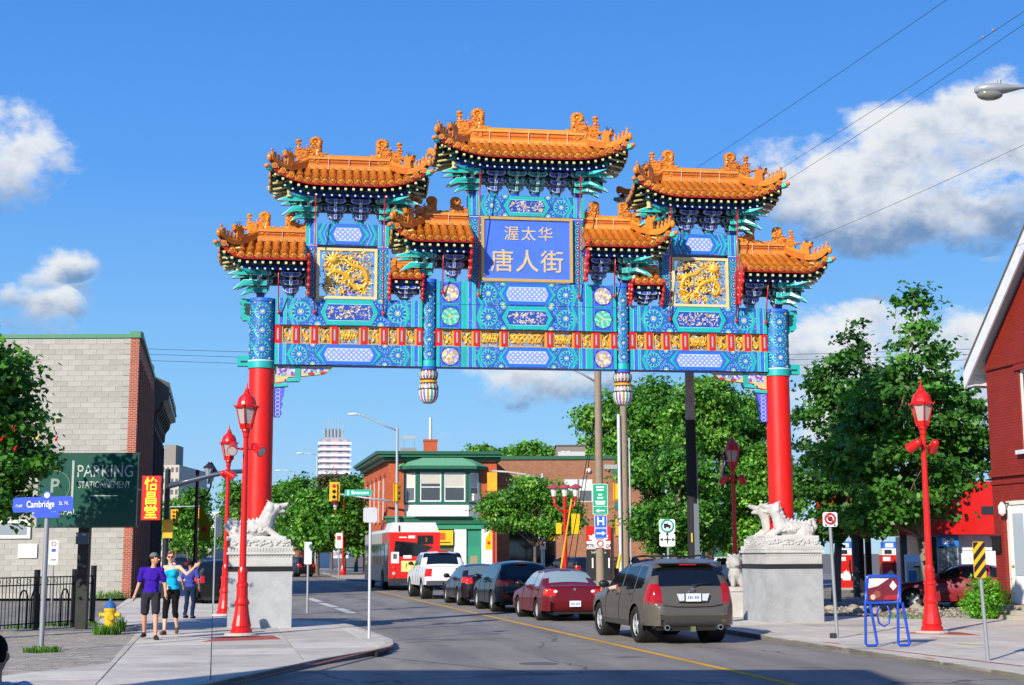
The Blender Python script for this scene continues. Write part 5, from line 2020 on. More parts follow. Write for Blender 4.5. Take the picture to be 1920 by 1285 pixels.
roof(-2.4, 2.56, 10.9, 11.79, 12.38, 1.02, True, True, .34, 1.05, .205, .40, clusters=[-1.4, -.82, -.27, .27, .82, 1.4], tones=['blue', 'blue', 'teal', 'teal', 'blue', 'blue'])
for sg in (-1, 1):
    c = 4.6 * sg
    c2 = c + (.09 if sg > 0 else 0)
    roof(c2 - 1.95, c2 + 1.98, 10.02, 10.91, 11.52, 1.0, True, True, .30, .96, .21, .40, clusters=[c - .95, c - .32, c + .32, c + .95], tones=['blue'])
    a, b_ = sorted((sg * (7.86 if sg > 0 else 7.74), sg * 5.62))
    out_, = [sg * 6.66]
    roof(a, b_, 8.08, 9.0, 9.6, .96, sg < 0, sg > 0, .28, .84, .21, .36, clusters=sorted([sg * 6.75, sg * 6.0]), tones=['blue'])
    a, b_ = sorted((sg * 1.42, sg * (3.66 if sg > 0 else 3.5)))
    roof(a, b_, 8.62, 9.56, 10.16, .96, sg > 0 and False or sg < 0, sg > 0, .28, .82, .21, .36, clusters=sorted([sg * 2.62, sg * 1.9]), tones=['blue'])
    a, b_ = sorted((sg * 2.74, sg * 3.5))
    roof(a, b_, 8.09, 8.66, 9.0, .6, False, False, .16, False, .19, 0, clusters=[(a + b_) / 2], tones=['blue'])
    # red scalloped gable boards where a roof meets a bay
    for (u, z0, z1, d) in ((5.56, 8.15, 9.02, 1.0), (1.5, 8.68, 9.58, 1.0), (2.7, 8.12, 8.66, .6), (3.53, 8.12, 8.66, .6)):
        g = B('c8160f')
        prof = []
        k = 6
        for i in range(k):
            t = i / (k - 1)
            prof.append((-d + .42 * d * t + (.05 if i % 2 else 0), z1 - (z1 - z0) * t))
        poly = [(-.12, z1), *prof, (-.12, z0)] if False else prof + [(-.15, z0), (-.15, z1)]
        g.prism(poly, u * sg - .03, u * sg + .03, 'x', 'c41510', 'a8100c')
        for i in range(k):
            g.sph((u * sg, prof[i][0], prof[i][1]), (.045, .06, .07), 7, 5, 'cc1a12')
            if i:
                for s_ in (-1, 1):
                    g.sph((u * sg + s_ * .03, prof[i][0] + .2, prof[i][1] + .06), (.02, .03, .03), 6, 4, 'd8a878')
        g.out('gable_board', 'gloss', ARCH)
    # carved spandrels under the beam
    u = 6.36 * sg
    S = lambda pts: [(u - sg * x, z) for x, z in pts][::-sg]
    p = B(CREAM)
    p.prism(S([(0, 6.39), (0, 5.95), (.3, 6.0), (.34, 6.1), (.62, 6.12), (1.05, 6.17), (1.25, 6.2), (1.45, 6.39)]), -.08, .08, 'y', 'cbb682', 'a8905a')
    p.prism(S([(.05, 6.36), (.05, 6.12), (.5, 6.17), (.5, 6.36)]), -.086, -.081, 'y', 'b8b0d8', 'b8b0d8')
    p.prism(S([(.68, 6.36), (.7, 6.2), (1.02, 6.21), (1.22, 6.24), (1.34, 6.36)]), -.086, -.081, 'y', '8fb8d8', '8fb8d8')
    rnd = random.Random(8)
    for i in range(60):
        x, z = (rnd.uniform(.08, .48), rnd.uniform(6.16, 6.34)) if i % 2 else (rnd.uniform(.74, 1.2), rnd.uniform(6.23, 6.33))
        disc(p, u - sg * x, z, .03, -.088 - .0001 * i, ('7a3fa0', '3a50c8', 'd8e0f0', 'c84a6a', '38b0b0')[i % 5], 7)
    for (x, z, c) in ((.32, 6.02, 'b0301c'), (.1, 5.93, 'b0301c'), (.9, 6.19, 'c03020'), (1.2, 6.22, 'c03020')):
        p.box(u - sg * x - .07, u - sg * x + .07, -.1, -.082, z - .02, z + .03, c)
    p.prism(S([(.5, 6.39), (.5, 6.05), (.64, 6.05), (.64, 6.39)]), -.1, .1, 'y', '2a9f9c', '175a5a')
    p.prism(S([(.3, 6.06), (.3, 5.98), (.62, 6.0), (.62, 6.06)]), -.11, .11, 'y', '2fb0aa', '175a5a')
    p.prism(S([(0, 5.93), (0, 5.84), (.34, 5.87), (.34, 5.93)]), -.11, .11, 'y', '2fb0aa', '175a5a')
    p.prism(S([(.0, 5.84), (.0, 5.1), (.14, 5.1), (.2, 5.2), (.16, 5.3), (.22, 5.42), (.18, 5.52), (.24, 5.66), (.26, 5.84)]), -.07, .07, 'y', '5560d0', '3038a0')
    for i in range(7):
        z = 5.16 + i * .1
        p.tube([(u - sg * (.1 + .06 * math.cos(t)), -.076, z + .05 * math.sin(t)) for t in [q * .9 for q in range(7)]], .012, 5, 'a8b0f0', True)
    p.out('spandrel_bracket', 'paint', ARCH)

# red steel stays from the eaves down to the beams
for (u, y0, z0, z1, yb) in ((-5.42, -.75, 10.7, 7.72, -.3), (-3.7, -.75, 10.7, 7.72, -.3), (3.72, -.75, 10.7, 7.72, -.3), (5.5, -.75, 10.7, 7.72, -.3),
                            (-1.28, -.8, 11.35, 8.25, -.33), (1.32, -.8, 11.35, 8.25, -.33), (-6.3, -.7, 8.8, 7.7, -.3), (6.3, -.7, 8.8, 7.7, -.3), (-2.2, -.7, 9.35, 8.3, -.33), (2.24, -.7, 9.35, 8.3, -.33)):
    s = B('b4102a').tube([(u, y0, z0), (u, (y0 + yb) / 2, (z0 + z1) / 2), (u + .02, yb, z1)], .016, 6)
    s.sph((u + .02, yb, z1), (.04, .04, .06), 8, 5, 'c01424')
    s.out('steel_stay', 'gloss', ARCH)
# ================================================================ trees
def leaf_mesh(name, lobes, n, size, cols, seed, shape=1.0, shell_=.55, flat=.35, per=26):
    """many small leaf faces gathered in clumps through the volume of the lobes; lobes: (x, y, z, rx, ry, rz)"""
    r = np.random.default_rng(seed)
    vol = np.array([l[3] * l[4] * l[5] for l in lobes]) ** .75
    nc = max(1, n // per)
    li = r.choice(len(lobes), nc, p=vol / vol.sum())
    L = np.array(lobes)[li]
    d = r.normal(size=(nc, 3))
    d /= np.linalg.norm(d, axis=1)[:, None]
    rad = shell_ + (1 - shell_) * r.random(nc) ** .6
    rad *= r.uniform(.82, 1.14, nc)
    c = L[:, :3] + d * L[:, 3:] * rad[:, None]
    cs = r.uniform(.8, 1.25, nc)
    # leaves of a clump: spread in a flattened disc hanging outwards
    k = np.repeat(np.arange(nc), per)
    m = len(k)
    sp = size * 2.6
    off = r.normal(size=(m, 3)) * np.array([sp, sp, sp * flat])
    p = c[k] + off * cs[k][:, None]
    nrm = d[k] * .55 + r.normal(size=(m, 3)) * .55 + np.array([0, 0, .55])
    nrm /= np.linalg.norm(nrm, axis=1)[:, None]
    t = np.cross(nrm, r.normal(size=(m, 3)))
    t /= np.linalg.norm(t, axis=1)[:, None]
    b_ = np.cross(nrm, t)
    s = size * r.uniform(.6, 1.25, m)[:, None]
    v = np.stack([p - t * s, p + b_ * s * .62 * shape - t * s * .15, p + t * s, p - b_ * s * .62 * shape - t * s * .15], 1).reshape(-1, 3)
    me = bpy.data.meshes.new(name)
    me.vertices.add(4 * m)
    me.vertices.foreach_set('co', v.astype('f').ravel())
    me.loops.add(4 * m)
    me.loops.foreach_set('vertex_index', np.arange(4 * m, dtype='i'))
    me.polygons.add(m)
    me.polygons.foreach_set('loop_start', np.arange(0, 4 * m, 4, dtype='i'))
    me.polygons.foreach_set('loop_total', np.full(m, 4, 'i'))
    me.update(calc_edges=True)
    pal = np.array([lin(c_) for c_ in cols])
    tone = (pal[r.integers(0, len(cols), nc)] * r.uniform(.7, 1.35, nc)[:, None])[k] * .7 + pal[r.integers(0, len(cols), m)] * .3
    arr = np.ones((m, 4), 'f')
    arr[:, :3] = tone * r.uniform(.75, 1.25, m)[:, None]
    a = me.attributes.new('Col', 'FLOAT_COLOR', 'FACE')
    a.data.foreach_set('color', arr.ravel())
    me.materials.append(MATS['leaf'])
    return me

def limb(b, p, q, r0, r1, rnd, bend=.12, n=6):
    p, q = Vector(p), Vector(q)
    L = (q - p).length
    o = Vector((rnd.uniform(-1, 1), rnd.uniform(-1, 1), rnd.uniform(-.3, .6))) * L * bend
    pts = [p.lerp(q, i / n) + o * math.sin(PI * i / n) for i in range(n + 1)]
    b.tube(pts, [r0 + (r1 - r0) * i / n for i in range(n + 1)], 7)
    return pts

MAPLE = ['44782a', '528a32', '34641f', '6aa03e', '2e5820']
LOCUST = ['569030', '6ea63a', '427826', '8cba48', '346420']
DEEP = ['48822a', '5a9634', '366822', '72a840', '2a5420']

def tree(name, label, base, trunk_h, r0, lobes, n, size, cols, seed, lean=(0, 0), group=None, bark='5c5148', limbs=None, shape=1.0, shell_=.55, per=26):
    """lobes are relative to the base point"""
    t = thing(name, label, 'tree', base, 0, group)
    rnd = random.Random(seed)
    b = B(bark)
    top = Vector((lean[0], lean[1], trunk_h))
    b.tube([(0, 0, -.1), (0, 0, .05), (lean[0] * .3, lean[1] * .3, trunk_h * .4), tuple(top)], [r0 * 1.5, r0 * 1.15, r0 * .9, r0 * .75], 10)
    for l in (limbs or lobes):
        q = Vector(l[:3]) + Vector((0, 0, -l[5] * .2 if len(l) > 5 else 0))
        pts = limb(b, top, q, r0 * .6, r0 * .12, rnd)
        for k in range(4):
            a = pts[2 + k % 4]
            e = Vector(l[:3]) + Vector([rnd.uniform(-.75, .75) * l[3 + i] for i in range(3)])
            limb(b, a, e, r0 * .25, r0 * .05, rnd, .1, 4)
    b.out('trunk', 'wood', t)
    me = leaf_mesh('crown', lobes, n, size, cols, seed, shape, shell_, per=per)
    link('crown', me, None, t)
    return t

def rel(base, px, py, Y, rx, ry, rz):
    """a crown lobe seen at a pixel, as an offset from the trunk base"""
    p = at(px, py, Y) - Vector(base)
    return (p.x, p.y, p.z, rx, ry, rz)

# the big maple by the filling station: two peaks
b0 = G(1748, 1146, .05)
Y = b0.y
k = Y / FPX
tree('maple_tree', 'large dark green maple with a tall pointed leader behind the right red street lamp', b0, 2.2, .16, [
    rel(b0, 1718, 590, Y, .42, .42, .85), rel(b0, 1722, 680, Y, .95, .95, .9), rel(b0, 1700, 760, Y, 1.7, 1.6, 1.1),
    rel(b0, 1770, 790, Y + .8, 1.4, 1.5, 1.1), rel(b0, 1790, 870, Y + .6, 1.15, 1.3, 1.0), rel(b0, 1690, 890, Y - .8, 1.6, 1.4, 1.2),
    rel(b0, 1620, 850, Y + .5, 1.5, 1.5, 1.1), rel(b0, 1750, 945, Y - .6, .8, .9, .6), rel(b0, 1660, 970, Y - .5, 1.2, 1.1, .6), rel(b0, 1825, 850, Y + 1.2, .5, .8, .9)],
    19000, .1, MAPLE, 21, (-.25, 0), 'trees by the filling station', '7a6c5c', shape=1.25, shell_=.55, per=44)
b1 = G(1568, 1128, 0)
Y = b1.y
tree('maple_tree', 'dark leafy maple beside the right gateway column, its crown joining the taller maple', b1, 2.6, .18, [
    rel(b1, 1600, 640, Y, .6, .6, .9), rel(b1, 1590, 720, Y, 1.5, 1.4, 1.3), rel(b1, 1560, 800, Y, 1.4, 1.5, 1.4), rel(b1, 1620, 830, Y + .5, 1.7, 1.6, 1.5),
    rel(b1, 1545, 890, Y, 1.0, 1.4, 1.1), rel(b1, 1600, 930, Y - .5, 1.9, 1.5, 1.2), rel(b1, 1665, 740, Y + .6, 1.1, 1.3, 1.1), rel(b1, 1650, 800, Y + .4, 1.3, 1.3, 1.2), rel(b1, 1560, 985, Y, 1.1, 1.2, .8)],
    17500, .11, ['3e6e26', '487c2c', '325c22', '5a9038', '2a501c'], 22, (.2, 0), 'trees by the filling station', '6c6054', shape=1.25, shell_=.55, per=44)
# tall green trees behind the gateway's right half
BIG = [(1165, 775, 142, 1095, 'broad bright green tree rising behind the right end of the brown building'), (1235, 745, 80, 1110, 'tall green tree with layered boughs behind the middle of the right beam span'),
       (1330, 750, 76, 1112, 'tall dense green tree behind the black sleeved pole'), (1405, 790, 82, 1108, 'green tree partly hidden behind the right gateway column'), (1440, 890, 72, 1115, 'yellowish green bushy tree low beside the right gateway column'), (1270, 880, 70, 1120, 'lower spreading green tree over the parked cars behind the truck route sign')]
for i, (px, pyt, Y, pb, lab) in enumerate(BIG):
    b0 = Vector((at(px, 1040, Y).x, Y, 0))
    k = Y / FPX
    rnd = random.Random(40 + i)
    top = at(px, pyt - 45, Y).z
    L_ = []
    for j in range(11):
        zz = rnd.uniform(top * .28, top * .92)
        sp_ = 46 * k * (1.05 - .55 * abs(zz / top - .5))
        L_.append((rnd.uniform(-1, 1) * sp_, rnd.uniform(-1, 1) * sp_ * .8, zz, rnd.uniform(32, 56) * k, rnd.uniform(32, 56) * k, rnd.uniform(20, 36) * k))
    L_.append((0, 0, top * .86, 44 * k, 44 * k, top * .12))
    tree('street_tree', lab, b0, top * .3, .26, L_, 30000, 4.4 * k, LOCUST if i % 2 == 0 else DEEP, 50 + i, group='tall green trees behind the gateway', shell_=.35)
# trees over the roofs of the corner and brown buildings
for i, (px, pyt, Y, w_, lab) in enumerate(((905, 828, 165, 34, 'green tree top showing over the flat roof just right of the brick chimney'), (965, 835, 170, 38, 'green tree top in the middle of the brown building roofline'), (1022, 832, 160, 34, 'green tree top just left of the roof penthouse'))):
    b0 = Vector((at(px, 1040, Y).x, Y, 0))
    k = Y / FPX
    top = at(px, pyt, Y).z
    rnd = random.Random(70 + i)
    tree('background_tree', lab, b0, top * .5, .3, [(rnd.uniform(-1, 1) * w_ * k, rnd.uniform(-1, 1) * w_ * k, top * rnd.uniform(.72, .95), 18 * k, 18 * k, 14 * k) for j in range(6)] + [(0, 0, top * .9, 22 * k, 22 * k, 16 * k)], 7000, .26, LOCUST, 80 + i, group='trees over the far roofs')
# locust in front of the brown building
b0 = G(1005, 1080, 0)
b0 = Vector((at(1003, 1040, 92).x, 92, 0))
Y = 92
tree('locust_tree', 'feathery light green locust tree in front of the brown brick building', b0, 2.3, .12, [
    rel(b0, 960, 940, Y, 1.8, 1.5, .8), rel(b0, 1010, 925, Y, 2.0, 1.6, .9), rel(b0, 1050, 950, Y, 1.3, 1.4, .8), rel(b0, 925, 955, Y, 1.1, 1.1, .6),
    rel(b0, 960, 980, Y - .4, 1.7, 1.3, .6), rel(b0, 1030, 985, Y, 1.5, 1.3, .7), rel(b0, 995, 905, Y, 1.0, 1.0, .5), rel(b0, 1075, 975, Y, .8, 1, .8)],
    17000, .12, LOCUST, 90, shell_=.35)
# trees along the far side of the junction, left of the corner building
FT = [(528, 905, 150, 26, 'small green tree just right of the left gateway column'), (560, 900, 140, 22, 'slim green tree below the apartment tower, left of the light pole'), (595, 925, 128, 40, 'wide green tree in front of the distant white gable'),
      (645, 905, 126, 38, 'dense dark green tree left of the corner building'), (668, 900, 150, 26, 'dark green tree close behind the brick side wall'), (622, 885, 170, 24, 'brownish green tree top below the apartment tower')]
for i, (px, pyt, Y, w_, lab) in enumerate(FT):
    b0 = Vector((at(px, 1040, Y).x, Y, 0))
    k = Y / FPX
    top = at(px, pyt - 8, Y).z
    rnd = random.Random(110 + i)
    L_ = [(rnd.uniform(-1, 1) * w_ * k * .7, rnd.uniform(-1, 1) * w_ * k * .7, top * rnd.uniform(.3, .88), w_ * k * .42, w_ * k * .42, top * .13) for j in range(9)] + [(0, 0, top * .86, w_ * k * .35, w_ * k * .35, top * .13)]
    tree('roadside_tree', lab, b0, top * .3, .2, L_, 9000, .22, (LOCUST, DEEP, LOCUST, DEEP, MAPLE, ['5a5a34', '4c5c2c', '6a5a3c'])[i], 120 + i, group='trees across the junction', shell_=.35)
# left street trees far off
for i, (px, pyt, Y, w_, lab) in enumerate(((352, 920, 180, 26, 'bright green tree over the parked cars on the left street'), (376, 950, 220, 16, 'dark green tree beside the banner lamp on the left street'), (448, 900, 230, 24, 'green tree seen between the two left red lamp posts'), (432, 940, 260, 16, 'small far green tree left of the gateway column'), (330, 935, 200, 14, 'green tree just right of the red Chinese sign'))):
    b0 = Vector((at(px, 1040, Y).x, Y, 0))
    k = Y / FPX
    top = at(px, pyt, Y).z
    rnd = random.Random(140 + i)
    L_ = [(rnd.uniform(-1, 1) * w_ * k * .7, rnd.uniform(-1, 1) * w_ * k, top * rnd.uniform(.3, .9), w_ * k * .45, w_ * k * .45, top * .14) for j in range(8)]
    tree('roadside_tree', lab, b0, top * .35, .2, L_, 4500, .3, DEEP if i % 2 else LOCUST, 150 + i, group='trees down the left street', shell_=.35)
# the tree at the left edge, in front of the parking sign
b0 = Vector((at(-60, 1040, 29.6).x, 29.6, SW))
Y = 29.6
tree('maple_tree', 'leafy maple reaching into the picture at the left edge in front of the parking sign', b0, 2.4, .13, [
    rel(b0, -10, 730, Y, .72, .8, .6), rel(b0, -30, 760, Y, 1.0, 1.0, .9), rel(b0, 20, 790, Y, .72, .8, .46), rel(b0, 66, 818, Y, .28, .4, .16), rel(b0, 10, 860, Y, .9, .9, .65),
    rel(b0, 45, 875, Y + .3, .5, .6, .36), rel(b0, -20, 930, Y, .85, .9, .55), rel(b0, 22, 945, Y, .48, .6, .42), rel(b0, -60, 850, Y + .8, 1.2, 1.0, 1.2), rel(b0, -70, 700, Y, 1.3, 1.2, 1.1), rel(b0, -40, 690, Y - .6, 1.1, 1.0, .8)],
    16000, .082, MAPLE, 160, (.1, 0), None, shape=1.25, shell_=.3)
# red and yellow lanterns glimpsed in that tree
for i, (px, py, c, lab) in enumerate(((105, 822, 'c01818', 'red cloth ribbon at the tip of the left tree bough'), (70, 820, 'd8c83a', 'yellow paper decoration hanging in the left tree'), (25, 803, 'c41a1a', 'small red ornament high in the left tree'), (28, 840, 'c41a1a', 'small red ornament lower in the left tree'), (3, 822, 'c41a1a', 'red ornament at the picture edge in the left tree'))):
    p = at(px, py, 28.9)
    b = B(c)
    b.cyl((0, 0, -.03), (.04, 0, .05), .022, .012, 8)
    b.sph((0, 0, -.03), (.03, .025, .03), 8, 5)
    o = b.out('ornament', 'cloth', None, p)
    o['label'], o['category'], o['group'] = lab, 'ornament', 'decorations in the left tree'
# bush by the red house
b0 = G(1846, 1160, SW)
t = thing('bush', 'bright green rounded bush growing against the red house', 'bush', b0)
b = B('5a4a38')
for i in range(9):
    a = i * .7
    b.tube([(0, 0, -.02), (.2 * math.cos(a), .2 * math.sin(a), .5), (.36 * math.cos(a), .36 * math.sin(a), .95)], [.025, .018, .008], 5)
b.out('stem', 'wood', t)
link('foliage', leaf_mesh('foliage', [(0, 0, .45, .42, .42, .42), (-.1, -.1, .3, .34, .34, .3), (.12, 0, .7, .32, .32, .32), (.05, .1, .92, .2, .2, .2)], 4200, .05, ['5a9a20', '6cac2c', '4a8818', '7cb838'], 170), None, t)
# weeds
def weeds(label, p, r, n, h, seed):
    rr = np.random.default_rng(seed)
    b = B('4a7a26')
    for i in range(n):
        a, q = rr.uniform(0, 6.28), r * math.sqrt(rr.random())
        x, y = q * math.cos(a), q * math.sin(a)
        hh = h * rr.uniform(.4, 1)
        dx, dy = rr.uniform(-.4, .4, 2) * hh
        wv = rr.uniform(.006, .014)
        e = rr.uniform(0, 3.14)
        ca, sa = wv * math.cos(e), wv * math.sin(e)
        b.add([(x - ca, y - sa, 0), (x + ca, y + sa, 0), (x + dx * .4 + ca, y + dy * .4 + sa, hh * .6), (x + dx, y + dy, hh), (x + dx * .4 - ca, y + dy * .4 - sa, hh * .6)], [(0, 1, 2, 3, 4)], ('4a7a26', '5c8c30', '3a6820', '7a9a44')[i % 4])
    o = b.out('weeds', 'leaf', None, p)
    o['kind'] = 'stuff'
    o['label'] = label
for i, (px, py, r, n, h) in enumerate(((78, 1223, .32, 260, .13), (200, 1190, .3, 420, .26), (45, 1178, .5, 160, .1), (110, 1174, .6, 200, .12), (160, 1172, .4, 160, .12), (205, 1122, .9, 420, .4), (238, 1120, .7, 300, .22), (222, 1185, .14, 120, .4), (1700, 1160, .6, 150, .12))):
    weeds('tuft of green weeds', G(px, py, SW), r, n, h, 200 + i)
# ================================================================ vehicles
def smooth_poly(pts, x):
    """piecewise cubic through control points (monotone x)"""
    if x <= pts[0][0]:
        return pts[0][1]
    for (a, c) in zip(pts, pts[1:]):
        if x <= c[0]:
            t = (x - a[0]) / (c[0] - a[0])
            return a[1] + (c[1] - a[1]) * t
    return pts[-1][1]

def path_pts(path, step):
    out = []
    for (a, c) in zip(path, path[1:]):
        d = math.hypot(c[0] - a[0], c[1] - a[1])
        n = max(1, int(d / step))
        for i in range(n):
            out.append((a[0] + (c[0] - a[0]) * i / n, a[1] + (c[1] - a[1]) * i / n))
    out.append(path[-1])
    # two rounds of smoothing keep the corners soft
    for _ in range(2):
        out = [out[0]] + [((p[0] + 2 * q[0] + r[0]) / 4, (p[1] + 2 * q[1] + r[1]) / 4) for p, q, r in zip(out, out[1:], out[2:])] + [out[-1]]
    return out

def car(name, label, cat, loc, rz, S, group=None):
    """S: spec. x forward from the rear axle, y left, z up. The skin is lofted along the silhouette and split into body panels, doors, panes, lamps."""
    root = thing(name, label, cat, loc, rz, group)
    step = S.get('step', .045)
    P = path_pts(S['top'], step)
    W, belt, Wr = S['W'], S['belt'], S['Wr']
    wb, wr, sill = S['wb'], S['wr'], S['sill']
    xr, xf = P[-1][0], P[0][0]
    xmin, xmax = min(p[0] for p in P), max(p[0] for p in P)
    rr = S.get('round', .34)
    NS = S.get('ns', 22)

    def half(x):
        h = W / 2
        for (e, k) in ((x - xmin, rr), (xmax - x, rr * 1.5)):
            if e < k:
                t = 1 - max(e, 0) / k
                h -= S.get('tuck', .2) * t ** 2.4
        return h

    def arch(x):
        z = sill + (.05 if x < xmin + .5 or x > xmax - .5 else 0)
        for xw in (0, wb):
            d = abs(x - xw)
            R = wr + .055
            if d < R:
                z = max(z, math.sqrt(R * R - d * d) + wr)
        return z

    def ring(p):
        x, zt = p
        h = half(x)
        zs = min(arch(x), zt - .01)
        bz = smooth_poly(belt, x)
        zb = min(bz, zt)
        pts = []
        # lower side from sill to belt: slightly bulged
        n1 = NS // 2
        for i in range(n1 + 1):
            t = i / n1
            z = zs + (zb - zs) * t
            tz = (z - sill) / max(.1, bz - sill)
            y = h * (1 - .045 * max(0, tz - .45) ** 2 * 6 - .05 * max(0, .35 - tz) ** 1.5)
            pts.append((x, y, z))
        # greenhouse side
        yb = pts[-1][1]
        zt2 = max(zt - S.get('crown', .06), zb)
        n2 = NS // 3
        hgt = zt2 - zb
        Ht = max(.05, S['roofz'] - S.get('crown', .06) - bz)
        lean = (yb - Wr / 2 * min(1, 1))
        for i in range(1, n2 + 1):
            t = i / n2
            z = zb + hgt * t
            q = min(1, (z - zb) / Ht)
            pts.append((x, yb - lean * (q * .8 + .2 * q ** 3) - .0, z))
        # crown across
        yt, n3 = pts[-1][1], NS - n1 - n2
        for i in range(1, n3 + 1):
            t = i / n3
            pts.append((x, yt * (1 - t), zt2 + (zt - zt2) * (1 - (1 - t) ** 2.2)))
        return pts, n1, n2

    rings = [ring(p) for p in P]
    n1, n2 = rings[0][1], rings[0][2]
    parts = {}

    def bld(k):
        if k not in parts:
            parts[k] = B(S['pcol'].get(k.rstrip('_'), S['col']))
        return parts[k]
    cl = S['cls']
    dz = S.get('doors', [])
    for i in range(len(P) - 1):
        A, C = rings[i][0], rings[i + 1][0]
        m = len(A)
        for j in range(m - 1):
            for s in (1, -1):
                q = [A[j], C[j], C[j + 1], A[j + 1]]
                cx, cy, cz = [sum(v[d] for v in q) / 4 for d in range(3)]
                zone = 'side' if j < n1 else ('glass' if j < n1 + n2 else 'top')
                k = cl(cx, cy * s, cz, zone, abs(C[0][0] - A[0][0]) < abs(P[i + 1][1] - P[i][1]) * .9)
                if k == 'body' and zone == 'side' or (k == 'body' and zone == 'glass'):
                    for di, (d0, d1) in enumerate(dz):
                        if d0 < cx < d1 and cz > sill + .06 and cz > arch(cx) + .03:
                            k = ('front_door', 'rear_door')[di] + ('' if s > 0 else '_')
                if k in ('tail_lamp', 'head_lamp', 'trim') and s < 0:
                    k += '_'
                if k == 'window':
                    k += '_' * ((s < 0) * 3 + (cx > .2) + (cx > 1.1))
                q = [(v[0], v[1] * s, v[2]) for v in q]
                if s < 0:
                    q = q[::-1]
                b = bld(k)
                b.add(q, [(0, 1, 2, 3)], None, True)
    # underside
    ub = bld('underbody')
    ub.box(xmin + .12, xmax - .15, -W / 2 + .2, W / 2 - .2, sill - .04, sill + .25, '141414')
    mats = S.get('mats', {})
    objs = {}
    for k, b in parts.items():
        nm = k.rstrip('_')
        mt = mats.get(nm, {'window': 'glass', 'rear_window': 'glass', 'windscreen': 'glass', 'underbody': 'rubber', 'tail_lamp': 'lens', 'head_lamp': 'lens', 'bumper': S['paint'], 'trim': 'rubber'}.get(nm, S['paint']))
        me = b.mesh(nm)
        # weld so that smooth shading runs across the faces
        import bmesh
        bm = bmesh.new()
        bm.from_mesh(me)
        bmesh.ops.remove_doubles(bm, verts=bm.verts, dist=.0006)
        bm.to_mesh(me)
        bm.free()
        objs[k] = link(nm, me, mt, root)
    # door gaps: thin dark lines at the door edges
    for d0, d1 in dz:
        for xd in (d0, d1):
            for s in (1, -1):
                b = B('0b0b0c')
                z0, z1 = max(arch(xd), sill) + .08, smooth_poly(belt, xd)
                pts = []
                for q in range(8):
                    z = z0 + (z1 - z0) * q / 7
                    tz = (z - sill) / max(.1, z1 - sill)
                    pts.append((xd, s * (half(xd) * (1 - .045 * max(0, tz - .45) ** 2 * 6 - .05 * max(0, .35 - tz) ** 1.5) + .001), z))
                b.tube(pts, .007, 5)
                b.out('door_gap', 'rubber', root)
    # wheels
    tr = S.get('track', W - .22)
    for xw in (0, wb):
        for s in (1, -1):
            y = s * tr / 2
            ow = S.get('tw', .22)
            wh = part('wheel', root)
            wh.location = (xw, y, wr)
            t = B('1b1b1c')
            n = 28
            prof = [(wr * .66, ow / 2 - .02), (wr * .86, ow / 2), (wr * .97, ow / 2 - .03), (wr, ow / 2 - .06), (wr, -ow / 2 + .06), (wr * .97, -ow / 2 + .03), (wr * .86, -ow / 2), (wr * .66, -ow / 2 + .02)]
            t.lathe(prof, n, (0, 0, 0), '1d1d1e')
            t.v = [(x, -z, y2) for x, y2, z in t.v]
            t.out('tyre', 'rubber', wh)
            r_ = B(S.get('rim', 'a8acb0'))
            rim = wr * .66
            o = s * (ow / 2 - .035)
            r_.lathe([(rim, -.02), (rim * .93, 0), (rim * .9, -.03)], n, (0, 0, 0))
            r_.lathe([(rim * .95, -.06), (.001, -.06)], n, (0, 0, 0), '26282a')
            sp = S.get('spokes', 5)
            if sp:
                for i in range(sp):
                    a = 2 * PI * i / sp + .3
                    ca, sa = math.cos(a), math.sin(a)
                    w0, w1 = .05, .035
                    r_.add([(ca * rim * .2 - sa * w0, sa * rim * .2 + ca * w0, -.012), (ca * rim * .2 + sa * w0, sa * rim * .2 - ca * w0, -.012), (ca * rim * .92 + sa * w1, sa * rim * .92 - ca * w1, -.004), (ca * rim * .92 - sa * w1, sa * rim * .92 + ca * w1, -.004)], [(0, 1, 2, 3)])
                r_.lathe([(rim * .3, -.03), (rim * .26, -.004), (0, 0)], 14, (0, 0, 0))
            else:
                r_.lathe([(rim * .9, -.03), (rim * .6, -.005), (rim * .3, -.02), (0, -.01)], n, (0, 0, 0))
            r_.v = [(x, o + z * s, y2) if s < 0 else (x, o + z, y2) for x, y2, z in r_.v]
            if s > 0:
                r_.f = [f[::-1] for f in r_.f]
            r_.out('rim', 'galv', wh)
            wl = B('0c0c0c')
            wl.cyl((0, -s * .3, .02), (0, s * .01, .02), wr + .05, wr + .05, 20, '0b0b0b')
            wl.out('wheel_well', 'rubber', wh)
    # mirrors
    for s in (1, -1):
        mx, mz = S['mirror']
        b = B(S.get('mcol', S['col']))
        y = s * (half(mx) + .07)
        b.sph((mx, y + s * .03, mz + .06), (.07, .12, .085), 10, 7)
        b.cyl((mx, y - s * .12, mz), (mx, y, mz + .03), .03, .03, 6)
        b.out('mirror', S['paint'], root)
    # handles, number plate
    b = B(S.get('hcol', S['col']))
    for (hx, hz) in S.get('handles', []):
        for s in (1, -1):
            b2 = B(S.get('hcol', S['col']))
            b2.box(hx - .09, hx + .09, s * half(hx) * .985 - .012, s * half(hx) * .985 + .03 * (1 if s > 0 else 1), hz - .014, hz + .014)
            b2.out('handle', S['paint'], root)
    S['half'] = half
    if 'plate' in S:
        x, z = S['plate'][:2]
        pb = B('dfe4ea')
        pb.box(x - .02, x, -.155, .155, z - .078, z + .078)
        po = pb.out('number_plate', 'paint', root)
        pb = B('4a62aa')
        for q in range(6):
            yq = .105 - .036 * q - (.03 if q > 2 else 0)
            pb.box(x - .022, x - .0205, yq - .011, yq + .011, z - .03, z + .03)
        pb.out('plate_print', 'paint', po)
    root['_x'] = 0
    del root['_x']
    return root, half

def ribbon(root, pts, wdt, col, name, material='rubber'):
    B(col).tube(pts, wdt, 5).out(name, material, root)

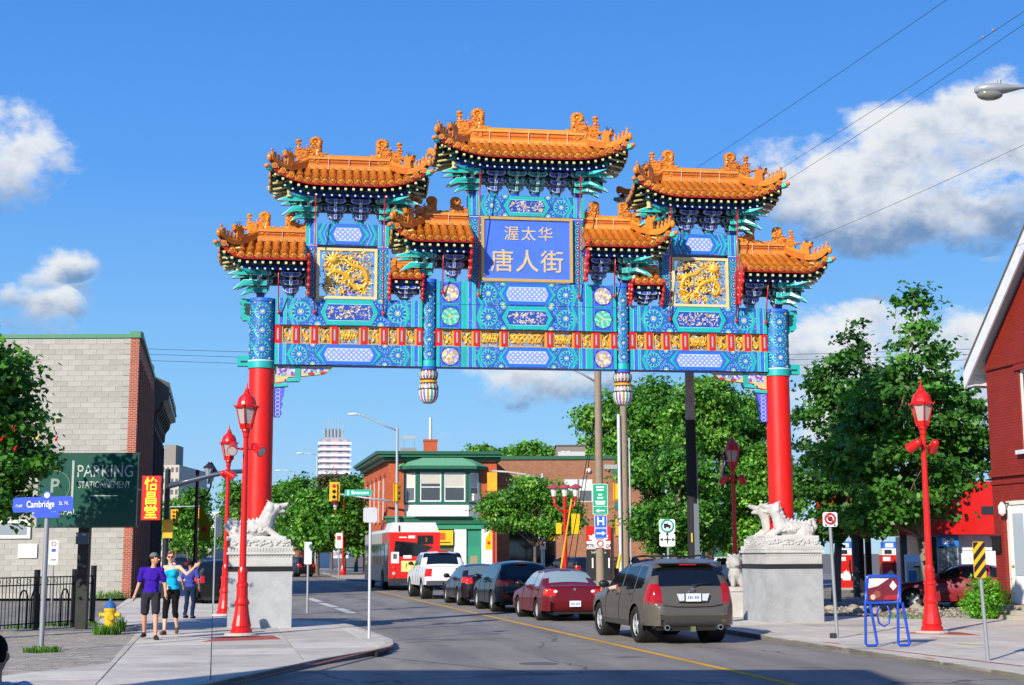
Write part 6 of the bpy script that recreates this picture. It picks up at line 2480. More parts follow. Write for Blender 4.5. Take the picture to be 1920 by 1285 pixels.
H0 = PI / 2 + ST       # heading of a vehicle driving up the street

# ---------------- large bronze crossover, nearest in the queue
top = [(3.72, .5), (3.75, .7), (3.55, .88), (2.75, 1.06), (2.35, 1.12), (1.75, 1.48), (1.2, 1.64), (.4, 1.69), (-.35, 1.67), (-.58, 1.60), (-.86, 1.13), (-.92, 1.02), (-.95, .82), (-1.0, .76), (-1.03, .62), (-1.0, .42), (-.9, .34)]
def cls(x, y, z, zone, steep):
    a = abs(y)
    if x < -.40 and 1.12 < z < 1.585 and (zone == 'top' or zone == 'glass') and a < .70 - .0 * z and steep:
        if z > 1.16:
            return 'rear_window'
    if x < -.62 and a > .60 - (z - .84) * .18 + 0 and .82 < z < 1.2 and a > .55 + (1.2 - z) * .05 and zone != 'x':
        if a > .66 - .30 * (1.2 - z) and x < -.45 - (z - .8) * 0:
            return 'tail_lamp'
    if zone == 'glass' and z > 1.09 and z < 1.56:
        if -.38 < x < .18 and z > 1.1 + .18 * max(0, (-x - .05)) and x > -.42 + (z - 1.1) * .35:
            return 'window'
        if .26 < x < 1.13 or 1.2 < x < 2.2:
            return 'window'
    if zone == 'top' and x > 1.35 and 1.14 < z < 1.58:
        return 'windscreen'
    if x < -.7 and z < .76:
        return 'bumper' if z > .56 or a > .62 + (z - .3) * .1 else 'lower_valance'
    if z < .42 and zone == 'side':
        return 'trim'
    return 'body'
S = dict(top=top, W=1.88, Wr=1.28, belt=[(-1.1, 1.16), (-.4, 1.12), (.6, 1.06), (2.3, 1.03), (3.4, .9)], roofz=1.69, wb=2.82, wr=.37, sill=.33, paint='carpaint', col='675f55',
         pcol={'window': '14181c', 'rear_window': '0e1114', 'windscreen': '14181c', 'tail_lamp': '9c0d0a', 'underbody': '101010', 'trim': '3c3a37', 'bumper': '655d53', 'lower_valance': '3a3835'},
         cls=cls, doors=[(1.17, 2.2), (.2, 1.16)], mirror=(1.95, 1.1), mcol='2a2a2a', handles=[(1.35, .98), (.42, 1.0)], plate=(-1.005, .935), round=.42, tuck=.24, step=.035, ns=26, rim='b4b8ba', track=1.66, mats={'lower_valance': 'rubber'})
p = G(1272, 1204)
suv, half = car('crossover_car', 'bronze grey crossover with roof rails, last and nearest in the queue', 'car', p, H0, S, 'cars queueing in the right lane')
b = B('c81410').box(-.70, -.60, -.18, .18, 1.575, 1.61).out('brake_lamp', 'lens', suv)
b = B('746d64')
b.prism([(-.36, 1.665), (-.72, 1.60), (-.74, 1.625), (-.36, 1.70)], -.62, .62, 'y')
b.v = [(x, y, z) for x, y, z in b.v]
b.out('spoiler', 'carpaint', suv)
for s in (1, -1):
    r_ = B('17181a')
    r_.tube([(1.35, s * .58, 1.64), (1.2, s * .58, 1.73), (.3, s * .6, 1.77), (-.3, s * .6, 1.735), (-.42, s * .6, 1.67)], .022, 6)
    r_.out('roof_rail', 'rubber', suv)
B('17181a').tube([(.95, -.58, 1.745), (.95, 0, 1.76), (.95, .58, 1.745)], .018, 6).out('roof_bar', 'rubber', suv)
b = B('2a2a2a')
b.box(-1.0, -.96, -.3, .3, .85, 1.03, '5f5a53')
b.out('plate_recess', 'carpaint', suv)
for s in (1, -1):
    B('c9cdd0').prism([(s * .19, .875), (s * .29, .865), (s * .34, 1.01), (s * .19, 1.01)], -1.008, -.965, 'x').out('reversing_lamp', 'lens', suv)
    e = B('b8bcc0')
    e.cyl((-.7, s * .56, .345), (-1.02, s * .56, .345), .05, .055, 14)
    e.cyl((-1.021, s * .56, .345), (-1.015, s * .56, .345), .038, .038, 12, '0a0a0a')
    e.out('exhaust_pipe', 'metal', suv)
h_ = B('8a8c8e')
h_.tube([(-.85, -.5, .3), (-.88, 0, .3), (-.85, .5, .3)], .028, 6)
h_.box(-.98, -.85, -.05, .05, .26, .36, 'b8b080')
h_.out('tow_bar', 'metal', suv)
b = B('101214')
b.tube([(-.925, .02, 1.17), (-.87, -.2, 1.2), (-.85, -.46, 1.21)], .014, 5)
b.out('rear_wiper', 'rubber', suv)
b = B('b0b4b8')
b.cyl((-.94, 0, 1.085), (-.915, 0, 1.09), .05, .05, 14)
b.box(-.945, -.935, -.05, .05, 1.075, 1.095, '8a8f94')
b.out('badge', 'metal', suv)
for (x0_, x1_, zz) in ((-.96, -.96, .80),):
    b = B('2a2825')
    b.tube([(-.99, .62, .79), (-1.01, .4, .755), (-1.015, 0, .75), (-1.01, -.4, .755), (-.99, -.62, .79)], .01, 5)
    b.out('tailgate_gap', 'rubber', suv)
b = B('caa288')
b.tube([(1.62, .70, 1.02), (1.66, .86, 1.09), (1.74, .98, 1.06)], [.05, .05, .04], 8)
b.tube([(1.5, .66, 1.06), (1.62, .84, 1.1)], [.07, .06], 8, 'a83a30')
o = b.out('person', 'skin', None)
o.matrix_world = Matrix.Translation(p) @ Matrix.Rotation(H0, 4, 'Z')
o['label'], o['category'] = "driver's bent elbow in a red sleeve resting on the crossover's open window", 'person'

# ---------------- red saloon
top = [(3.42, .45), (3.45, .62), (3.25, .76), (2.1, .92), (1.35, 1.33), (1.0, 1.40), (.4, 1.41), (.05, 1.36), (-.42, 1.03), (-.5, .99), (-.92, .96), (-.99, .92), (-1.02, .74), (-1.05, .55), (-1.02, .34), (-.95, .28)]
def cls(x, y, z, zone, steep):
    a = abs(y)
    if zone == 'top' and -.40 < x < .06 and z < 1.34 and a < .6:
        return 'rear_window'
    if zone == 'top' and x > 1.1 and .96 < z < 1.34:
        return 'windscreen'
    if zone == 'glass' and .95 < z < 1.31 and (-.05 < x < .55 or .62 < x < 1.75) and x > -.28 + (z - .95) * .9 and x < 2.0 - (z - .95) * 1.3:
        return 'window'
    if x < -.78 and .70 < z < .885 and a > .46:
        return 'tail_lamp'
    if x < -.8 and z < .64:
        return 'bumper'
    return 'body'
S = dict(top=top, W=1.70, Wr=1.1, belt=[(-1.1, .95), (0, .93), (2, .88), (3.4, .7)], roofz=1.41, wb=2.46, wr=.30, sill=.24, paint='carflat', col='600910',
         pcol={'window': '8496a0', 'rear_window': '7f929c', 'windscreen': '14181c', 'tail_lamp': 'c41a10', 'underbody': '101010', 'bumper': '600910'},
         cls=cls, doors=[(.62, 1.75), (-.2, .61)], mirror=(1.7, .92), mcol='1c1416', handles=[(.75, .84), (-.05, .85)], plate=(-1.065, .48), round=.3, tuck=.16, step=.04, rim='a8aaac', track=1.48, spokes=0)
p = G(1061, 1163)
red, half = car('saloon_car', 'shiny dark red saloon waiting just ahead of the bronze crossover', 'car', p, H0, S, 'cars queueing in the right lane')
for s in (1, -1):
    B('d8d0c8').sph((-1.0, s * .52, .80), (.06, .07, .05), 8, 6).out('reversing_lamp', 'lens', red)
    B('b8beb8').sph((.12, s * .36, 1.12), (.06, .13, .1), 8, 6).out('head_rest', 'cloth', red)
    B('d06a20').sph((-.93, s * .76, .82), (.06, .04, .07), 8, 6).out('indicator_lamp', 'lens', red)
b = B('b4b8bc')
b.cyl((-1.03, 0, .86), (-1.0, 0, .86), .035, .035, 10)
b.out('badge', 'metal', red)
ribbon(red, [(-.985, .62, .9), (-1.0, .55, .66), (-1.035, 0, .655), (-1.0, -.55, .66), (-.985, -.62, .9)], .007, '2a0508', 'boot_gap')

# ---------------- dark blue hatch crossover
top = [(3.52, .5), (3.55, .7), (3.3, .9), (2.3, 1.05), (1.6, 1.45), (1.1, 1.58), (.3, 1.61), (-.5, 1.56), (-.66, 1.50), (-.9, 1.1), (-.98, .98), (-1.0, .78), (-1.04, .6), (-1.0, .38), (-.92, .32)]
def cls(x, y, z, zone, steep):
    a = abs(y)
    if x < -.5 and 1.1 < z < 1.48 and steep and a < .66:
        return 'rear_window'
    if x < -.72 and .83 < z < 1.0 and a > .36 + (1.0 - z) * .9:
        return 'tail_lamp'
    if zone == 'glass' and 1.06 < z < 1.5 and (-.3 < x < .2 or .27 < x < 1.05 or 1.12 < x < 2.1):
        return 'window'
    if zone == 'top' and x > 1.2 and 1.08 < z < 1.5:
        return 'windscreen'
    if x < -.8 and z < .42:
        return 'trim'
    return 'body'
S = dict(top=top, W=1.80, Wr=1.22, belt=[(-1.1, 1.1), (.2, 1.05), (2.3, .98), (3.4, .85)], roofz=1.61, wb=2.62, wr=.335, sill=.28, paint='carpaint', col='0b1018',
         pcol={'window': '12161a', 'rear_window': '0c1013', 'windscreen': '14181c', 'tail_lamp': 'b8200e', 'underbody': '101010', 'trim': '181a1c'},
         cls=cls, doors=[(1.08, 2.1), (.22, 1.07)], mirror=(1.85, 1.04), mcol='16202c', handles=[(1.2, .93), (.4, .95)], round=.4, tuck=.24, step=.045, rim='b8bcc0', track=1.58)
p = G(972, 1147)
blu, half = car('crossover_car', 'dark blue black crossover third from the back of the queue', 'car', p, H0, S, 'cars queueing in the right lane')
B('c01810').box(-.72, -.62, -.16, .16, 1.5, 1.53).out('brake_lamp', 'lens', blu)
for s in (1, -1):
    B('b83018').box(-1.03, -.95, s * .62 - .12, s * .62 + .12, .50, .55).out('reflector', 'lens', blu)

# ---------------- dark maroon saloon
top = [(3.52, .45), (3.55, .62), (3.3, .8), (2.2, .98), (1.4, 1.40), (1.0, 1.47), (.3, 1.48), (-.1, 1.42), (-.6, 1.1), (-.72, 1.06), (-1.02, 1.04), (-1.1, .96), (-1.12, .74), (-1.16, .55), (-1.1, .34), (-1.0, .28)]
def cls(x, y, z, zone, steep):
    a = abs(y)
    if zone == 'top' and -.58 < x < -.08 and z < 1.42 and a < .62:
        return 'rear_window'
    if zone == 'top' and x > 1.1 and 1.0 < z < 1.42:
        return 'windscreen'
    if zone == 'glass' and 1.0 < z < 1.38 and (-.1 < x < .5 or .58 < x < 1.8) and x < 2.1 - (z - 1.0) * 1.3:
        return 'window'
    if x < -.72 and .80 < z < 1.0 and a > .44 + (1 - z) * .6:
        return 'tail_lamp'
    return 'body'
S = dict(top=top, W=1.80, Wr=1.16, belt=[(-1.1, 1.02), (0, .99), (2, .92), (3.4, .75)], roofz=1.48, wb=2.72, wr=.325, sill=.26, paint='carpaint', col='22141a',
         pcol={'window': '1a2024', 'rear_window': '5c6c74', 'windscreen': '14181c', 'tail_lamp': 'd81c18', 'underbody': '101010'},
         cls=cls, doors=[(.62, 1.8), (-.25, .61)], mirror=(1.75, .98), mcol='20161a', handles=[(.75, .9), (-.05, .92)], round=.36, tuck=.22, step=.055, rim='a8acb0', track=1.58)
p = G(903, 1135)
mar, half = car('saloon_car', 'dark maroon saloon between the white pickup and the blue crossover', 'car', p, H0, S, 'cars queueing in the right lane')
for s in (1, -1):
    B('e4d8d4').box(-1.1, -1.04, s * .62 - .13, s * .62 + .13, .80, .83).out('reversing_lamp', 'lens', mar)

# ---------------- white pickup
top = [(4.35, .6), (4.4, .95), (4.2, 1.2), (2.95, 1.28), (2.35, 1.82), (2.0, 1.93), (1.1, 1.95), (.75, 1.90), (.62, 1.36), (.60, 1.33), (-1.08, 1.33), (-1.12, 1.31), (-1.14, 1.0), (-1.15, .72), (-1.15, .70)]
def cls(x, y, z, zone, steep):
    a = abs(y)
    if .5 < x < .85 and 1.40 < z < 1.86 and a < .72:
        return 'rear_window'
    if zone == 'glass' and 1.36 < z < 1.84 and (.95 < x < 1.5 or 1.6 < x < 2.6):
        return 'window'
    if zone == 'top' and x > 2.0 and 1.34 < z < 1.86:
        return 'windscreen'
    if x < -1.0 and .92 < z < 1.24 and a > .80:
        return 'tail_lamp'
    return 'body'
S = dict(top=top, W=2.0, Wr=1.5, belt=[(-1.2, 1.34), (1, 1.32), (3, 1.24), (4.4, 1.1)], roofz=1.95, wb=3.57, wr=.42, sill=.55, paint='carflat', col='d4d6d8', crown=.05,
         pcol={'window': '14181c', 'rear_window': '0f1316', 'windscreen': '14181c', 'tail_lamp': 'c01410', 'underbody': '101010'},
         cls=cls, doors=[(1.55, 2.6), (.9, 1.54)], mirror=(2.4, 1.38), mcol='1a1c1e', handles=[(1.68, 1.2), (1.0, 1.2)], round=.12, tuck=.04, step=.06, rim='b8bcc0', track=1.74, tw=.28)
p = G(834, 1123)
truck, half = car('pickup_truck', 'white pickup truck right behind the red bus', 'truck', p, H0, S, 'cars queueing in the right lane')
b = B('6a6e72')
b.box(-1.34, -1.16, -.95, .95, .58, .76, '8a8e92')
b.box(-1.345, -1.3, -.3, .3, .60, .70, '2a2c2e')
b.out('bumper', 'metal', truck)
B('b01410').box(.56, .70, -.22, .22, 1.90, 1.955).out('brake_lamp', 'lens', truck)
B('1a1c1e').box(-1.16, -1.145, -.7, -.25, 1.235, 1.265).out('tailgate_handle', 'rubber', truck)
B('34383c').sph((-1.155, -.66, 1.06), (.012, .07, .06), 8, 6).out('badge', 'metal', truck)

# ---------------- red and white city bus
def bus():
    p0 = G(729, 1108)
    t = thing('city_bus', 'red and white city bus seen from behind at the stop line', 'bus', (p0.x, p0.y, 0), H0 - PI / 2)
    # local: +y forward along the street, x to the right from the left rear corner
    W, L, Hb = 2.62, 12.0, 2.95
    b = B('c8201a')
    def skin(name, x0, x1, y0, y1, z0, z1, c, m='carflat'):
        return B(c).box(x0, x1, y0, y1, z0, z1).out(name, m, t)
    b.box(0, W, 0, .25, .45, 2.95, 'd0241c')
    b.box(0.0, W, .251, L, .42, 1.05, '5c5e66')
    b.box(.0, W, .251, L, 1.051, 2.4, '54545c')
    b.box(0, W, .251, 3.2, .42, 2.95, 'b8221c')
    b.box(.0, W, 3.201, L, 2.401, 2.95, 'b4b0ac')
    b.out('body', 'carflat', t)
    r_ = B('d8dadc')
    r_.prism([(.0, 2.951), (W, 2.951), (W - .2, 3.45), (.2, 3.45)], .25, 2.6, 'y')
    r_.prism([(.1, 2.951), (W - .1, 2.951), (W - .35, 3.15), (.35, 3.15)], 2.601, L - .2, 'y')
    r_.box(.5, .56, .2, .249, 3.0, 3.3, '2a2a2a')
    r_.out('roof_pod', 'carflat', t)
    rw = B('14171a')
    rw.prism([(.3, 2.5), (1.35, 2.42), (W - .35, 2.2), (1.6, 1.75), (.55, 1.72), (.25, 1.85)], -.012, -.002, 'y', '121518')
    rw.out('rear_window', 'glass', t)
    s = B('191a1c')
    s.box(1.45, 2.25, -.02, -.002, 2.35, 2.78)
    so_ = s.out('route_display', 'paint', t)
    text('2', .26, 'route_number', 'paint', 'd8721c', so_, (1.9, -.024, 2.56), ext=.002)
    B('e8e4e2').box(.5, .9, -.006, -.002, 2.66, 2.72).box(.98, 1.32, -.006, -.002, 2.64, 2.78).out('print_strip', 'paint', t)
    a = B('e4d884').box(.62, 2.1, -.016, -.002, .95, 1.5)
    ao = a.out('poster', 'paint', t)
    B('d4c020').sph((1.5, -.018, 1.22), (.38, .004, .2), 12, 6).out('poster_spot', 'paint', ao)
    text('?', .42, 'poster_lettering', 'paint', '3a3a28', ao, (.88, -.02, 1.2), ext=.002)
    d = B('e0e0de').box(.1, .5, -.014, -.002, 1.38, 1.95)
    d.box(.2, .4, -.018, -.0145, 1.6, 1.85, '5a5e62')
    d.out('notice_panel', 'paint', t)
    d = B('e4e4e2').box(.72, 1.15, -.014, -.002, 1.62, 1.78).out('number_plate', 'paint', t)
    for z, c in ((1.16, 'e0301c'), (.86, 'b8b4b0'), (.62, 'a01010')):
        B(c).sph((.25, -.01, z), (.09, .02, .09), 10, 6).out('tail_lamp', 'lens', t)
        B(c).sph((W - .25, -.01, z), (.09, .02, .09), 10, 6).out('tail_lamp', 'lens', t)
    B('2a2a2c').box(-.02, W + .02, -.18, .0, .34, .62).out('bumper', 'rubber', t)
    for i in range(7):
        y = .6 + i * 1.6
        w_ = B('1c2126').box(-.012, -.001, y, y + 1.42, 1.25, 2.32)
        if i == 0:
            w_ = B('6a7478').box(-.012, -.001, y, y + 1.2, 1.5, 2.5)
        w_.out('side_window', 'glass', t)
    for y in (2.9, 9.2):
        for x in (.12, W - .12):
            w_ = B('1a1a1b')
            w_.cyl((x - .13, y, .48), (x + .13, y, .48), .48, .48, 22)
            w_.cyl((x - .14, y, .48), (x + .14, y, .48), .26, .26, 14, '8a8c8e')
            w_.out('wheel', 'rubber', t)
            w_ = B('0d0d0d').cyl((x - .134, y, .5), (x + .134, y, .5), .58, .58, 22).out('wheel_arch', 'rubber', t)
bus()

# ---------------- plainer cars farther off: one dark saloon form, reused
def parked(name, label, pxpy, rz, col, group=None, kind='suv', cat='car', sc_=1.0, tail='a81410', paint='carpaint'):
    if kind == 'suv':
        tp = [(3.5, .5), (3.55, .75), (3.3, .95), (2.4, 1.08), (1.8, 1.55), (1.3, 1.66), (-.5, 1.64), (-.75, 1.58), (-.92, 1.1), (-1.0, .95), (-1.04, .6), (-1.0, .4), (-.9, .34)]
        rzf, blt = 1.66, 1.08
    else:
        tp = [(3.42, .45), (3.45, .62), (3.25, .78), (2.1, .95), (1.35, 1.38), (1.0, 1.44), (.3, 1.45), (-.05, 1.38), (-.55, 1.06), (-.95, 1.0), (-1.02, .9), (-1.06, .55), (-1.02, .34), (-.95, .28)]
        rzf, blt = 1.45, .98
    def cls(x, y, z, zone, steep):
        a = abs(y)
        if zone == 'glass' and blt + .02 < z < rzf - .12 and (-.4 < x < .2 or .28 < x < 1.0 or 1.08 < x < 2.0):
            return 'window'
        if zone == 'top' and x < 0 and blt + .08 < z < rzf - .1 and a < .6:
            return 'rear_window'
        if zone == 'top' and x > 1.1 and blt + .05 < z < rzf - .1:
            return 'windscreen'
        if x < -.75 and blt - .22 < z < blt - .02 and a > .5:
            return 'tail_lamp'
        if x > 3.1 and .62 < z < .8 and a > .5:
            return 'head_lamp'
        return 'body'
    S = dict(top=tp, W=1.8, Wr=1.2, belt=[(-1.1, blt), (2, blt - .06), (3.4, blt - .2)], roofz=rzf, wb=2.6, wr=.33, sill=.28, paint=paint, col=col,
             pcol={'window': '14181c', 'rear_window': '12161a', 'windscreen': '1a2024', 'tail_lamp': tail, 'head_lamp': 'c8ccd0', 'underbody': '101010'},
             cls=cls, mirror=(1.8, blt - .02), round=.36, tuck=.2, step=.09, ns=16, rim='9a9ea2', track=1.58)
    return car(name, label, cat, G(*pxpy), rz, S, group)[0]

parked('parked_car', 'black car half hidden behind the left stone pedestal', (408, 1136), H0, '0f1012', 'parked cars')
parked('oncoming_car', 'dark car crossing the junction just right of the left pedestal', (566, 1082), H0 + .35, '15171d', None, 'suv')
lab = ['dark blue saloon first in the parked row on the left street', 'silver grey car second in the parked row on the left street', 'dark green car third in the parked row on the left street', 'black car farthest in the parked row on the left street']
for i, (px, py) in enumerate(((338, 1073), (350, 1065), (357, 1059), (362, 1055))):
    parked('parked_car', lab[i], (px, py), H0, ('16202e', '4a5660', '1d2a26', '14171b')[i], 'parked row down the left street', 'saloon' if i % 2 else 'suv')
parked('blue_car', 'bright blue car coming down the far left street', (391, 1058), H0 + PI, '1838b0', None, 'saloon')
parked('parked_car', 'dark estate car behind the wooden pole left of the price sign', (1086, 1092), H0 + .3, '1a222c', 'cars on the filling station lot', 'suv')
parked('parked_car', 'black hatchback with red lamps between the poles and the crossover', (1172, 1092), H0 + .15, '101216', 'cars on the filling station lot', 'suv')
parked('parked_car', 'navy car far back on the lot beneath the trees, left of the dark pole', (1235, 1083), H0 + 1.2, '18243a', 'cars on the filling station lot', 'saloon')
parked('parked_car', 'white off-road car behind the right pedestal', (1352, 1098), H0 + .2, 'd0d2d4', 'cars on the filling station lot', 'suv', paint='carflat')
parked('red_coupe', 'dark red car parked nose left between the street lamp and the bush', (1868, 1143), PI - .25, '7c1420', 'cars on the filling station lot', 'saloon', paint='carflat')
# ================================================================ stone figures
def dragon_mesh():
    b = B()
    b.cap((-.52, 0, .2), (.15, 0, .27), .2, .2)
    for s in (-1, 1):
        b.sph((-.42, .13 * s, .18), (.22, .13, .2))
        b.cap((.22, .14 * s, .25), (.5, .15 * s, .06), .08, .07)
        b.sph((.56, .15 * s, .05), (.09, .07, .05))
        b.cap((-.35, .2 * s, .08), (-.12, .22 * s, .05), .07, .06)
        b.cyl((.36, .07 * s, .84), (.2, .1 * s, .95), .035, .012, 6)
        b.sph((.5, .09 * s, .8), .035, 6, 5)
        b.sph((.3, .12 * s, .74), (.08, .05, .1))
    b.cap((.18, 0, .32), (.26, 0, .55), .19, .15)
    b.cap((.26, 0, .55), (.38, 0, .72), .15, .13)
    b.sph((.42, 0, .76), (.15, .12, .12))
    b.cap((.48, 0, .78), (.68, 0, .84), .085, .055)
    b.cap((.46, 0, .68), (.62, 0, .68), .06, .04)
    b.sph((.69, 0, .86), (.05, .07, .04))
    for i in range(9):
        t = i / 8
        b.cyl((-.55 + .75 * t, 0, .36 + .12 * t * t), (-.6 + .75 * t, 0, .47 + .12 * t * t), .06, .02, 6)
    for i in range(5):
        b.sph((.27 - .05 * i, 0, .84 - .1 * i), (.09, .12, .08))
    b.tube([(-.6, 0, .15), (-.72, 0, .3), (-.66, 0, .48), (-.56, .05, .46)], [.09, .09, .07, .04], 8)
    r = random.Random(6)
    for i in range(120):
        a, x = r.uniform(-.3, 1.2), r.uniform(-.6, .25)
        s = r.choice((-1, 1))
        b.sph((x, s * .2 * math.cos(a), .23 + .2 * math.sin(a)), .032, 6, 4)
    for i in range(50):
        t = r.random()
        s = r.choice((-1, 1))
        b.sph((.2 + .12 * t, s * (.14 - .03 * t), .4 + .34 * t), (.035, .03, .05), 6, 4)
    b.box(-.72, .7, -.32, .32, -.03, .07)
    return b
DB = dragon_mesh()
proto = None
for sg, labs in ((-1, ('white stone dragon crouching at the front of the left pedestal, facing the street', 'stone dragon at the back of the left pedestal')), (1, ('spiny white stone dragon on the front right pedestal with the red column behind its neck', 'white stone dragon at the back of the right pedestal, head left of its twin'))):
    for k, yy in enumerate((-.42, .5)):
        if proto is None:
            proto = blob(DB, 'stone_dragon', .017, 'b9b8b4', 'stone', None, 1)
            o = proto
        else:
            o = proto.copy()
            COL.objects.link(o)
        m = ARCH_M @ Matrix.Translation((6.62 * sg + .05 * sg, -.05 + yy, 2.08)) @ Matrix.Rotation(PI if sg > 0 else 0, 4, 'Z')
        o.matrix_world = m
        o['label'], o['category'], o['group'] = labs[k], 'statue', 'stone dragons on the gateway pedestals'
t = thing('stone_lion', 'small white carved stone lion on a plinth beside the right pedestal, towards the road', 'statue', at(1379, 1100, 39.5).xy.to_3d() + Vector((0, 0, SW)), R_(8))
b = B()
b.sph((0, 0, 1.1), (.2, .24, .3))
b.sph((-.02, -.05, 1.45), (.19, .2, .2))
b.cap((-.1, -.15, 1.1), (-.12, -.2, .85), .08, .07)
b.cap((.1, -.15, 1.1), (.12, -.2, .85), .08, .07)
b.sph((0, -.2, 1.42), (.1, .1, .08))
for i in range(12):
    b.sph((.2 * math.cos(i * .52), .02, 1.45 + .2 * math.sin(i * .52)), .06, 6, 5)
blob(b, 'carved_lion', .02, 'aaa9a4', 'stone', t, 1)
b = B('b4b3ae')
b.box(-.24, .24, -.3, .3, -.02, .68)
b.box(-.27, .27, -.33, .33, .68, .8)
b.out('plinth', 'stone', t)

# ================================================================ red lantern posts
def lantern_post():
    t = thing('street_lamp', '', 'street lamp', (0, 0, 0), 0, 'red lantern street lamps')
    b = B('c9150f')
    b.lathe([(.235, .04), (.235, .1), (.2, .16), (.21, .2), (.165, .42), (.14, .62), (.16, .66), (.16, .7), (.125, .78), (.12, 1.02), (.135, 1.04), (.13, 1.1), (.1, 1.13), (.1, 1.3), (.115, 1.33), (.095, 1.38), (.075, 1.45), (.055, 4.25), (.07, 4.3), (.07, 4.36), (.1, 4.42), (.09, 4.46)], 18)
    b.out('lamp_column', 'gloss', t)
    B('b5b0a6').lathe([(.36, -.03), (.36, .03), (.33, .05), (0, .05)], 20).out('concrete_pad', 'concrete', t)
    n = 6
    ln = part('lantern', t)
    f = B('c9150f')
    rb, rt_, z0, z1 = .125, .235, 4.46, 4.93
    for i in range(n):
        a = 2 * PI * i / n
        c, s = math.cos(a), math.sin(a)
        f.cyl((rb * c, rb * s, z0), (rt_ * c, rt_ * s, z1), .014, .014, 5)
        f.cyl((rt_ * c, rt_ * s, z1), ((rt_ + .05) * c, (rt_ + .05) * s, z1 + .03), .02, .012, 5)
        f.sph(((rt_ + .05) * c, (rt_ + .05) * s, z1 + .04), .018, 6, 4)
    f.lathe([(.0, 4.42), (.13, 4.46), (.14, 4.56), (.125, 4.58)], n, smooth=False)
    f.lathe([(.25, 4.92), (.26, 4.96), (.22, 4.99), (.21, 5.06), (.17, 5.16), (.1, 5.22), (.075, 5.24), (.075, 5.28), (.05, 5.3), (.05, 5.34), (.02, 5.36), (.012, 5.47), (0, 5.5)], 18)
    f.out('lantern_frame', 'gloss', ln)
    g = B('a8a09c')
    g.lathe([(rb - .008, z0 + .08), (rt_ - .012, z1)], n, smooth=False)
    g.out('lantern_glass', 'lampglass', ln)
    for s in (-1, 1):
        fl = B('c9150f')
        fl.cyl((0, 0, 4.02), (s * .22, 0, 4.02), .022, .022, 8)
        fl.sph((s * .1, 0, 4.02), .035, 8, 5)
        d = Vector((s * .35, -.8, -.5)).normalized()
        c = Vector((s * .29, 0, 4.02))
        fl.cyl(c - d * .13, c + d * .13, .09, .12, 14)
        fl.sph(c - d * .13, .09, 10, 6)
        fo = fl.out('flood_lamp', 'gloss', t)
        B('b8b4b4').cyl(c + d * .131, c + d * .136, .1, .1, 14).out('lamp_lens', 'lens', fo)
    return t
m = mat('lampglass', 0.25, amp=0.1, scale=6, spec=0.5)
LP = lantern_post()
for i, (px, py, rz, lab) in enumerate(((452, 1191, .5, 'red lantern street lamp standing in front of the left stone pedestal'), (421, 1154, 2.0, 'red lantern street lamp just behind and left of the left pedestal'), (1748, 1187, 3.6, 'red lantern street lamp in front of the maple tree on the right pavement'), (1381, 1142, 3.3, 'shaded red lantern street lamp left of the right column, before green trees'))):
    o = LP if i == 0 else copy_tree(LP)
    o.location = G(px, py, SW)
    o.rotation_euler = (0, 0, rz)
    o['label'] = lab

def banner_post(label, px, Y, pyt, side=-1, banner='d8a818', red='b01812', lan=True, group='red banner posts', pxb=None):
    p = at(px, 1040, Y)
    H = at(px, pyt, Y).z
    t = thing('banner_post', label, 'lamp post', (p.x, Y, SW), 0, group)
    k = H / 6.2
    b = B(red)
    b.cyl((0, 0, -.05), (0, 0, H - .1), .11 * k, .09 * k, 10)
    b.lathe([(.3 * k, 0), (.3 * k, .25 * k), (.2 * k, .5 * k), (.12 * k, .8 * k)], 12)
    b.sph((0, 0, H - .1), .12 * k, 8, 5)
    b.tube([(0, 0, H * .76), (side * .5 * k, 0, H * .78), (side * .72 * k, 0, H * .86), (side * .72 * k, 0, H * .9)], .05 * k, 6)
    b.out('post', 'gloss', t)
    if lan:
        l = B('c0beb8')
        l.lathe([(.12 * k, H * .9), (.22 * k, H * .98)], 8, (side * .72 * k, 0, 0))
        l.lathe([(.38 * k, H * .98), (.3 * k, H * 1.0), (.06 * k, H * 1.06), (0, H * 1.07)], 8, (side * .72 * k, 0, 0), '5a1c1c')
        l.out('lantern', 'gloss', t)
    f = B(banner)
    f.prism([(side * .16 * k, H * .72), (side * .75 * k, H * .56), (side * .75 * k, H * .4), (side * .16 * k, H * .4)], -.02, .02, 'y')
    bo = f.out('banner', 'cloth', t)
    B('b8321c').sph((side * .45 * k, -.022, H * .5), (.14 * k, .006, .16 * k), 8, 6).out('banner_emblem', 'cloth', bo)
    return t
banner_post('red banner post on the far pavement beside the bus', 643, 125, 945)
banner_post('red banner post farther off, just right of the left pedestal dragon', 566, 152, 950)
banner_post('red banner post half hidden behind the locust tree and white pilasters', 926, 104, 955, -1)
banner_post('dark red banner post on the shaded left street with an olive banner', 366, 74, 885, 1, '8a7a14', '4a1414')  # post red and banner yellow darkened to paint in the street's shade
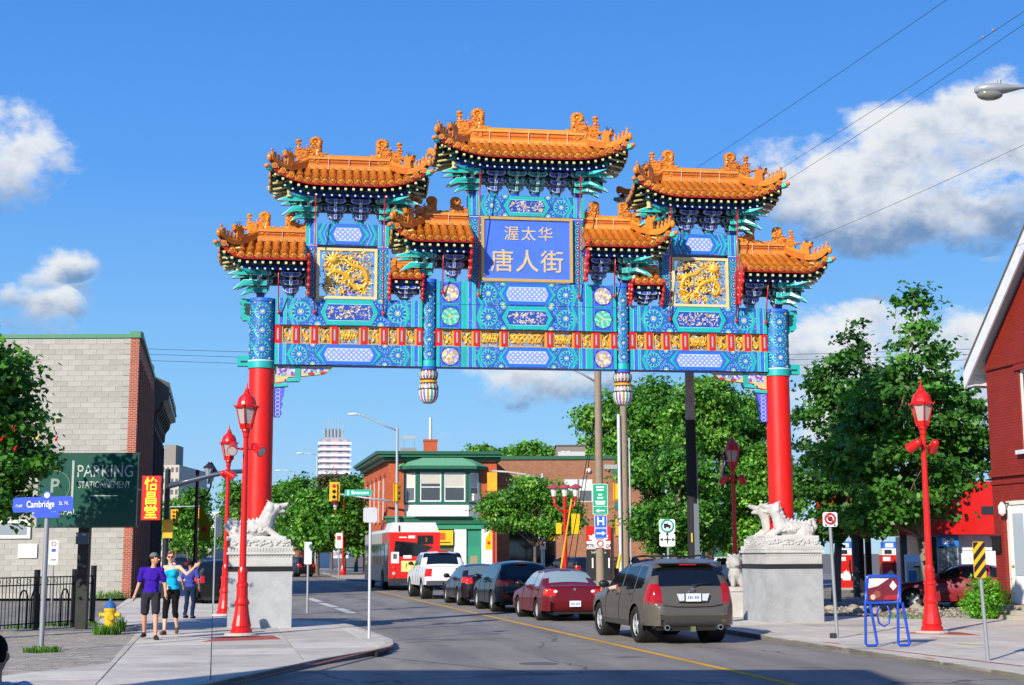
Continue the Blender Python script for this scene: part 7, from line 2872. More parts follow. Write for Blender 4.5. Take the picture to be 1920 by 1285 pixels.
# triple lantern on the corner island
p = at(1060, 1040, 78)
t = thing('triple_lamp', 'red lamp post branching into three lanterns beside the yellow cable guards', 'street lamp', (p.x, 78, 0))
b = B('b81812')
H = at(1060, 912, 78).z
b.cyl((0, 0, 0), (0, 0, H - .55), .12, .1, 10)
for s in (-1, 0, 1):
    b.tube([(0, 0, H - 1.5), (s * .55, 0, H - 1.05), (s * .6, 0, H - .55)], .075, 7)
b.out('post', 'gloss', t)
for s in (-1, 0, 1):
    l = B('d4d2cc')
    l.lathe([(.12, H - .55), (.2, H - .1)], 8, (s * .6, 0, 0))
    l.lathe([(.38, H - .1), (.3, H), (.05, H + .12), (0, H + .14)], 10, (s * .6, 0, 0), 'a84040')
    l.out('lantern', 'gloss', t)
B('d8b020').box(.35, .8, -.05, .0, H - 2.6, H - 1.5).out('banner', 'cloth', t)
B('d8b020').box(-.5, -.2, -.05, .0, H - 2.6, H - 2.0).out('banner', 'cloth', t)

# ================================================================ signs
def panel_sign(name, label, base, post_top, r, panels, rz=0.0, cat='sign', col='8f9498', group=None, lean=0.0):
    """base: foot point; panels: (cx, z0, z1, w, colour, thickness)"""
    t = thing(name, label, cat, base, rz, group)
    B(col).cyl((0, 0, -.05), (lean, 0, post_top), r, r, 10).out('post', 'galv', t)
    out = []
    for i, (cx, z0, z1, wd, c) in enumerate(panels):
        b = B(c)
        rr = min(.04, wd * .1)
        x0, x1 = cx - wd / 2, cx + wd / 2
        poly = [(x0 + rr, z0), (x1 - rr, z0), (x1, z0 + rr), (x1, z1 - rr), (x1 - rr, z1), (x0 + rr, z1), (x0, z1 - rr), (x0, z0 + rr)]
        b.prism(poly, -r - .012 - .004 * i, -r - .002 - .004 * i, 'y', c, '9a9ea2')
        out.append(b.out('sign_panel', 'paint', t))
    t['_'] = 0
    del t['_']
    return t, out, -r - .016 - .004 * len(panels)

def zz(base, py):
    return at(960, py, base.y).z - base.z
def wpx(base, n):
    return n * base.y / FPX

b0 = G(77, 1222, SW)
t, P_, y = panel_sign('street_sign', 'blue rue Cambridge St. N. street name sign on a grey pole at the lower left', b0, zz(b0, 950), .045, [(0, zz(b0, 957), zz(b0, 929), wpx(b0, 112), '1648d8'), (.01, zz(b0, 968), zz(b0, 957.5), wpx(b0, 50), '1648d8')])
P_[0].rotation_euler = (0, R_(-1.5), 0)
text('rue', .105, 'lettering', 'paint', 'eef0f4', P_[0], (-.43, y, zz(b0, 944)), ext=.002, sx=.9)
text('Cambridge', .17, 'lettering', 'paint', 'eef0f4', P_[0], (-.04, y, zz(b0, 943)), ext=.002, sx=.68, bold=.002)
text('St. N.', .1, 'lettering', 'paint', 'eef0f4', P_[0], (.385, y, zz(b0, 942)), ext=.002, sx=.8)
B('1648d8').cyl((0, -.06, zz(b0, 926)), (0, -.045, zz(b0, 926)), .075, .075, 18).out('badge', 'paint', t)
B('e4e8ee').cyl((0, -.064, zz(b0, 926)), (0, -.0605, zz(b0, 926)), .05, .05, 16).out('badge', 'paint', t)

# big green parking sign on its black post
b0 = G(152, 1178, SW)
t = thing('parking_sign', 'large dark green parking stationnement sign shaded by the left tree', 'sign', b0, 0)
X = lambda px: (px - 152) * b0.y / FPX
b = B('141716')
b.box(-.13, .13, -.1, .1, -.02, zz(b0, 984))
b.out('post', 'paint', t)
z0, z1 = zz(b0, 985), zz(b0, 850)
b = B('0a4c40')
b.box(X(66), X(250), -.2, -.1, z0, z1)
b.box(X(64), X(252), -.19, -.09, z0 - .03, z0 - .003, '2a3a36')
b.box(X(64), X(252), -.19, -.09, z1 + .003, z1 + .03, '2a3a36')
pn = b.out('sign_panel', 'gloss', t)
text('PARKING', .42, 'lettering', 'paint', 'a9b2ae', pn, (X(190), -.206, zz(b0, 883)), ext=.003, sx=.78)
text('STATIONNEMENT', .235, 'lettering', 'paint', 'a9b2ae', pn, (X(189), -.206, zz(b0, 908)), ext=.003, sx=.66)
text('P', .46, 'lettering', 'paint', '7f8f88', pn, (X(97), -.206, zz(b0, 910)), ext=.003, bold=.01)
text('MUNICIPAL', .2, 'lettering', 'paint', 'c6ccc8', pn, (X(100), -.206, zz(b0, 958)), ext=.003)
b = B('c6ccc8')
b.box(X(164), X(215), -.206, -.202, zz(b0, 928.5), zz(b0, 927))
ring = [(X(97) + .37 * math.cos(a), -.204, zz(b0, 910) + .37 * math.sin(a)) for a in [2 * PI * i / 32 for i in range(32)]]
b.tube(ring, .014, 5, '6a7c74', True)
b.box(X(128), X(132), -.206, -.202, zz(b0, 945), zz(b0, 862), '9aa8a2')
b.out('sign_marking', 'paint', pn)
B('4a5a64').box(X(139), X(162), -.16, -.101, zz(b0, 1018), zz(b0, 996)).out('notice_box', 'paint', t)

b0 = G(97, 1128, SW)
t, P_, y = panel_sign('parking_rule_sign', 'small white sign with red and blue symbols against the block wall', b0, zz(b0, 1058), .03, [(0, zz(b0, 1056), zz(b0, 1010), wpx(b0, 17), 'dfe2e4')])
d = B('c03028')
zc = zz(b0, 1017)
d.tube([(.08 * math.cos(a), y, zc + .08 * math.sin(a)) for a in [i * .45 for i in range(14)]], .016, 5, 'c03028', True)
d.box(-.08, .08, y - .003, y, zz(b0, 1032), zz(b0, 1026), '2a50b8')
d.box(-.1, .1, y - .003, y, zz(b0, 1048), zz(b0, 1046), '3a3a3a')
d.out('symbol', 'paint', P_[0])
b0 = G(692, 1197, SW)
panel_sign('sign_back', 'blank back of a square sign on a tall bare steel post at the kerb corner', b0, zz(b0, 953), .03, [(0, zz(b0, 979), zz(b0, 951), wpx(b0, 26), 'b4b8bc')], col='c2c6c8')
b0 = G(576, 1150, 0)
panel_sign('sign_back', 'narrow blank backed sign on a slim post between the pedestal and the bus', b0, zz(b0, 1016), .035, [(0, zz(b0, 1057), zz(b0, 1015), wpx(b0, 14), 'c8ccce')], col='9a9ea2')
b0 = G(400, 1133, SW)
panel_sign('sign_back', 'thin edge-on sign post behind the woman on the left street', b0, zz(b0, 962), .035, [(.12, zz(b0, 1005), zz(b0, 968), .3, '93a39c')], .9)
b0 = G(635, 1072, SW)
t, P_, y = panel_sign('far_sign', 'little white sign with a red mark beside the far banner post', Vector((b0.x * .7, b0.y * .7, SW)), 3.0, .05, [(0, 2.2, 3.3, .5, 'e0e2e2')])
B('c02820').box(-.15, .15, y - .004, y, 2.8, 3.1).out('symbol', 'paint', P_[0])
# no stopping sign on the right pavement
b0 = G(1570, 1197, SW)
t, P_, y = panel_sign('no_stopping_sign', 'white no stopping sign with red ring on a grey post left of the blue rack', b0, zz(b0, 964), .035, [(0, zz(b0, 990), zz(b0, 963), wpx(b0, 27), 'e4e4e2')], lean=-.07)
for q in P_:
    q.location = (-.07, 0, 0)
zc, rr = zz(b0, 975), wpx(b0, 9)
d = B('b81c28')
d.tube([(rr * math.cos(a), y, zc + rr * math.sin(a)) for a in [2 * PI * i / 20 for i in range(20)]], .022, 6, 'b81c28', True)
d.tube([(-rr * .7, y - .004, zc + rr * .7), (rr * .7, y - .004, zc - rr * .7)], .018, 5, 'b81c28')
d.cyl((0, y, zc), (0, y - .003, zc), rr * .55, rr * .55, 8, '2a2a2e')
for s in (-1, 1):
    d.cyl((s * .09, y, zz(b0, 987)), (s * .09, y - .003, zz(b0, 987)), .02, .02, 8, '2a2a2e')
d.out('symbol', 'paint', P_[0])
B('2a2a28').box(-.14, -.03, -.06, .06, -.005, .1).out('post_foot', 'rubber', t)
# yellow and black hazard marker
b0 = G(1853, 1239, SW)
t, P_, y = panel_sign('hazard_marker', 'yellow and black striped hazard marker on a post by the kerb at far right', b0, zz(b0, 1060), .03, [(0, zz(b0, 1087), zz(b0, 1019), wpx(b0, 23), 'e0a818')], lean=-.06)
for q in P_:
    q.location = (-.07, 0, 0)
d = B('1a1712')
hw, z0, z1 = wpx(b0, 11), zz(b0, 1086), zz(b0, 1020)
cl = [(-hw, z0), (hw, z0), (hw, z1), (-hw, z1)]
for i in range(5):
    z = z0 - .12 + i * .19
    d.flat([(-hw, z), (hw, z + .24), (hw, z + .335), (-hw, z + .095)], y - .001, '1a1712', cl)
d.out('stripe', 'paint', P_[0])
# truck route sign
b0 = Vector((at(1253, 1040, 33.5).x, 33.5, SW))
t, P_, y = panel_sign('truck_route_sign', 'white truck route sign with a green ring and arrows behind the bronze crossover', b0, zz(b0, 1000), .03, [(-.02, zz(b0, 1000.5), zz(b0, 975), wpx(b0, 30), 'e2e4e4'), (-.02, zz(b0, 1026), zz(b0, 1001), wpx(b0, 29), 'e2e4e4')])
zc, rr = zz(b0, 987), wpx(b0, 11)
d = B('1aa088')
d.tube([(-.02 + rr * math.cos(a), y, zc + rr * math.sin(a)) for a in [2 * PI * i / 24 for i in range(24)]], .02, 6, '1aa890', True)
d.box(-.1, .01, y - .003, y, zc - .03, zc + .05, '16181a')
d.box(.012, .06, y - .003, y, zc - .03, zc + .02, '16181a')
for x in (-.07, .03):
    d.cyl((x, y, zc - .04), (x, y - .004, zc - .04), .025, .025, 8, '16181a')
d.out('symbol', 'paint', P_[0])
zc = zz(b0, 1013)
d = B('16181a')
d.box(-.1, .06, y - .003, y, zc - .012, zc + .012)
d.box(-.032, -.008, y - .004, y - .0005, zc - .09, zc + .08)
for (dx, dz) in ((0, 1), (1, 0), (-1, 0)):
    cx, cz = -.02 + dx * .11, zc + dz * .1
    tri = [(cx + dx * .05 - dz * .04, cz + dz * .05 - dx * .04), (cx + dx * .05 * 0 + dz * 0 + dx * .06, cz + dz * .06), (cx - 0 + dz * .04, cz + dx * .04)]
    d.flat([(cx - dz * .04, cz - dx * .04), (cx + dz * .04, cz + dx * .04), (cx + dx * .07, cz + dz * .07)], y - .005, '16181a')
    d.flat([(cx - dz * .04, cz - dx * .04), (cx + dz * .04, cz + dx * .04), (cx + dx * .07, cz + dz * .07)][::-1], y - .0052, '16181a')
d.out('symbol', 'paint', P_[1])
# hanging red Chinese shop sign
Y = 57.0
c = at(284.5, 934, Y)
t = thing('shop_sign', 'red vertical shop sign with three yellow Chinese characters on the dark left facade', 'sign', (c.x, Y, c.z), 0)
k = Y / FPX
b = B('d8180c').box(-17 * k, 17 * k, -.12, .12, -41 * k, 41 * k)
so_ = b.out('sign_panel', 'gloss', t)
B('1c1a1a').box(-18.2 * k, -17.1 * k, -.13, .13, -42 * k, 42 * k).out('sign_frame', 'paint', so_)
for i, ch_ in enumerate('怡昌堂'):
    text(ch_, .56, 'lettering', 'paint', 'ffd820', so_, (0, -.126, (24 - 26 * i) * k), ext=.004, bold=.012)
B('1a1a1c').box(-2.6, -17.2 * k, -.03, .03, .3, .36).out('bracket', 'paint', t)
# second small notices and signs on the dark shops
# ---- filling station price sign
Y = 70.0
p = at(1122, 1040, Y)
k = Y / FPX
t = thing('price_sign', 'red and white filling station price sign with a maple leaf behind the wooden pole', 'sign', (p.x, Y, 0), 0)
z = lambda py: at(1122, py, Y).z
B('c8201a').box(-23 * k, 23 * k, -.2, .2, z(1030), z(987)).out('sign_panel', 'gloss', t)
w_ = B('e4e4e2').box(-22 * k, 22 * k, -.21, -.201, z(1029), z(1015))
leafp = [(0, 1.0), (.12, .7), (.28, .8), (.24, .45), (.42, .58), (.5, .42), (.8, .46), (.68, .25), (.78, .15), (.35, -.15), (.4, -.32), (-.4, -.32), (-.35, -.15), (-.78, .15), (-.68, .25), (-.8, .46), (-.5, .42), (-.42, .58), (-.24, .45), (-.28, .8), (-.12, .7)]
cz = z(1013)
for i in range(len(leafp)):
    a, c_ = leafp[i], leafp[(i + 1) % len(leafp)]
    w_.add([(0, -.215, cz), (a[0] * .62, -.215, cz + a[1] * .5), (c_[0] * .62, -.215, cz + c_[1] * .5)], [(0, 2, 1)], 'e4e4e2')
wo_ = w_.out('maple_leaf', 'paint', t)
text('PETRO-CANADA', .27, 'lettering', 'paint', '1c1c1e', wo_, (0, -.22, z(1024)), ext=.003, sx=.6, bold=.006)
b = B('1c1d20').box(-22 * k, 22 * k, -.2, .2, z(1088), z(1031))
bo = b.out('price_panel', 'paint', t)
text('1', .7, 'price_digit', 'paint', 'e8e8e8', bo, (-.3, -.206, z(1057)), ext=.003)
text('1', .7, 'price_digit', 'paint', 'e8e8e8', bo, (.5, -.206, z(1057)), ext=.003)
text('Self Service', .16, 'lettering', 'paint', 'd8d8d8', bo, (0, -.206, z(1036)), ext=.003)
B('3a1c1a').box(24 * k, 28 * k, -.3, .3, 0, z(990)).out('side_post', 'paint', t)

# ================================================================ poles, wires, signals
def pole(label, px, Y, pyt, r0, r1, col='8a7a68', group='wooden utility poles'):
    p = at(px, 1040, Y)
    H = at(px, pyt, Y).z
    t = thing('utility_pole', label, 'utility pole', (p.x, Y, 0), 0, group)
    B(col).cyl((0, 0, -.1), (0, 0, H), r0, r1, 14).out('pole', 'wood', t)
    return t, p, H
t1, p1, H1 = pole('wooden utility pole carrying the green, blue and H signs', 1125, 64, 560, .19, .15)
k = 64 / FPX
Zp = lambda py: at(1125, py, 64).z
for (px0, px1, py0, py1, c, nm) in ((1112, 1140, 965, 908, '12a078', 'transit_panel'), (1115, 1138, 990, 967, '1c5cd0', 'hospital_panel'), (1115, 1138, 1010, 991, '1c5cd0', 'arrow_panel')):
    x0, x1 = (px0 - 1125) * k, (px1 - 1125) * k
    b = B('dfe4e6').box(x0, x1, -.24, -.225, Zp(py0), Zp(py1))
    b.box(x0 + .02, x1 - .02, -.244, -.2405, Zp(py0) + .02, Zp(py1) - .02, c)
    so_ = b.out(nm, 'paint', t1)
    cx = (x0 + x1) / 2
    if nm == 'hospital_panel':
        text('H', .5, 'lettering', 'paint', 'eef2f6', so_, (cx, -.25, (Zp(py0) + Zp(py1)) / 2), ext=.003, bold=.012)
    elif nm == 'arrow_panel':
        a = B('eef2f6')
        zc = (Zp(py0) + Zp(py1)) / 2
        a.box(cx - .2, cx + .1, -.249, -.245, zc - .03, zc + .03)
        a.flat([(cx + .06, zc - .1), (cx + .22, zc), (cx + .06, zc + .1)], -.25)
        a.out('arrow', 'paint', so_)
    else:
        a = B('e4f0ea')
        for i, (wd, py) in enumerate(((.4, 914), (.36, 919), (.2, 928), (.3, 934), (.5, 941), (.44, 945))):
            a.box(cx - wd / 2 * .9, cx + wd / 2 * .9, -.249, -.245, Zp(py) - .04, Zp(py) + .03)
        zc = Zp(958)
        a.box(cx - .1, cx + .2, -.249, -.245, zc - .025, zc + .025)
        a.flat([(cx - .22, zc), (cx - .06, zc - .09), (cx - .06, zc + .09)], -.25)
        a.box(cx - .3, cx + .3, -.249, -.245, Zp(950) - .01, Zp(950) + .01)
        a.out('pictogram', 'paint', so_)
b = B('e4e4e2').box(-.24, .24, -.24, -.2, Zp(1027), Zp(1012))
no = b.out('no_stopping_panel', 'paint', t1)
B('c02430').tube([(.13 * math.cos(a), -.246, Zp(1019.5) + .13 * math.sin(a)) for a in [i * .45 for i in range(14)]], .03, 5, 'c02430', True).out('symbol', 'paint', no)
B('9aa0a4').tube([(-.1, 0, Zp(716)), (-.75, 0, Zp(700)), (-1.3, 0, Zp(690)), (-1.6, 0, Zp(687))], .05, 7).out('lamp_arm', 'galv', t1)
gw = B('2a2a2a')
for (dx, dz) in ((-1.75, 0), (-1.4, .0)):
    gw.tube([(-.05, 0, Zp(760)), (dx, -.6, 0)], .02, 5)
gw.out('guy_wire', 'metal', t1)
for i, (pa, pb) in enumerate((((1072, 935), (1052, 1066)),)):
    a, c = at(*pa, 63) - Vector((p1.x, 64, 0)), at(*pb, 63) - Vector((p1.x, 64, 0))
    B('d89a18').cyl(a, c, .04, .045, 8).out('cable_guard', 'paint', t1)
a, c = at(1163, 1040, 62) - Vector((p1.x, 64, 0)), at(1158, 1066, 62) - Vector((p1.x, 64, 0))
B('e0b418').cyl(a, c, .06, .07, 8).out('cable_guard', 'paint', t1)
t2, p2, H2 = pole('thinner weathered pole behind the right lotus pendant', 1173, 70, 640, .19, .16)
B('c4c8cc').cyl((-.26, -.2, 0), (-.26, -.2, at(1168, 778, 70).z), .09, .09, 10).out('conduit', 'galv', t2)
B('a8acb0').cyl((.25, -.2, 0), (.25, -.2, at(1168, 822, 70).z), .04, .05, 8).out('conduit', 'galv', t2)
b = B('9ca0a2')
b.box(-1.0, -.35, -.3, .1, at(1175, 880, 70).z, at(1175, 872, 70).z)
b.out('signal_arm', 'galv', t2)
t3, p3, H3 = pole('wooden utility pole with a black lower sleeve between the beam and the crossover', 1300, 40, 350, .14, .12, 'a4978a')
B('1c1d1f').cyl((0, 0, -.05), (0, 0, at(1300, 788, 40).z), .152, .146, 16).out('black_sleeve', 'matte', t3)
b = B('6a737c')
b.box(.02, .16, -.17, -.1, -.02, at(1300, 945, 40).z)
b.out('cable_cover', 'galv', t3)
B('8a929a').cyl((.15, -.04, 0), (.15, -.04, at(1300, 850, 40).z), .02, .02, 6).out('conduit', 'galv', t3)
B('c8b830').box(-.07, -.03, -.17, -.155, at(1300, 1017, 40).z, at(1300, 1000, 40).z).out('pole_tag', 'paint', t3)
# overhead wires: from the black sleeved pole towards the next pole nearer the camera
def plane_hit(px, py):
    d = ray(px, py)
    n = TD
    k_ = ((at(1480, 335, 46) - Vector((0, 0, CH))).dot(n)) / d.dot(n)
    return Vector((0, 0, CH)) + d * k_
for i, (pa, pb, r) in enumerate((((1310, 312), (1770, 0), .008), ((1470, 312), (1920, 18), .007), ((1480, 335), (1920, 42), .007), ((1512, 452), (1920, 268), .006))):
    A_, C_ = plane_hit(*pa), plane_hit(*pb)
    q = C_ + (C_ - A_) * .3
    far = A_ - (C_ - A_) * .1
    w_ = B('2c3138').tube([tuple(far.lerp(q, j / 12) - Vector((0, 0, .25 * math.sin(PI * j / 12) * (0 if i < 0 else .3)))) for j in range(13)][::-1] + [(p3.x, 40.1, H3 - .1 - .35 * i)], r, 5)
    if i == 1:
        for (px, py) in ((1843, 70), (1862, 57)):
            c = plane_hit(px, py)
            w_.sph(c, .035, 6, 5, 'a87a5a')
    o = w_.out('overhead_wire', 'rubber', None)
    o['label'] = ('black overhead cable highest in the sky at the upper right', 'overhead wire with small brown insulators at the upper right', 'overhead wire just below the one with insulators', 'thin overhead wire crossing the grey base of the big right cloud')[i]
    o['category'], o['group'] = 'cable', 'overhead wires along the street'
for i, (ya, yb, lab) in enumerate(((654, 652, 'highest of the thin far wires crossing behind the gateway'), (664, 662, 'middle one of the thin far wires crossing behind the gateway'), (676, 672, 'lowest of the thin far wires crossing behind the gateway'))):
    A_, C_ = at(262, ya, 75), at(1900, yb, 75)
    o = B('2a2e34').tube([tuple(A_.lerp(C_, j / 10) - Vector((0, 0, .5 * math.sin(PI * j / 10)))) for j in range(11)], .012, 5).out('overhead_wire', 'rubber', None)
    o['label'], o['category'], o['group'] = lab, 'cable', 'wires crossing the junction'

def signal_head(parent, c, s=1.0, yaw=0.0, lit=0, back=True):
    """yellow three lamp head, c = centre, facing the camera unless yawed"""
    h = part('signal_head', parent)
    h.location = c
    h.rotation_euler = (0, 0, yaw)
    b = B('e0a410')
    b.box(-.4 * s, .4 * s, .0, .05, -.74 * s, .74 * s)
    b.box(-.22 * s, .22 * s, -.18, -.001, -.66 * s, .66 * s, 'e4ac18')
    b.out('signal_case', 'paint', h)
    for i in range(3):
        z = (.42 - .42 * i) * s
        l = B(('d83020' if lit == 0 else '5a1a14', '3a2e10', '12301c')[i])
        l.cyl((0, -.19, z), (0, -.182, z), .15 * s, .15 * s, 14)
        l.out('signal_lens', 'lens', h)
        v = B('d89c10')
        v.tube([(.16 * s * math.cos(a), -.3, z + .16 * s * math.sin(a)) for a in [PI * q / 8 for q in range(9)]], .02, 4)
        v.lathe([(.16 * s, 0)], 3) if False else None
        v.out('visor', 'paint', h)
    return h
Y = 111.0
k = Y / FPX
p = at(743, 1040, Y)
t = thing('signal_pole', 'tall grey light pole with traffic signals and the green Bronson sign', 'traffic light', (p.x, Y, SW), 0, 'signal poles')
z = lambda py: at(743, py, Y).z - SW
b = B('a4a9ac')
b.cyl((0, 0, -.05), (0, 0, z(803)), .15, .1, 12)
b.tube([(0, 0, z(808)), (-1.2, 0, z(796)), (-2.2, 0, z(784)), (-2.9, 0, z(778)), (-3.4, 0, z(776))], .06, 7)
b.tube([(0, 0, z(941)), (-2, 0, z(935)), (-4.9, 0, z(925))], [.09, .08, .06], 8)
b.out('pole', 'galv', t)
B('d8dcdc').sph((-3.5, 0, z(776.5)), (.45, .16, .1), 12, 6).out('light_head', 'paint', t)
b = B('12a088').box((646 - 743) * k, (697 - 743) * k, -.12, -.09, z(930), z(918))
so_ = b.out('street_name_panel', 'paint', t)
text('Bronson', .4, 'lettering', 'paint', 'e8f0ee', so_, ((675 - 743) * k, -.126, z(924)), ext=.003, bold=.006)
B('e8f0ee').box((651 - 743) * k, (654 - 743) * k, -.126, -.121, z(928), z(920)).out('emblem', 'paint', so_)
signal_head(t, ((627 - 743) * k, -.1, z(922)))
signal_head(t, (.05, -.15, z(924)), 1.0, .9)
Y = 98.0
k = Y / FPX
p = at(1018, 1040, Y)
t = thing('signal_pole', 'grey signal pole with a curved arm in front of the brown building', 'traffic light', (p.x, Y, SW), 0, 'signal poles')
z = lambda py: at(1018, py, Y).z - SW
b = B('b0b0aa')
b.cyl((0, 0, -.05), (0, 0, z(888)), .14, .1, 12)
b.tube([(0, 0, z(898)), (-1.2, 0, z(890)), (-2.4, 0, z(885)), (-3.5, 0, z(883))], [.09, .08, .07, .06], 8)
b.out('pole', 'galv', t)
signal_head(t, ((924 - 1018) * k, -.1, z(903)), .85, PI)
signal_head(t, ((1034 - 1018) * k, .1, z(999)), .75, PI)
b = B('a8a69c').box(-.3, .25, -.35, -.15, z(1012), z(991))
b.box(-.2, .2, -.2, -.15, z(1030), z(1013), 'd8d8d4')
b.out('control_box', 'galv', t)
B('c02824').cyl((0, -.212, z(1021)), (0, -.205, z(1021)), .12, .12, 12).out('symbol', 'paint', t)
b = B('1a48d0').box((981 - 1018) * k, (1016 - 1018) * k, -.13, -.1, z(982), z(972))
so_ = b.out('street_name_panel', 'paint', t)
text('Bronson', .26, 'lettering', 'paint', 'e8ecf4', so_, ((998 - 1018) * k, -.136, z(977)), ext=.003)
for (px, py, Y, lab) in ((1157, 922, 71, 'yellow traffic signal beside the slim weathered pole, seen edge on'), (1163, 990, 71, 'lower yellow signal box by the slim weathered pole')):
    c = at(px, py, Y)
    t = thing('traffic_signal', lab, 'traffic light', c, 0, 'signals by the weathered pole')
    signal_head(t, (0, 0, 0), .6, .8 if py < 950 else PI)
    B('2a6a4a').box(-.25, .25, -.1, .1, .9, 1.3).out('bracket', 'paint', t)
# black mast over the left street
Y = 58.0
p = at(310, 1040, Y)
z = lambda py: at(310, py, Y).z
k = Y / FPX
t = thing('signal_mast', 'black mast arm with a lantern reaching over the left street', 'mast arm', (p.x, Y, 0), 0)
b = B('20252c')
b.cyl((0, 0, 0), (0, 0, z(880)), .13, .11, 12)
b.tube([(0, 0, z(912)), (40 * k, 0, z(902)), (80 * k, 0, z(892)), (110 * k, 0, z(886)), (150 * k, 0, z(884))], [.12, .11, .1, .1, .08], 8, '3a4656')
b.cyl((78 * k, 0, z(893)), (76 * k, 0, z(908)), .05, .05, 8)
b.out('mast', 'gloss', t)
l = B('8a949c')
l.lathe([(.1, z(893)), (.2, z(877))], 8, (76 * k, 0, 0))
l.lathe([(.24, z(878)), (.2, z(875)), (.06, z(870)), (.05, z(868)), (0, z(866))], 8, (76 * k, 0, 0), '3a2024')
l.out('lantern', 'gloss', t)
signal_head(t, (6 * k, -.25, z(992)), .5, PI)
for (px, py, Y, lab) in ((371, 963, 120, 'small yellow traffic signal hanging over the far left street'), (327, 968, 95, 'amber traffic signal by the dark shops on the left')):
    c = at(px, py, Y)
    t = thing('traffic_signal', lab, 'traffic light', c, 0, 'signals over the left street')
    signal_head(t, (0, 0, 0), .6, 0)
    B('a4a9ac').cyl((-3.5, .1, .55), (.2, .1, .62), .05, .04, 6).out('arm', 'galv', t)
# far street lights
for i, (px, Y, py, lab) in enumerate(((592, 170, 852, 'slim white street light in front of the apartment tower'), (548, 190, 884, 'slim street light right of the left gateway column'), (514, 210, 905, 'slim street light hard against the left gateway column'))):
    p = at(px, 1040, Y)
    H = at(px, py, Y).z
    t = thing('street_light', lab, 'street light', (p.x, Y, 0), 0, 'slim far street lights')
    b = B('b4babe')
    b.cyl((0, 0, 0), (0, 0, H), .13, .1, 8)
    b.tube([(0, 0, H - .1), (-.8, 0, H + .1), (-1.8, 0, H + .15)], .06, 6)
    b.out('pole', 'galv', t)
    B('d4d8da').sph((-2.1, 0, H + .12), (.5, .2, .1), 8, 5).out('light_head', 'paint', t)
# cobra head street light reaching in at the upper right
Y = 22.5
c = at(1869, 172, Y)
t = thing('street_light', 'grey cobra head street light reaching in from the upper right corner', 'street light', (c.x + 2.6, Y, SW), 0)
h = Vector((-2.6, 0, c.z - SW))
b = B('8e9498')
b.m = Matrix.Translation(h)
V_ = []
prof = [(-.37, .0, .05, -.02), (-.33, .09, .1, -.03), (-.2, .15, .13, -.06), (0, .15, .14, -.06), (.18, .11, .12, -.02), (.36, .05, .1, .03), (.44, .04, .09, .05)]
n = 14
for (x, hw, zt, zb) in prof:
    for i in range(n):
        a = 2 * PI * i / n
        V_.append((x, max(hw, .01) * math.cos(a), (zt + zb) / 2 + (zt - zb) / 2 * math.sin(a)))
b.add(V_, [(k_ * n + i, k_ * n + (i + 1) % n, (k_ + 1) * n + (i + 1) % n, (k_ + 1) * n + i) for k_ in range(len(prof) - 1) for i in range(n)], '9aa0a4', True)
b.cyl((.05, 0, .13), (.05, 0, .19), .035, .035, 8)
b.out('light_head', 'galv', t)
b = B('7a7a74')
b.m = Matrix.Translation(h)
b.sph((-.12, 0, -.05), (.22, .13, .1), 12, 8)
b.out('light_lens', 'lens', t)
b = B('8e9498')
b.tube([tuple(h + Vector((.42, 0, .07))), tuple(h + Vector((1.3, 0, .1))), tuple(h + Vector((2.6, 0, -.1)))], .03, 8)
b.cyl((2.6 - 2.6, 0, -.05), (0, 0, h.z + .05), .11, .07, 12)
b.out('pole', 'galv', t)
# ================================================================ fence, hydrant, racks, booth, pumps
b0 = G(0, 1183, SW)
b1 = G(172, 1171, SW)
d = (b1 - b0)
ang = math.atan2(d.y, d.x)
t = thing('iron_fence', 'black iron picket fence with arched hoops along the parking lot at the left', 'fence', b0, ang)
L = d.length
x0 = -2.0
b = B('16171a')
for z in (.12, 1.02, 1.2):
    b.box(x0, L, -.015, .015, z - .015, z + .015)
for i in range(12):
    x = x0 + .3 + i * .32
    b.tube([(x + .05 * math.cos(a), 0, 1.11 + .05 * math.sin(a)) for a in [i * .9 for i in range(7)]], .008, 4, None, True)
b.out('rail', 'gloss', t)
for x in (L, L * .78, L * .36, -.9):
    B('141517').box(x - .05, x + .05, -.05, .05, -.03, 1.38 if x < L else 1.46).out('fence_post', 'gloss', t)
pk = B('17181b').cyl((0, 0, .03), (0, 0, 1.2), .011, .011, 5).mesh('picket')
pk.materials.append(MATS['gloss'])
for i in range(int((L - x0) / .115)):
    link('picket', pk, None, t, (x0 + .06 + i * .115, 0, 0))
for x in (.55, .95, L * .62):
    B('141517').tube([(x, -.04, 0), (x, -.04, .75), (x + .06, -.04, .88), (x + .13, -.04, .9), (x + .2, -.04, .88), (x + .26, -.04, .75), (x + .26, -.04, .0)], .022, 6).out('hoop', 'gloss', t)

t = thing('fire_hydrant', 'yellow fire hydrant with a blue bonnet among weeds', 'hydrant', G(205, 1190, SW))
b = B('d8b41c')
b.lathe([(.15, 0), (.15, .04), (.115, .05), (.115, .12), (.12, .5), (.135, .51), (.135, .56), (.12, .57)], 18)
for s in (-1, 1):
    b.cyl((0, 0, .42), (s * .2, 0, .42), .05, .05, 10)
    b.cyl((s * .2, 0, .42), (s * .23, 0, .42), .065, .055, 6)
b.cyl((0, 0, .38), (.06, -.2, .38), .07, .07, 12)
b.cyl((.06, -.2, .38), (.07, -.23, .38), .085, .075, 6)
b.out('hydrant_body', 'gloss', t)
B('2a62a8').lathe([(.125, .57), (.12, .62), (.08, .69), (.035, .72), (.03, .77), (0, .77)], 18).out('bonnet', 'gloss', t)

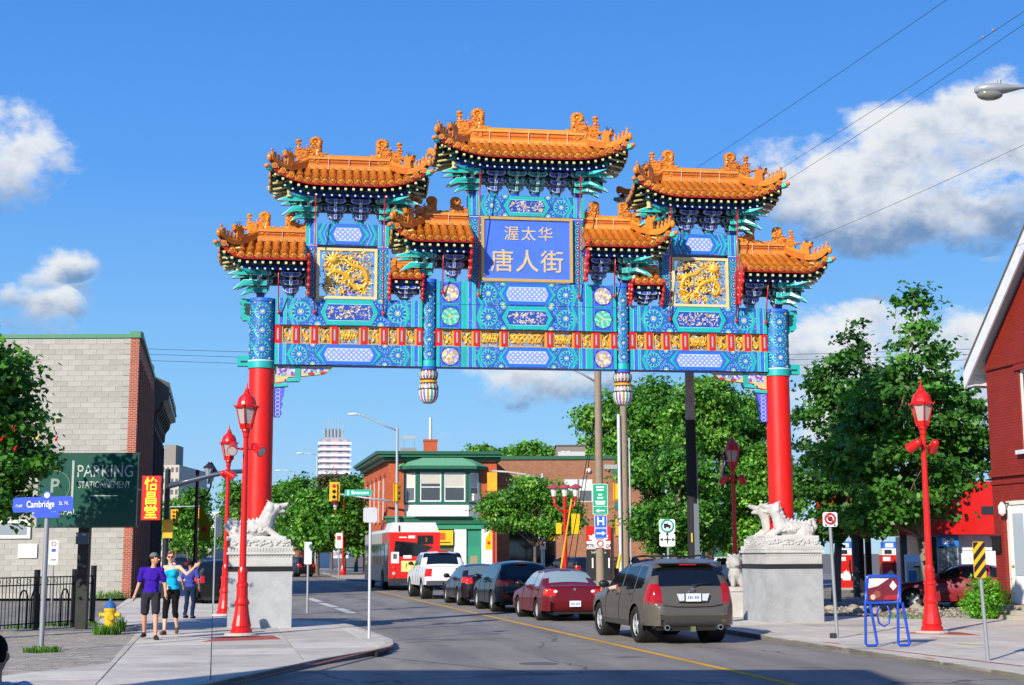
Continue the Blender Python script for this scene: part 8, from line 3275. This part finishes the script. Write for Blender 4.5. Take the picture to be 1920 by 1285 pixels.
def rack(label, base, s, ad):
    t = thing('bicycle_rack', label, 'bicycle rack', base, R_(4), 'blue tube racks with advert panels')
    b = B('1c48b4')
    for x in (-.28 * s, .33 * s):
        b.tube([(x, 0, 1.25 * s), (x - .06, 0, .8 * s), (x - .1 * s, -.05, .06), (x - .07 * s, -.05, .025), (x + .1 * s, -.02, .025), (x + .13 * s, 0, .06), (x + .03, .02, .8 * s)], .026, 7)
    b.tube([(-.31 * s, 0, .8 * s), (-.31 * s, 0, 1.22 * s), (-.27 * s, 0, 1.28 * s), (.27 * s, 0, 1.28 * s), (.32 * s, 0, 1.22 * s), (.32 * s, 0, .8 * s)], .03, 7, None, True)
    b.tube([(-.05 * s, .05, .8 * s), (-.1 * s, .1, .6 * s), (-.06 * s, .12, .42 * s), (.04 * s, .12, .36 * s), (.12 * s, .12, .42 * s), (.16 * s, .1, .6 * s), (.06 * s, .05, .8 * s)], .018, 6)
    b.out('tube_frame', 'gloss', t)
    p = B(ad[0]).box(-.28 * s, .29 * s, -.012, .012, .84 * s, 1.24 * s).out('advert_panel', 'paint', t)
    q = B(ad[1])
    y = -.014
    q.flat([(-.28 * s, 1.24 * s), (-.28 * s, 1.06 * s), (-.1 * s, 1.1 * s), (.12 * s, 1.24 * s)][::1], y, ad[1])
    q.flat([(.0, .86 * s), (.28 * s, .86 * s), (.28 * s, .95 * s), (.05 * s, .93 * s)], y - .001, ad[2])
    q.flat([(.12 * s, 1.1 * s), (.19 * s, 1.02 * s), (.26 * s, 1.1 * s), (.19 * s, 1.2 * s)], y - .002, 'e8dcd8')
    disc(q, -.12 * s, .95 * s, .07 * s, y - .003, '8a4a3c', 10)
    disc(q, -.2 * s, .9 * s, .05 * s, y - .004, 'c8a89a', 10)
    q.out('advert_print', 'paint', p)
rack('blue tube rack with a maroon advert panel at the right kerb', G(1660, 1213, SW), 1.0, ('6a1c28', 'cfc8c4', 'a82030'))
rack('blue tube rack with a yellow advert panel beyond the pedestal on the left', G(384, 1121, SW), 1.0, ('c8b428', '30343a', '6a6420'))

Y = 60.0
p = at(1769, 1040, Y)
k = Y / FPX
H = at(1769, 1006, Y).z
t = thing('phone_booth', 'glass telephone booth with a blue sign beside the red car', 'phone booth', (p.x, Y, 0), .1)
b = B('9aa4a8')
for x in (-.45, -.02, .41):
    for y in (-.45, .41):
        b.box(x, x + .05, y, y + .05, 0, H)
b.box(-.48, .48, -.48, .48, H - .02, H + .06, '7a8488')
b.box(-.46, .46, .42, .46, 0, H, '5a6468')
b.out('booth_frame', 'galv', t)
B('3a4a54').box(-.4, .4, -.43, -.42, .15, H - .5).out('glass_panel', 'glass', t)
B('1c2024').box(-.12, .14, -.2, .1, 1.0, 1.6).out('telephone', 'paint', t)
s_ = B('2a78c8').box(-.47, .47, -.52, -.485, H - .42, H - .02).out('sign_panel', 'paint', t)
text('Bell', .34, 'lettering', 'paint', 'e8eef4', s_, (0, -.525, H - .22), ext=.003, bold=.008)

for i, (px, lab) in enumerate(((1583, 'red and white fuel pump seen just right of the no stopping sign'), (1666, 'red and white fuel pump seen above the blue rack'))):
    Y = 72.0
    p = at(px, 1040, Y)
    k = Y / FPX
    H = at(px, 1016, Y).z
    t = thing('fuel_pump', lab, 'fuel pump', (p.x, Y, 0), 0, 'fuel pumps of the filling station')
    W2 = 15 * k
    b = B('c0201a')
    b.box(-W2, W2, -.3, .3, .1, H * .72)
    b.box(-W2 - .1, W2 + .1, -.5, .5, -.02, .1, '9a9a98')
    b.out('pump_body', 'gloss', t)
    b = B('d8dadc').box(-W2, W2, -.31, .3, H * .721, H * .86)
    b.box(-W2 * .7, W2 * .2, -.316, -.311, H * .74, H * .83, '20262c')
    b.box(-W2 * .9, 0, -.307, -.301, H * .6, H * .68, 'e4e0dc')
    b.out('display', 'paint', t)
    b = B('2a60c0').box(-W2 * .8, W2 * .8, -.2, .2, H * .861, H)
    b.box(-W2 * .5, W2 * .5, -.206, -.201, H * .88, H * .97, 'c8d4e8')
    b.out('top_sign', 'paint', t)
    b = B('e4e4e2')
    b.flat([(x * .5, z * .4 + H * .25) for x, z in leafp], -.304)
    b.out('maple_leaf', 'paint', t)
    B('17181a').tube([(W2 * .5, -.32, H * .62), (W2 * .3, -.42, H * .5), (W2 * .6, -.4, H * .2), (W2 * .9, -.34, H * .4)], .03, 6).out('hose', 'rubber', t)
for (px, Y, lab, h, c) in ((1603, 66, 'tall black sign post left of the blue rack', 4.0, '1b1c1e'), (1614, 66, 'second black post right beside the tallest one', 3.6, '1b1c1e'), (1628, 66, 'third black post nearest the blue rack', 3.4, '222326')):
    p = at(px, 1040, Y)
    t = thing('canopy_post', lab, 'post', (p.x, Y, 0), 0, 'black posts on the filling station lot')
    b = B(c)
    b.box(-.12, .12, -.12, .12, 0, h)
    b.box(-.2, .2, -.2, .2, -.02, .12)
    b.out('post', 'paint', t)
Y = 50.0
p = at(1716, 1040, Y)
t = thing('ice_freezer', 'white ice freezer with blue graphics beside the maple trunk', 'freezer', (p.x, Y, 0), -.2)
b = B('d8dcde')
b.prism([(-.35, 0), (.35, 0), (.35, 1.75), (-.1, 1.75), (-.35, 1.5)], -.35, .35, 'x')
b.out('cabinet', 'paint', t)
b = B('2a70b8')
b.prism([(-.353, .5), (-.35, .5), (-.35, 1.2), (-.353, 1.2)], -.28, .0, 'x', '3a86c0')
b.prism([(-.353, .3), (-.35, .3), (-.35, 1.3), (-.353, 1.3)], .05, .12, 'x', 'd8b020')
b.out('graphic', 'paint', t)
B('3a3c3e').box(-.1, .1, -.38, -.352, 1.3, 1.36).out('handle', 'metal', t)

# ================================================================ people
def person(label, loc, rz, s, J, skin, hair, top, bottom, shoe, sleeve=.5, leg=.5, cap=None, glasses=False, female=False, tank=False, long_hair=False):
    """J: joints in metres for a 1.75 m figure, x to its right as seen from the front (-y side), z up"""
    t = thing('person', label, 'person', loc, rz)
    t.scale = (s,) * 3
    V3 = Vector
    hd = V3(J['head'])
    nk = V3(J.get('neck', (hd.x * .6, .02, 1.47)))
    b = B()
    pel = V3((0, .01, .95))
    ch_ = V3((nk.x * .6, .01, 1.28))
    wd = .88 if female else 1.0
    for (p, r) in ((pel, (.155 * (1.06 if female else 1), .11, .12)), (pel.lerp(ch_, .45), (.135 * wd, .10, .13)), (ch_, (.165 * wd, .115, .15)), (ch_ + V3((0, 0, .1)), (.15 * wd, .09, .08))):
        b.sph(p, r, 14, 10)
    if female:
        for k in (-1, 1):
            b.sph(ch_ + V3((k * .07, -.085, .0)), .06, 10, 8)
    b.cap(nk - V3((0, 0, .06)), hd - V3((0, 0, .08)), .055 if not female else .046, .05, 10)
    b.sph(hd, (.074, .093, .112), 14, 10)
    b.sph(hd + V3(J.get('face', (0, -1, 0))) * .03 + V3((0, 0, -.055)), (.055, .062, .06), 10, 8)
    f = V3(J.get('face', (0, -1, 0))).normalized()
    sd = V3((-f.y, f.x, 0))
    b.cyl(hd + f * .085 + V3((0, 0, .01)), hd + f * .112 + V3((0, 0, -.022)), .009, .018, 7)
    for k in (-1, 1):
        b.sph(hd + sd * (.078 * k) + V3((0, 0, -.01)), (.018, .018, .032), 7, 5)
    for k in ('l', 'r'):
        sh, el, wr = [V3(q) for q in J['arm_' + k]]
        hp, kn, an = [V3(q) for q in J['leg_' + k]]
        am = .86 if female else 1.0
        b.cap(ch_ + V3((0, 0, .12)), sh, .07 * am, .058 * am)
        b.cap(sh, el, .052 * am, .04 * am)
        b.cap(el, wr, .041 * am, .028 * am)
        d = (wr - el).normalized()
        n = d.cross(f)
        n = n.normalized() if n.length > .1 else sd
        pm = wr + d * .055
        b.cap(wr, pm, .03, .036, 8)
        for i in range(4):
            r0 = pm + n * (-.024 + .016 * i) + d * .02
            ln = (.07, .08, .085, .066)[i]
            m_ = r0 + d * ln * .55 + f * .008
            b.cap(r0, m_, .0095, .009, 6)
            b.cap(m_, m_ + (d + f * .5).normalized() * ln * .45, .009, .0075, 6)
        th = wr + d * .025 + n * -.03
        b.cap(th, th + (d * .8 - n * .5 + f * .3).normalized() * .06, .012, .009, 6)
        b.cap(hp, kn, .083, .054)
        b.cap(kn, kn.lerp(an, .35), .052, .053)
        b.cap(kn.lerp(an, .35), an, .053, .034)
        ft = V3(J.get('foot_' + k, (0, -1, 0))).normalized()
        b.cap(an - V3((0, 0, .035)), an + ft * .13 - V3((0, 0, .055)), .04, .03)
    blob(b, 'body', .011, skin, 'skin', t, 4)
    # clothes follow the same joints, a little fuller
    c = B()
    for (p, r) in ((pel + V3((0, 0, .02)), (.168, .125, .1)), (pel.lerp(ch_, .45), (.155 * wd, .118, .15)), (ch_, (.182 * wd, .13, .16 if not tank else .13))):
        c.sph(p, r, 14, 10)
    if not tank:
        c.sph(ch_ + V3((0, 0, .1)), (.17, .105, .085), 12, 8)
    if female:
        for k in (-1, 1):
            c.sph(ch_ + V3((k * .07, -.088, 0)), .068, 10, 8)
    for k in ('l', 'r'):
        sh, el, wr = [V3(q) for q in J['arm_' + k]]
        if tank:
            c.cap(ch_ + V3((.07 * (1 if sh.x > ch_.x else -1), -.05, .08)), ch_ + V3((.085 * (1 if sh.x > ch_.x else -1), .0, .2)), .03, .022)
        else:
            c.cap(ch_ + V3((0, 0, .11)), sh, .082, .07)
            e = sh.lerp(el, sleeve / .5 * .72)
            c.cap(sh, e, .068, .066)
    blob(c, 'shirt', .013, top, 'cloth', t, 3, wr=.014)
    c = B()
    c.sph(pel - V3((0, 0, .03)), (.175, .128, .12), 14, 10)
    for k in ('l', 'r'):
        hp, kn, an = [V3(q) for q in J['leg_' + k]]
        if leg <= .5:
            c.cap(hp, hp.lerp(kn, leg * 2 * .9), .1, .088)
        else:
            c.cap(hp, kn, .095, .068)
            c.cap(kn, kn.lerp(an, (leg - .5) * 2), .068, .06)
    blob(c, 'trousers' if leg > .6 else 'shorts', .013, bottom, 'cloth', t, 3, wr=.012)
    for k in ('l', 'r'):
        an = V3(J['leg_' + k][2])
        ft = V3(J.get('foot_' + k, (0, -1, 0))).normalized()
        c = B()
        c.cap(an - ft * .05 - V3((0, 0, .068)), an + ft * .16 - V3((0, 0, .068)), .04, .042)
        c.cap(an + ft * .02 - V3((0, 0, .04)), an + ft * .1 - V3((0, 0, .05)), .045, .042)
        blob(c, 'shoe', .013, shoe, 'rubber', t, 2)
    h = B(hair)
    up = V3((0, 0, 1))
    h.sph(hd - f * .018 + up * .028, (.084, .098, .1), 12, 8)
    if long_hair:
        h.cap(hd - f * .08 + up * .02, hd - f * .1 - up * .12, .055, .03)
    blob(h, 'hair', .012, hair, 'cloth', t, 1, wr=.012)
    # trim the fringe: the face stands proud of the hair
    fb = B(skin)
    fb.sph(hd + f * .042 - up * .012, (.064, .064, .082), 12, 9)
    fb.sph(hd + f * .04 - up * .06, (.046, .05, .05), 10, 7)
    fb.cyl(hd + f * .098 + up * .008, hd + f * .128 - up * .024, .009, .017, 7)
    fb.out('face', 'skin', t)
    for k in (-1, 1):
        if not glasses:
            B('1a1412').sph(hd + f * .1 + sd * (.026 * k) + up * .012, (.011, .011, .008), 6, 4).out('eye', 'gloss', t)
            B(hair).sph(hd + f * .102 + sd * (.027 * k) + up * .034, (.018, .018, .005), 6, 4).out('eyebrow', 'cloth', t)
    B('9a4a40').sph(hd + f * .098 - up * .05, (.022, .022, .007), 8, 5).out('mouth', 'skin', t)
    if glasses:
        g = B('120c0c')
        for k in (-1, 1):
            g.sph(hd + f * .104 + sd * (.031 * k) + up * .012, (.03, .03, .021), 8, 6)
            g.cyl(hd + f * .09 + sd * (.062 * k) + up * .016, hd + sd * (.082 * k) + up * .012, .006, .006, 5)
        g.cyl(hd + f * .112 + sd * .03 + up * .018, hd + f * .112 - sd * .03 + up * .018, .006, .006, 5)
        g.out('sunglasses', 'gloss', t)
    if cap:
        c = B(cap)
        c.sph(hd + up * .056 - f * .01, (.094, .104, .082), 14, 8)
        c.v = [(x, y, max(z, hd.z + .04)) for x, y, z in c.v]
        br_ = hd + f * .1 + up * .045
        c.add([tuple(hd + sd * .075 + f * .06 + up * .05), tuple(br_ + sd * .06 + f * .06), tuple(br_ + f * .085 - up * .012), tuple(br_ - sd * .06 + f * .06), tuple(hd - sd * .075 + f * .06 + up * .05)], [(0, 1, 2, 3, 4)])
        c.out('cap', 'cloth', t)
    return t

A_ = lambda x, y, z: (x, y, z)
person('man in a purple T-shirt, dark shorts and grey cap looking over his shoulder', G(280, 1199, SW), R_(6), 1.0, {
    'head': (.05, -.01, 1.635), 'neck': (.03, .01, 1.49), 'face': (.9, -.5, 0),
    'arm_l': [(-.19, .01, 1.41), (-.25, .05, 1.13), (-.31, -.08, .9)], 'arm_r': [(.19, .0, 1.4), (.27, .06, 1.14), (.31, -.08, .93)],
    'leg_l': [(-.095, .01, .9), (-.12, .03, .5), (-.13, .16, .14)], 'leg_r': [(.1, .01, .9), (.13, -.14, .51), (.15, -.2, .1)], 'foot_r': (.35, -1, 0), 'foot_l': (-.1, -1, 0)},
    'cc9474', '3a2c22', '3a1a98', '2c2b34', '241a16', .5, .48, '6a6c6c')
person('woman in a turquoise tank top and sunglasses pointing to the right', G(319, 1190, SW), R_(-8), 1.02, {
    'head': (-.03, -.01, 1.635), 'neck': (-.02, .01, 1.49), 'face': (.25, -.95, -.05),
    'arm_l': [(-.165, .01, 1.42), (-.2, -.06, 1.15), (-.08, -.16, 1.04)], 'arm_r': [(.165, .01, 1.42), (.36, -.06, 1.27), (.56, -.13, 1.43)],
    'leg_l': [(-.085, .01, .9), (-.1, -.05, .5), (-.1, -.09, .1)], 'leg_r': [(.085, .01, .9), (.1, -.02, .5), (.09, .14, .16)], 'foot_r': (.4, -1, -.3)},
    'dcac90', '7a3c24', '12a4cc', '131216', '5a4634', .5, .66, None, True, True, True, True)
person('person in a blue shirt and dark jeans walking away behind the couple', G(355, 1160, SW), R_(165), .9, {
    'head': (.06, -.1, 1.62), 'face': (.1, -1, -.2), 'neck': (.03, -.03, 1.48),
    'arm_l': [(-.2, .01, 1.42), (-.29, .02, 1.16), (-.26, -.08, .94)], 'arm_r': [(.2, 0, 1.42), (.28, .03, 1.16), (.26, -.06, .94)],
    'leg_l': [(-.095, .01, .9), (-.09, -.06, .5), (-.08, -.02, .1)], 'leg_r': [(.095, .01, .9), (.1, .0, .5), (.1, .1, .12)]},
    'a87858', '1c1614', '3c4694', '1c2848', '1a1a1c', .5, .98)
Y = 7.2
hp_ = at(-9, 1229, Y)
person('dark haired child in a pale blue shirt cut off by the lower left corner', (hp_.x, Y, hp_.z - 1.64 * .79), R_(176), .79, {
    'head': (0, 0, 1.64), 'face': (.1, -1, 0),
    'arm_l': [(-.2, .01, 1.42), (-.26, .02, 1.14), (-.26, -.06, .9)], 'arm_r': [(.2, 0, 1.42), (.26, .02, 1.14), (.26, -.06, .9)],
    'leg_l': [(-.095, .01, .9), (-.1, -.03, .5), (-.1, 0, .1)], 'leg_r': [(.095, .01, .9), (.1, -.03, .5), (.1, 0, .1)]},
    'b08468', '0e0b0b', '9ab4d4', '24283a', '1a1a1c', .5, .98)

# ================================================================ what stands behind the camera on the left and shades the foreground
t = thing('corner_shop', 'two storey brick shop on the near street corner, casting the foreground shade', 'building', (-12.5, 7.2, 0), -.03)
b = B('8a5a44')
shell(b, 8.6, -16, 9.0, '8a5a44', '55504a')
b.out('wall', 'brick_brown', t)
b = B('2f5a44')
b.box(-.1, 8.7, -16.1, .12, 9.0, 9.25)
b.out('coping', 'paint', t)
b0 = Vector((-8.6, 10.4, SW))
tree('street_tree', 'street tree outside the left of the picture, throwing dappled shade on the pavement', b0, 2.6, .12, [(0, 0, 4.2, 1.1, 1.1, .8), (.7, .3, 5.0, .9, .9, .7), (-.6, 0, 5.2, .9, .9, .7)], 2600, .11, MAPLE, 300)
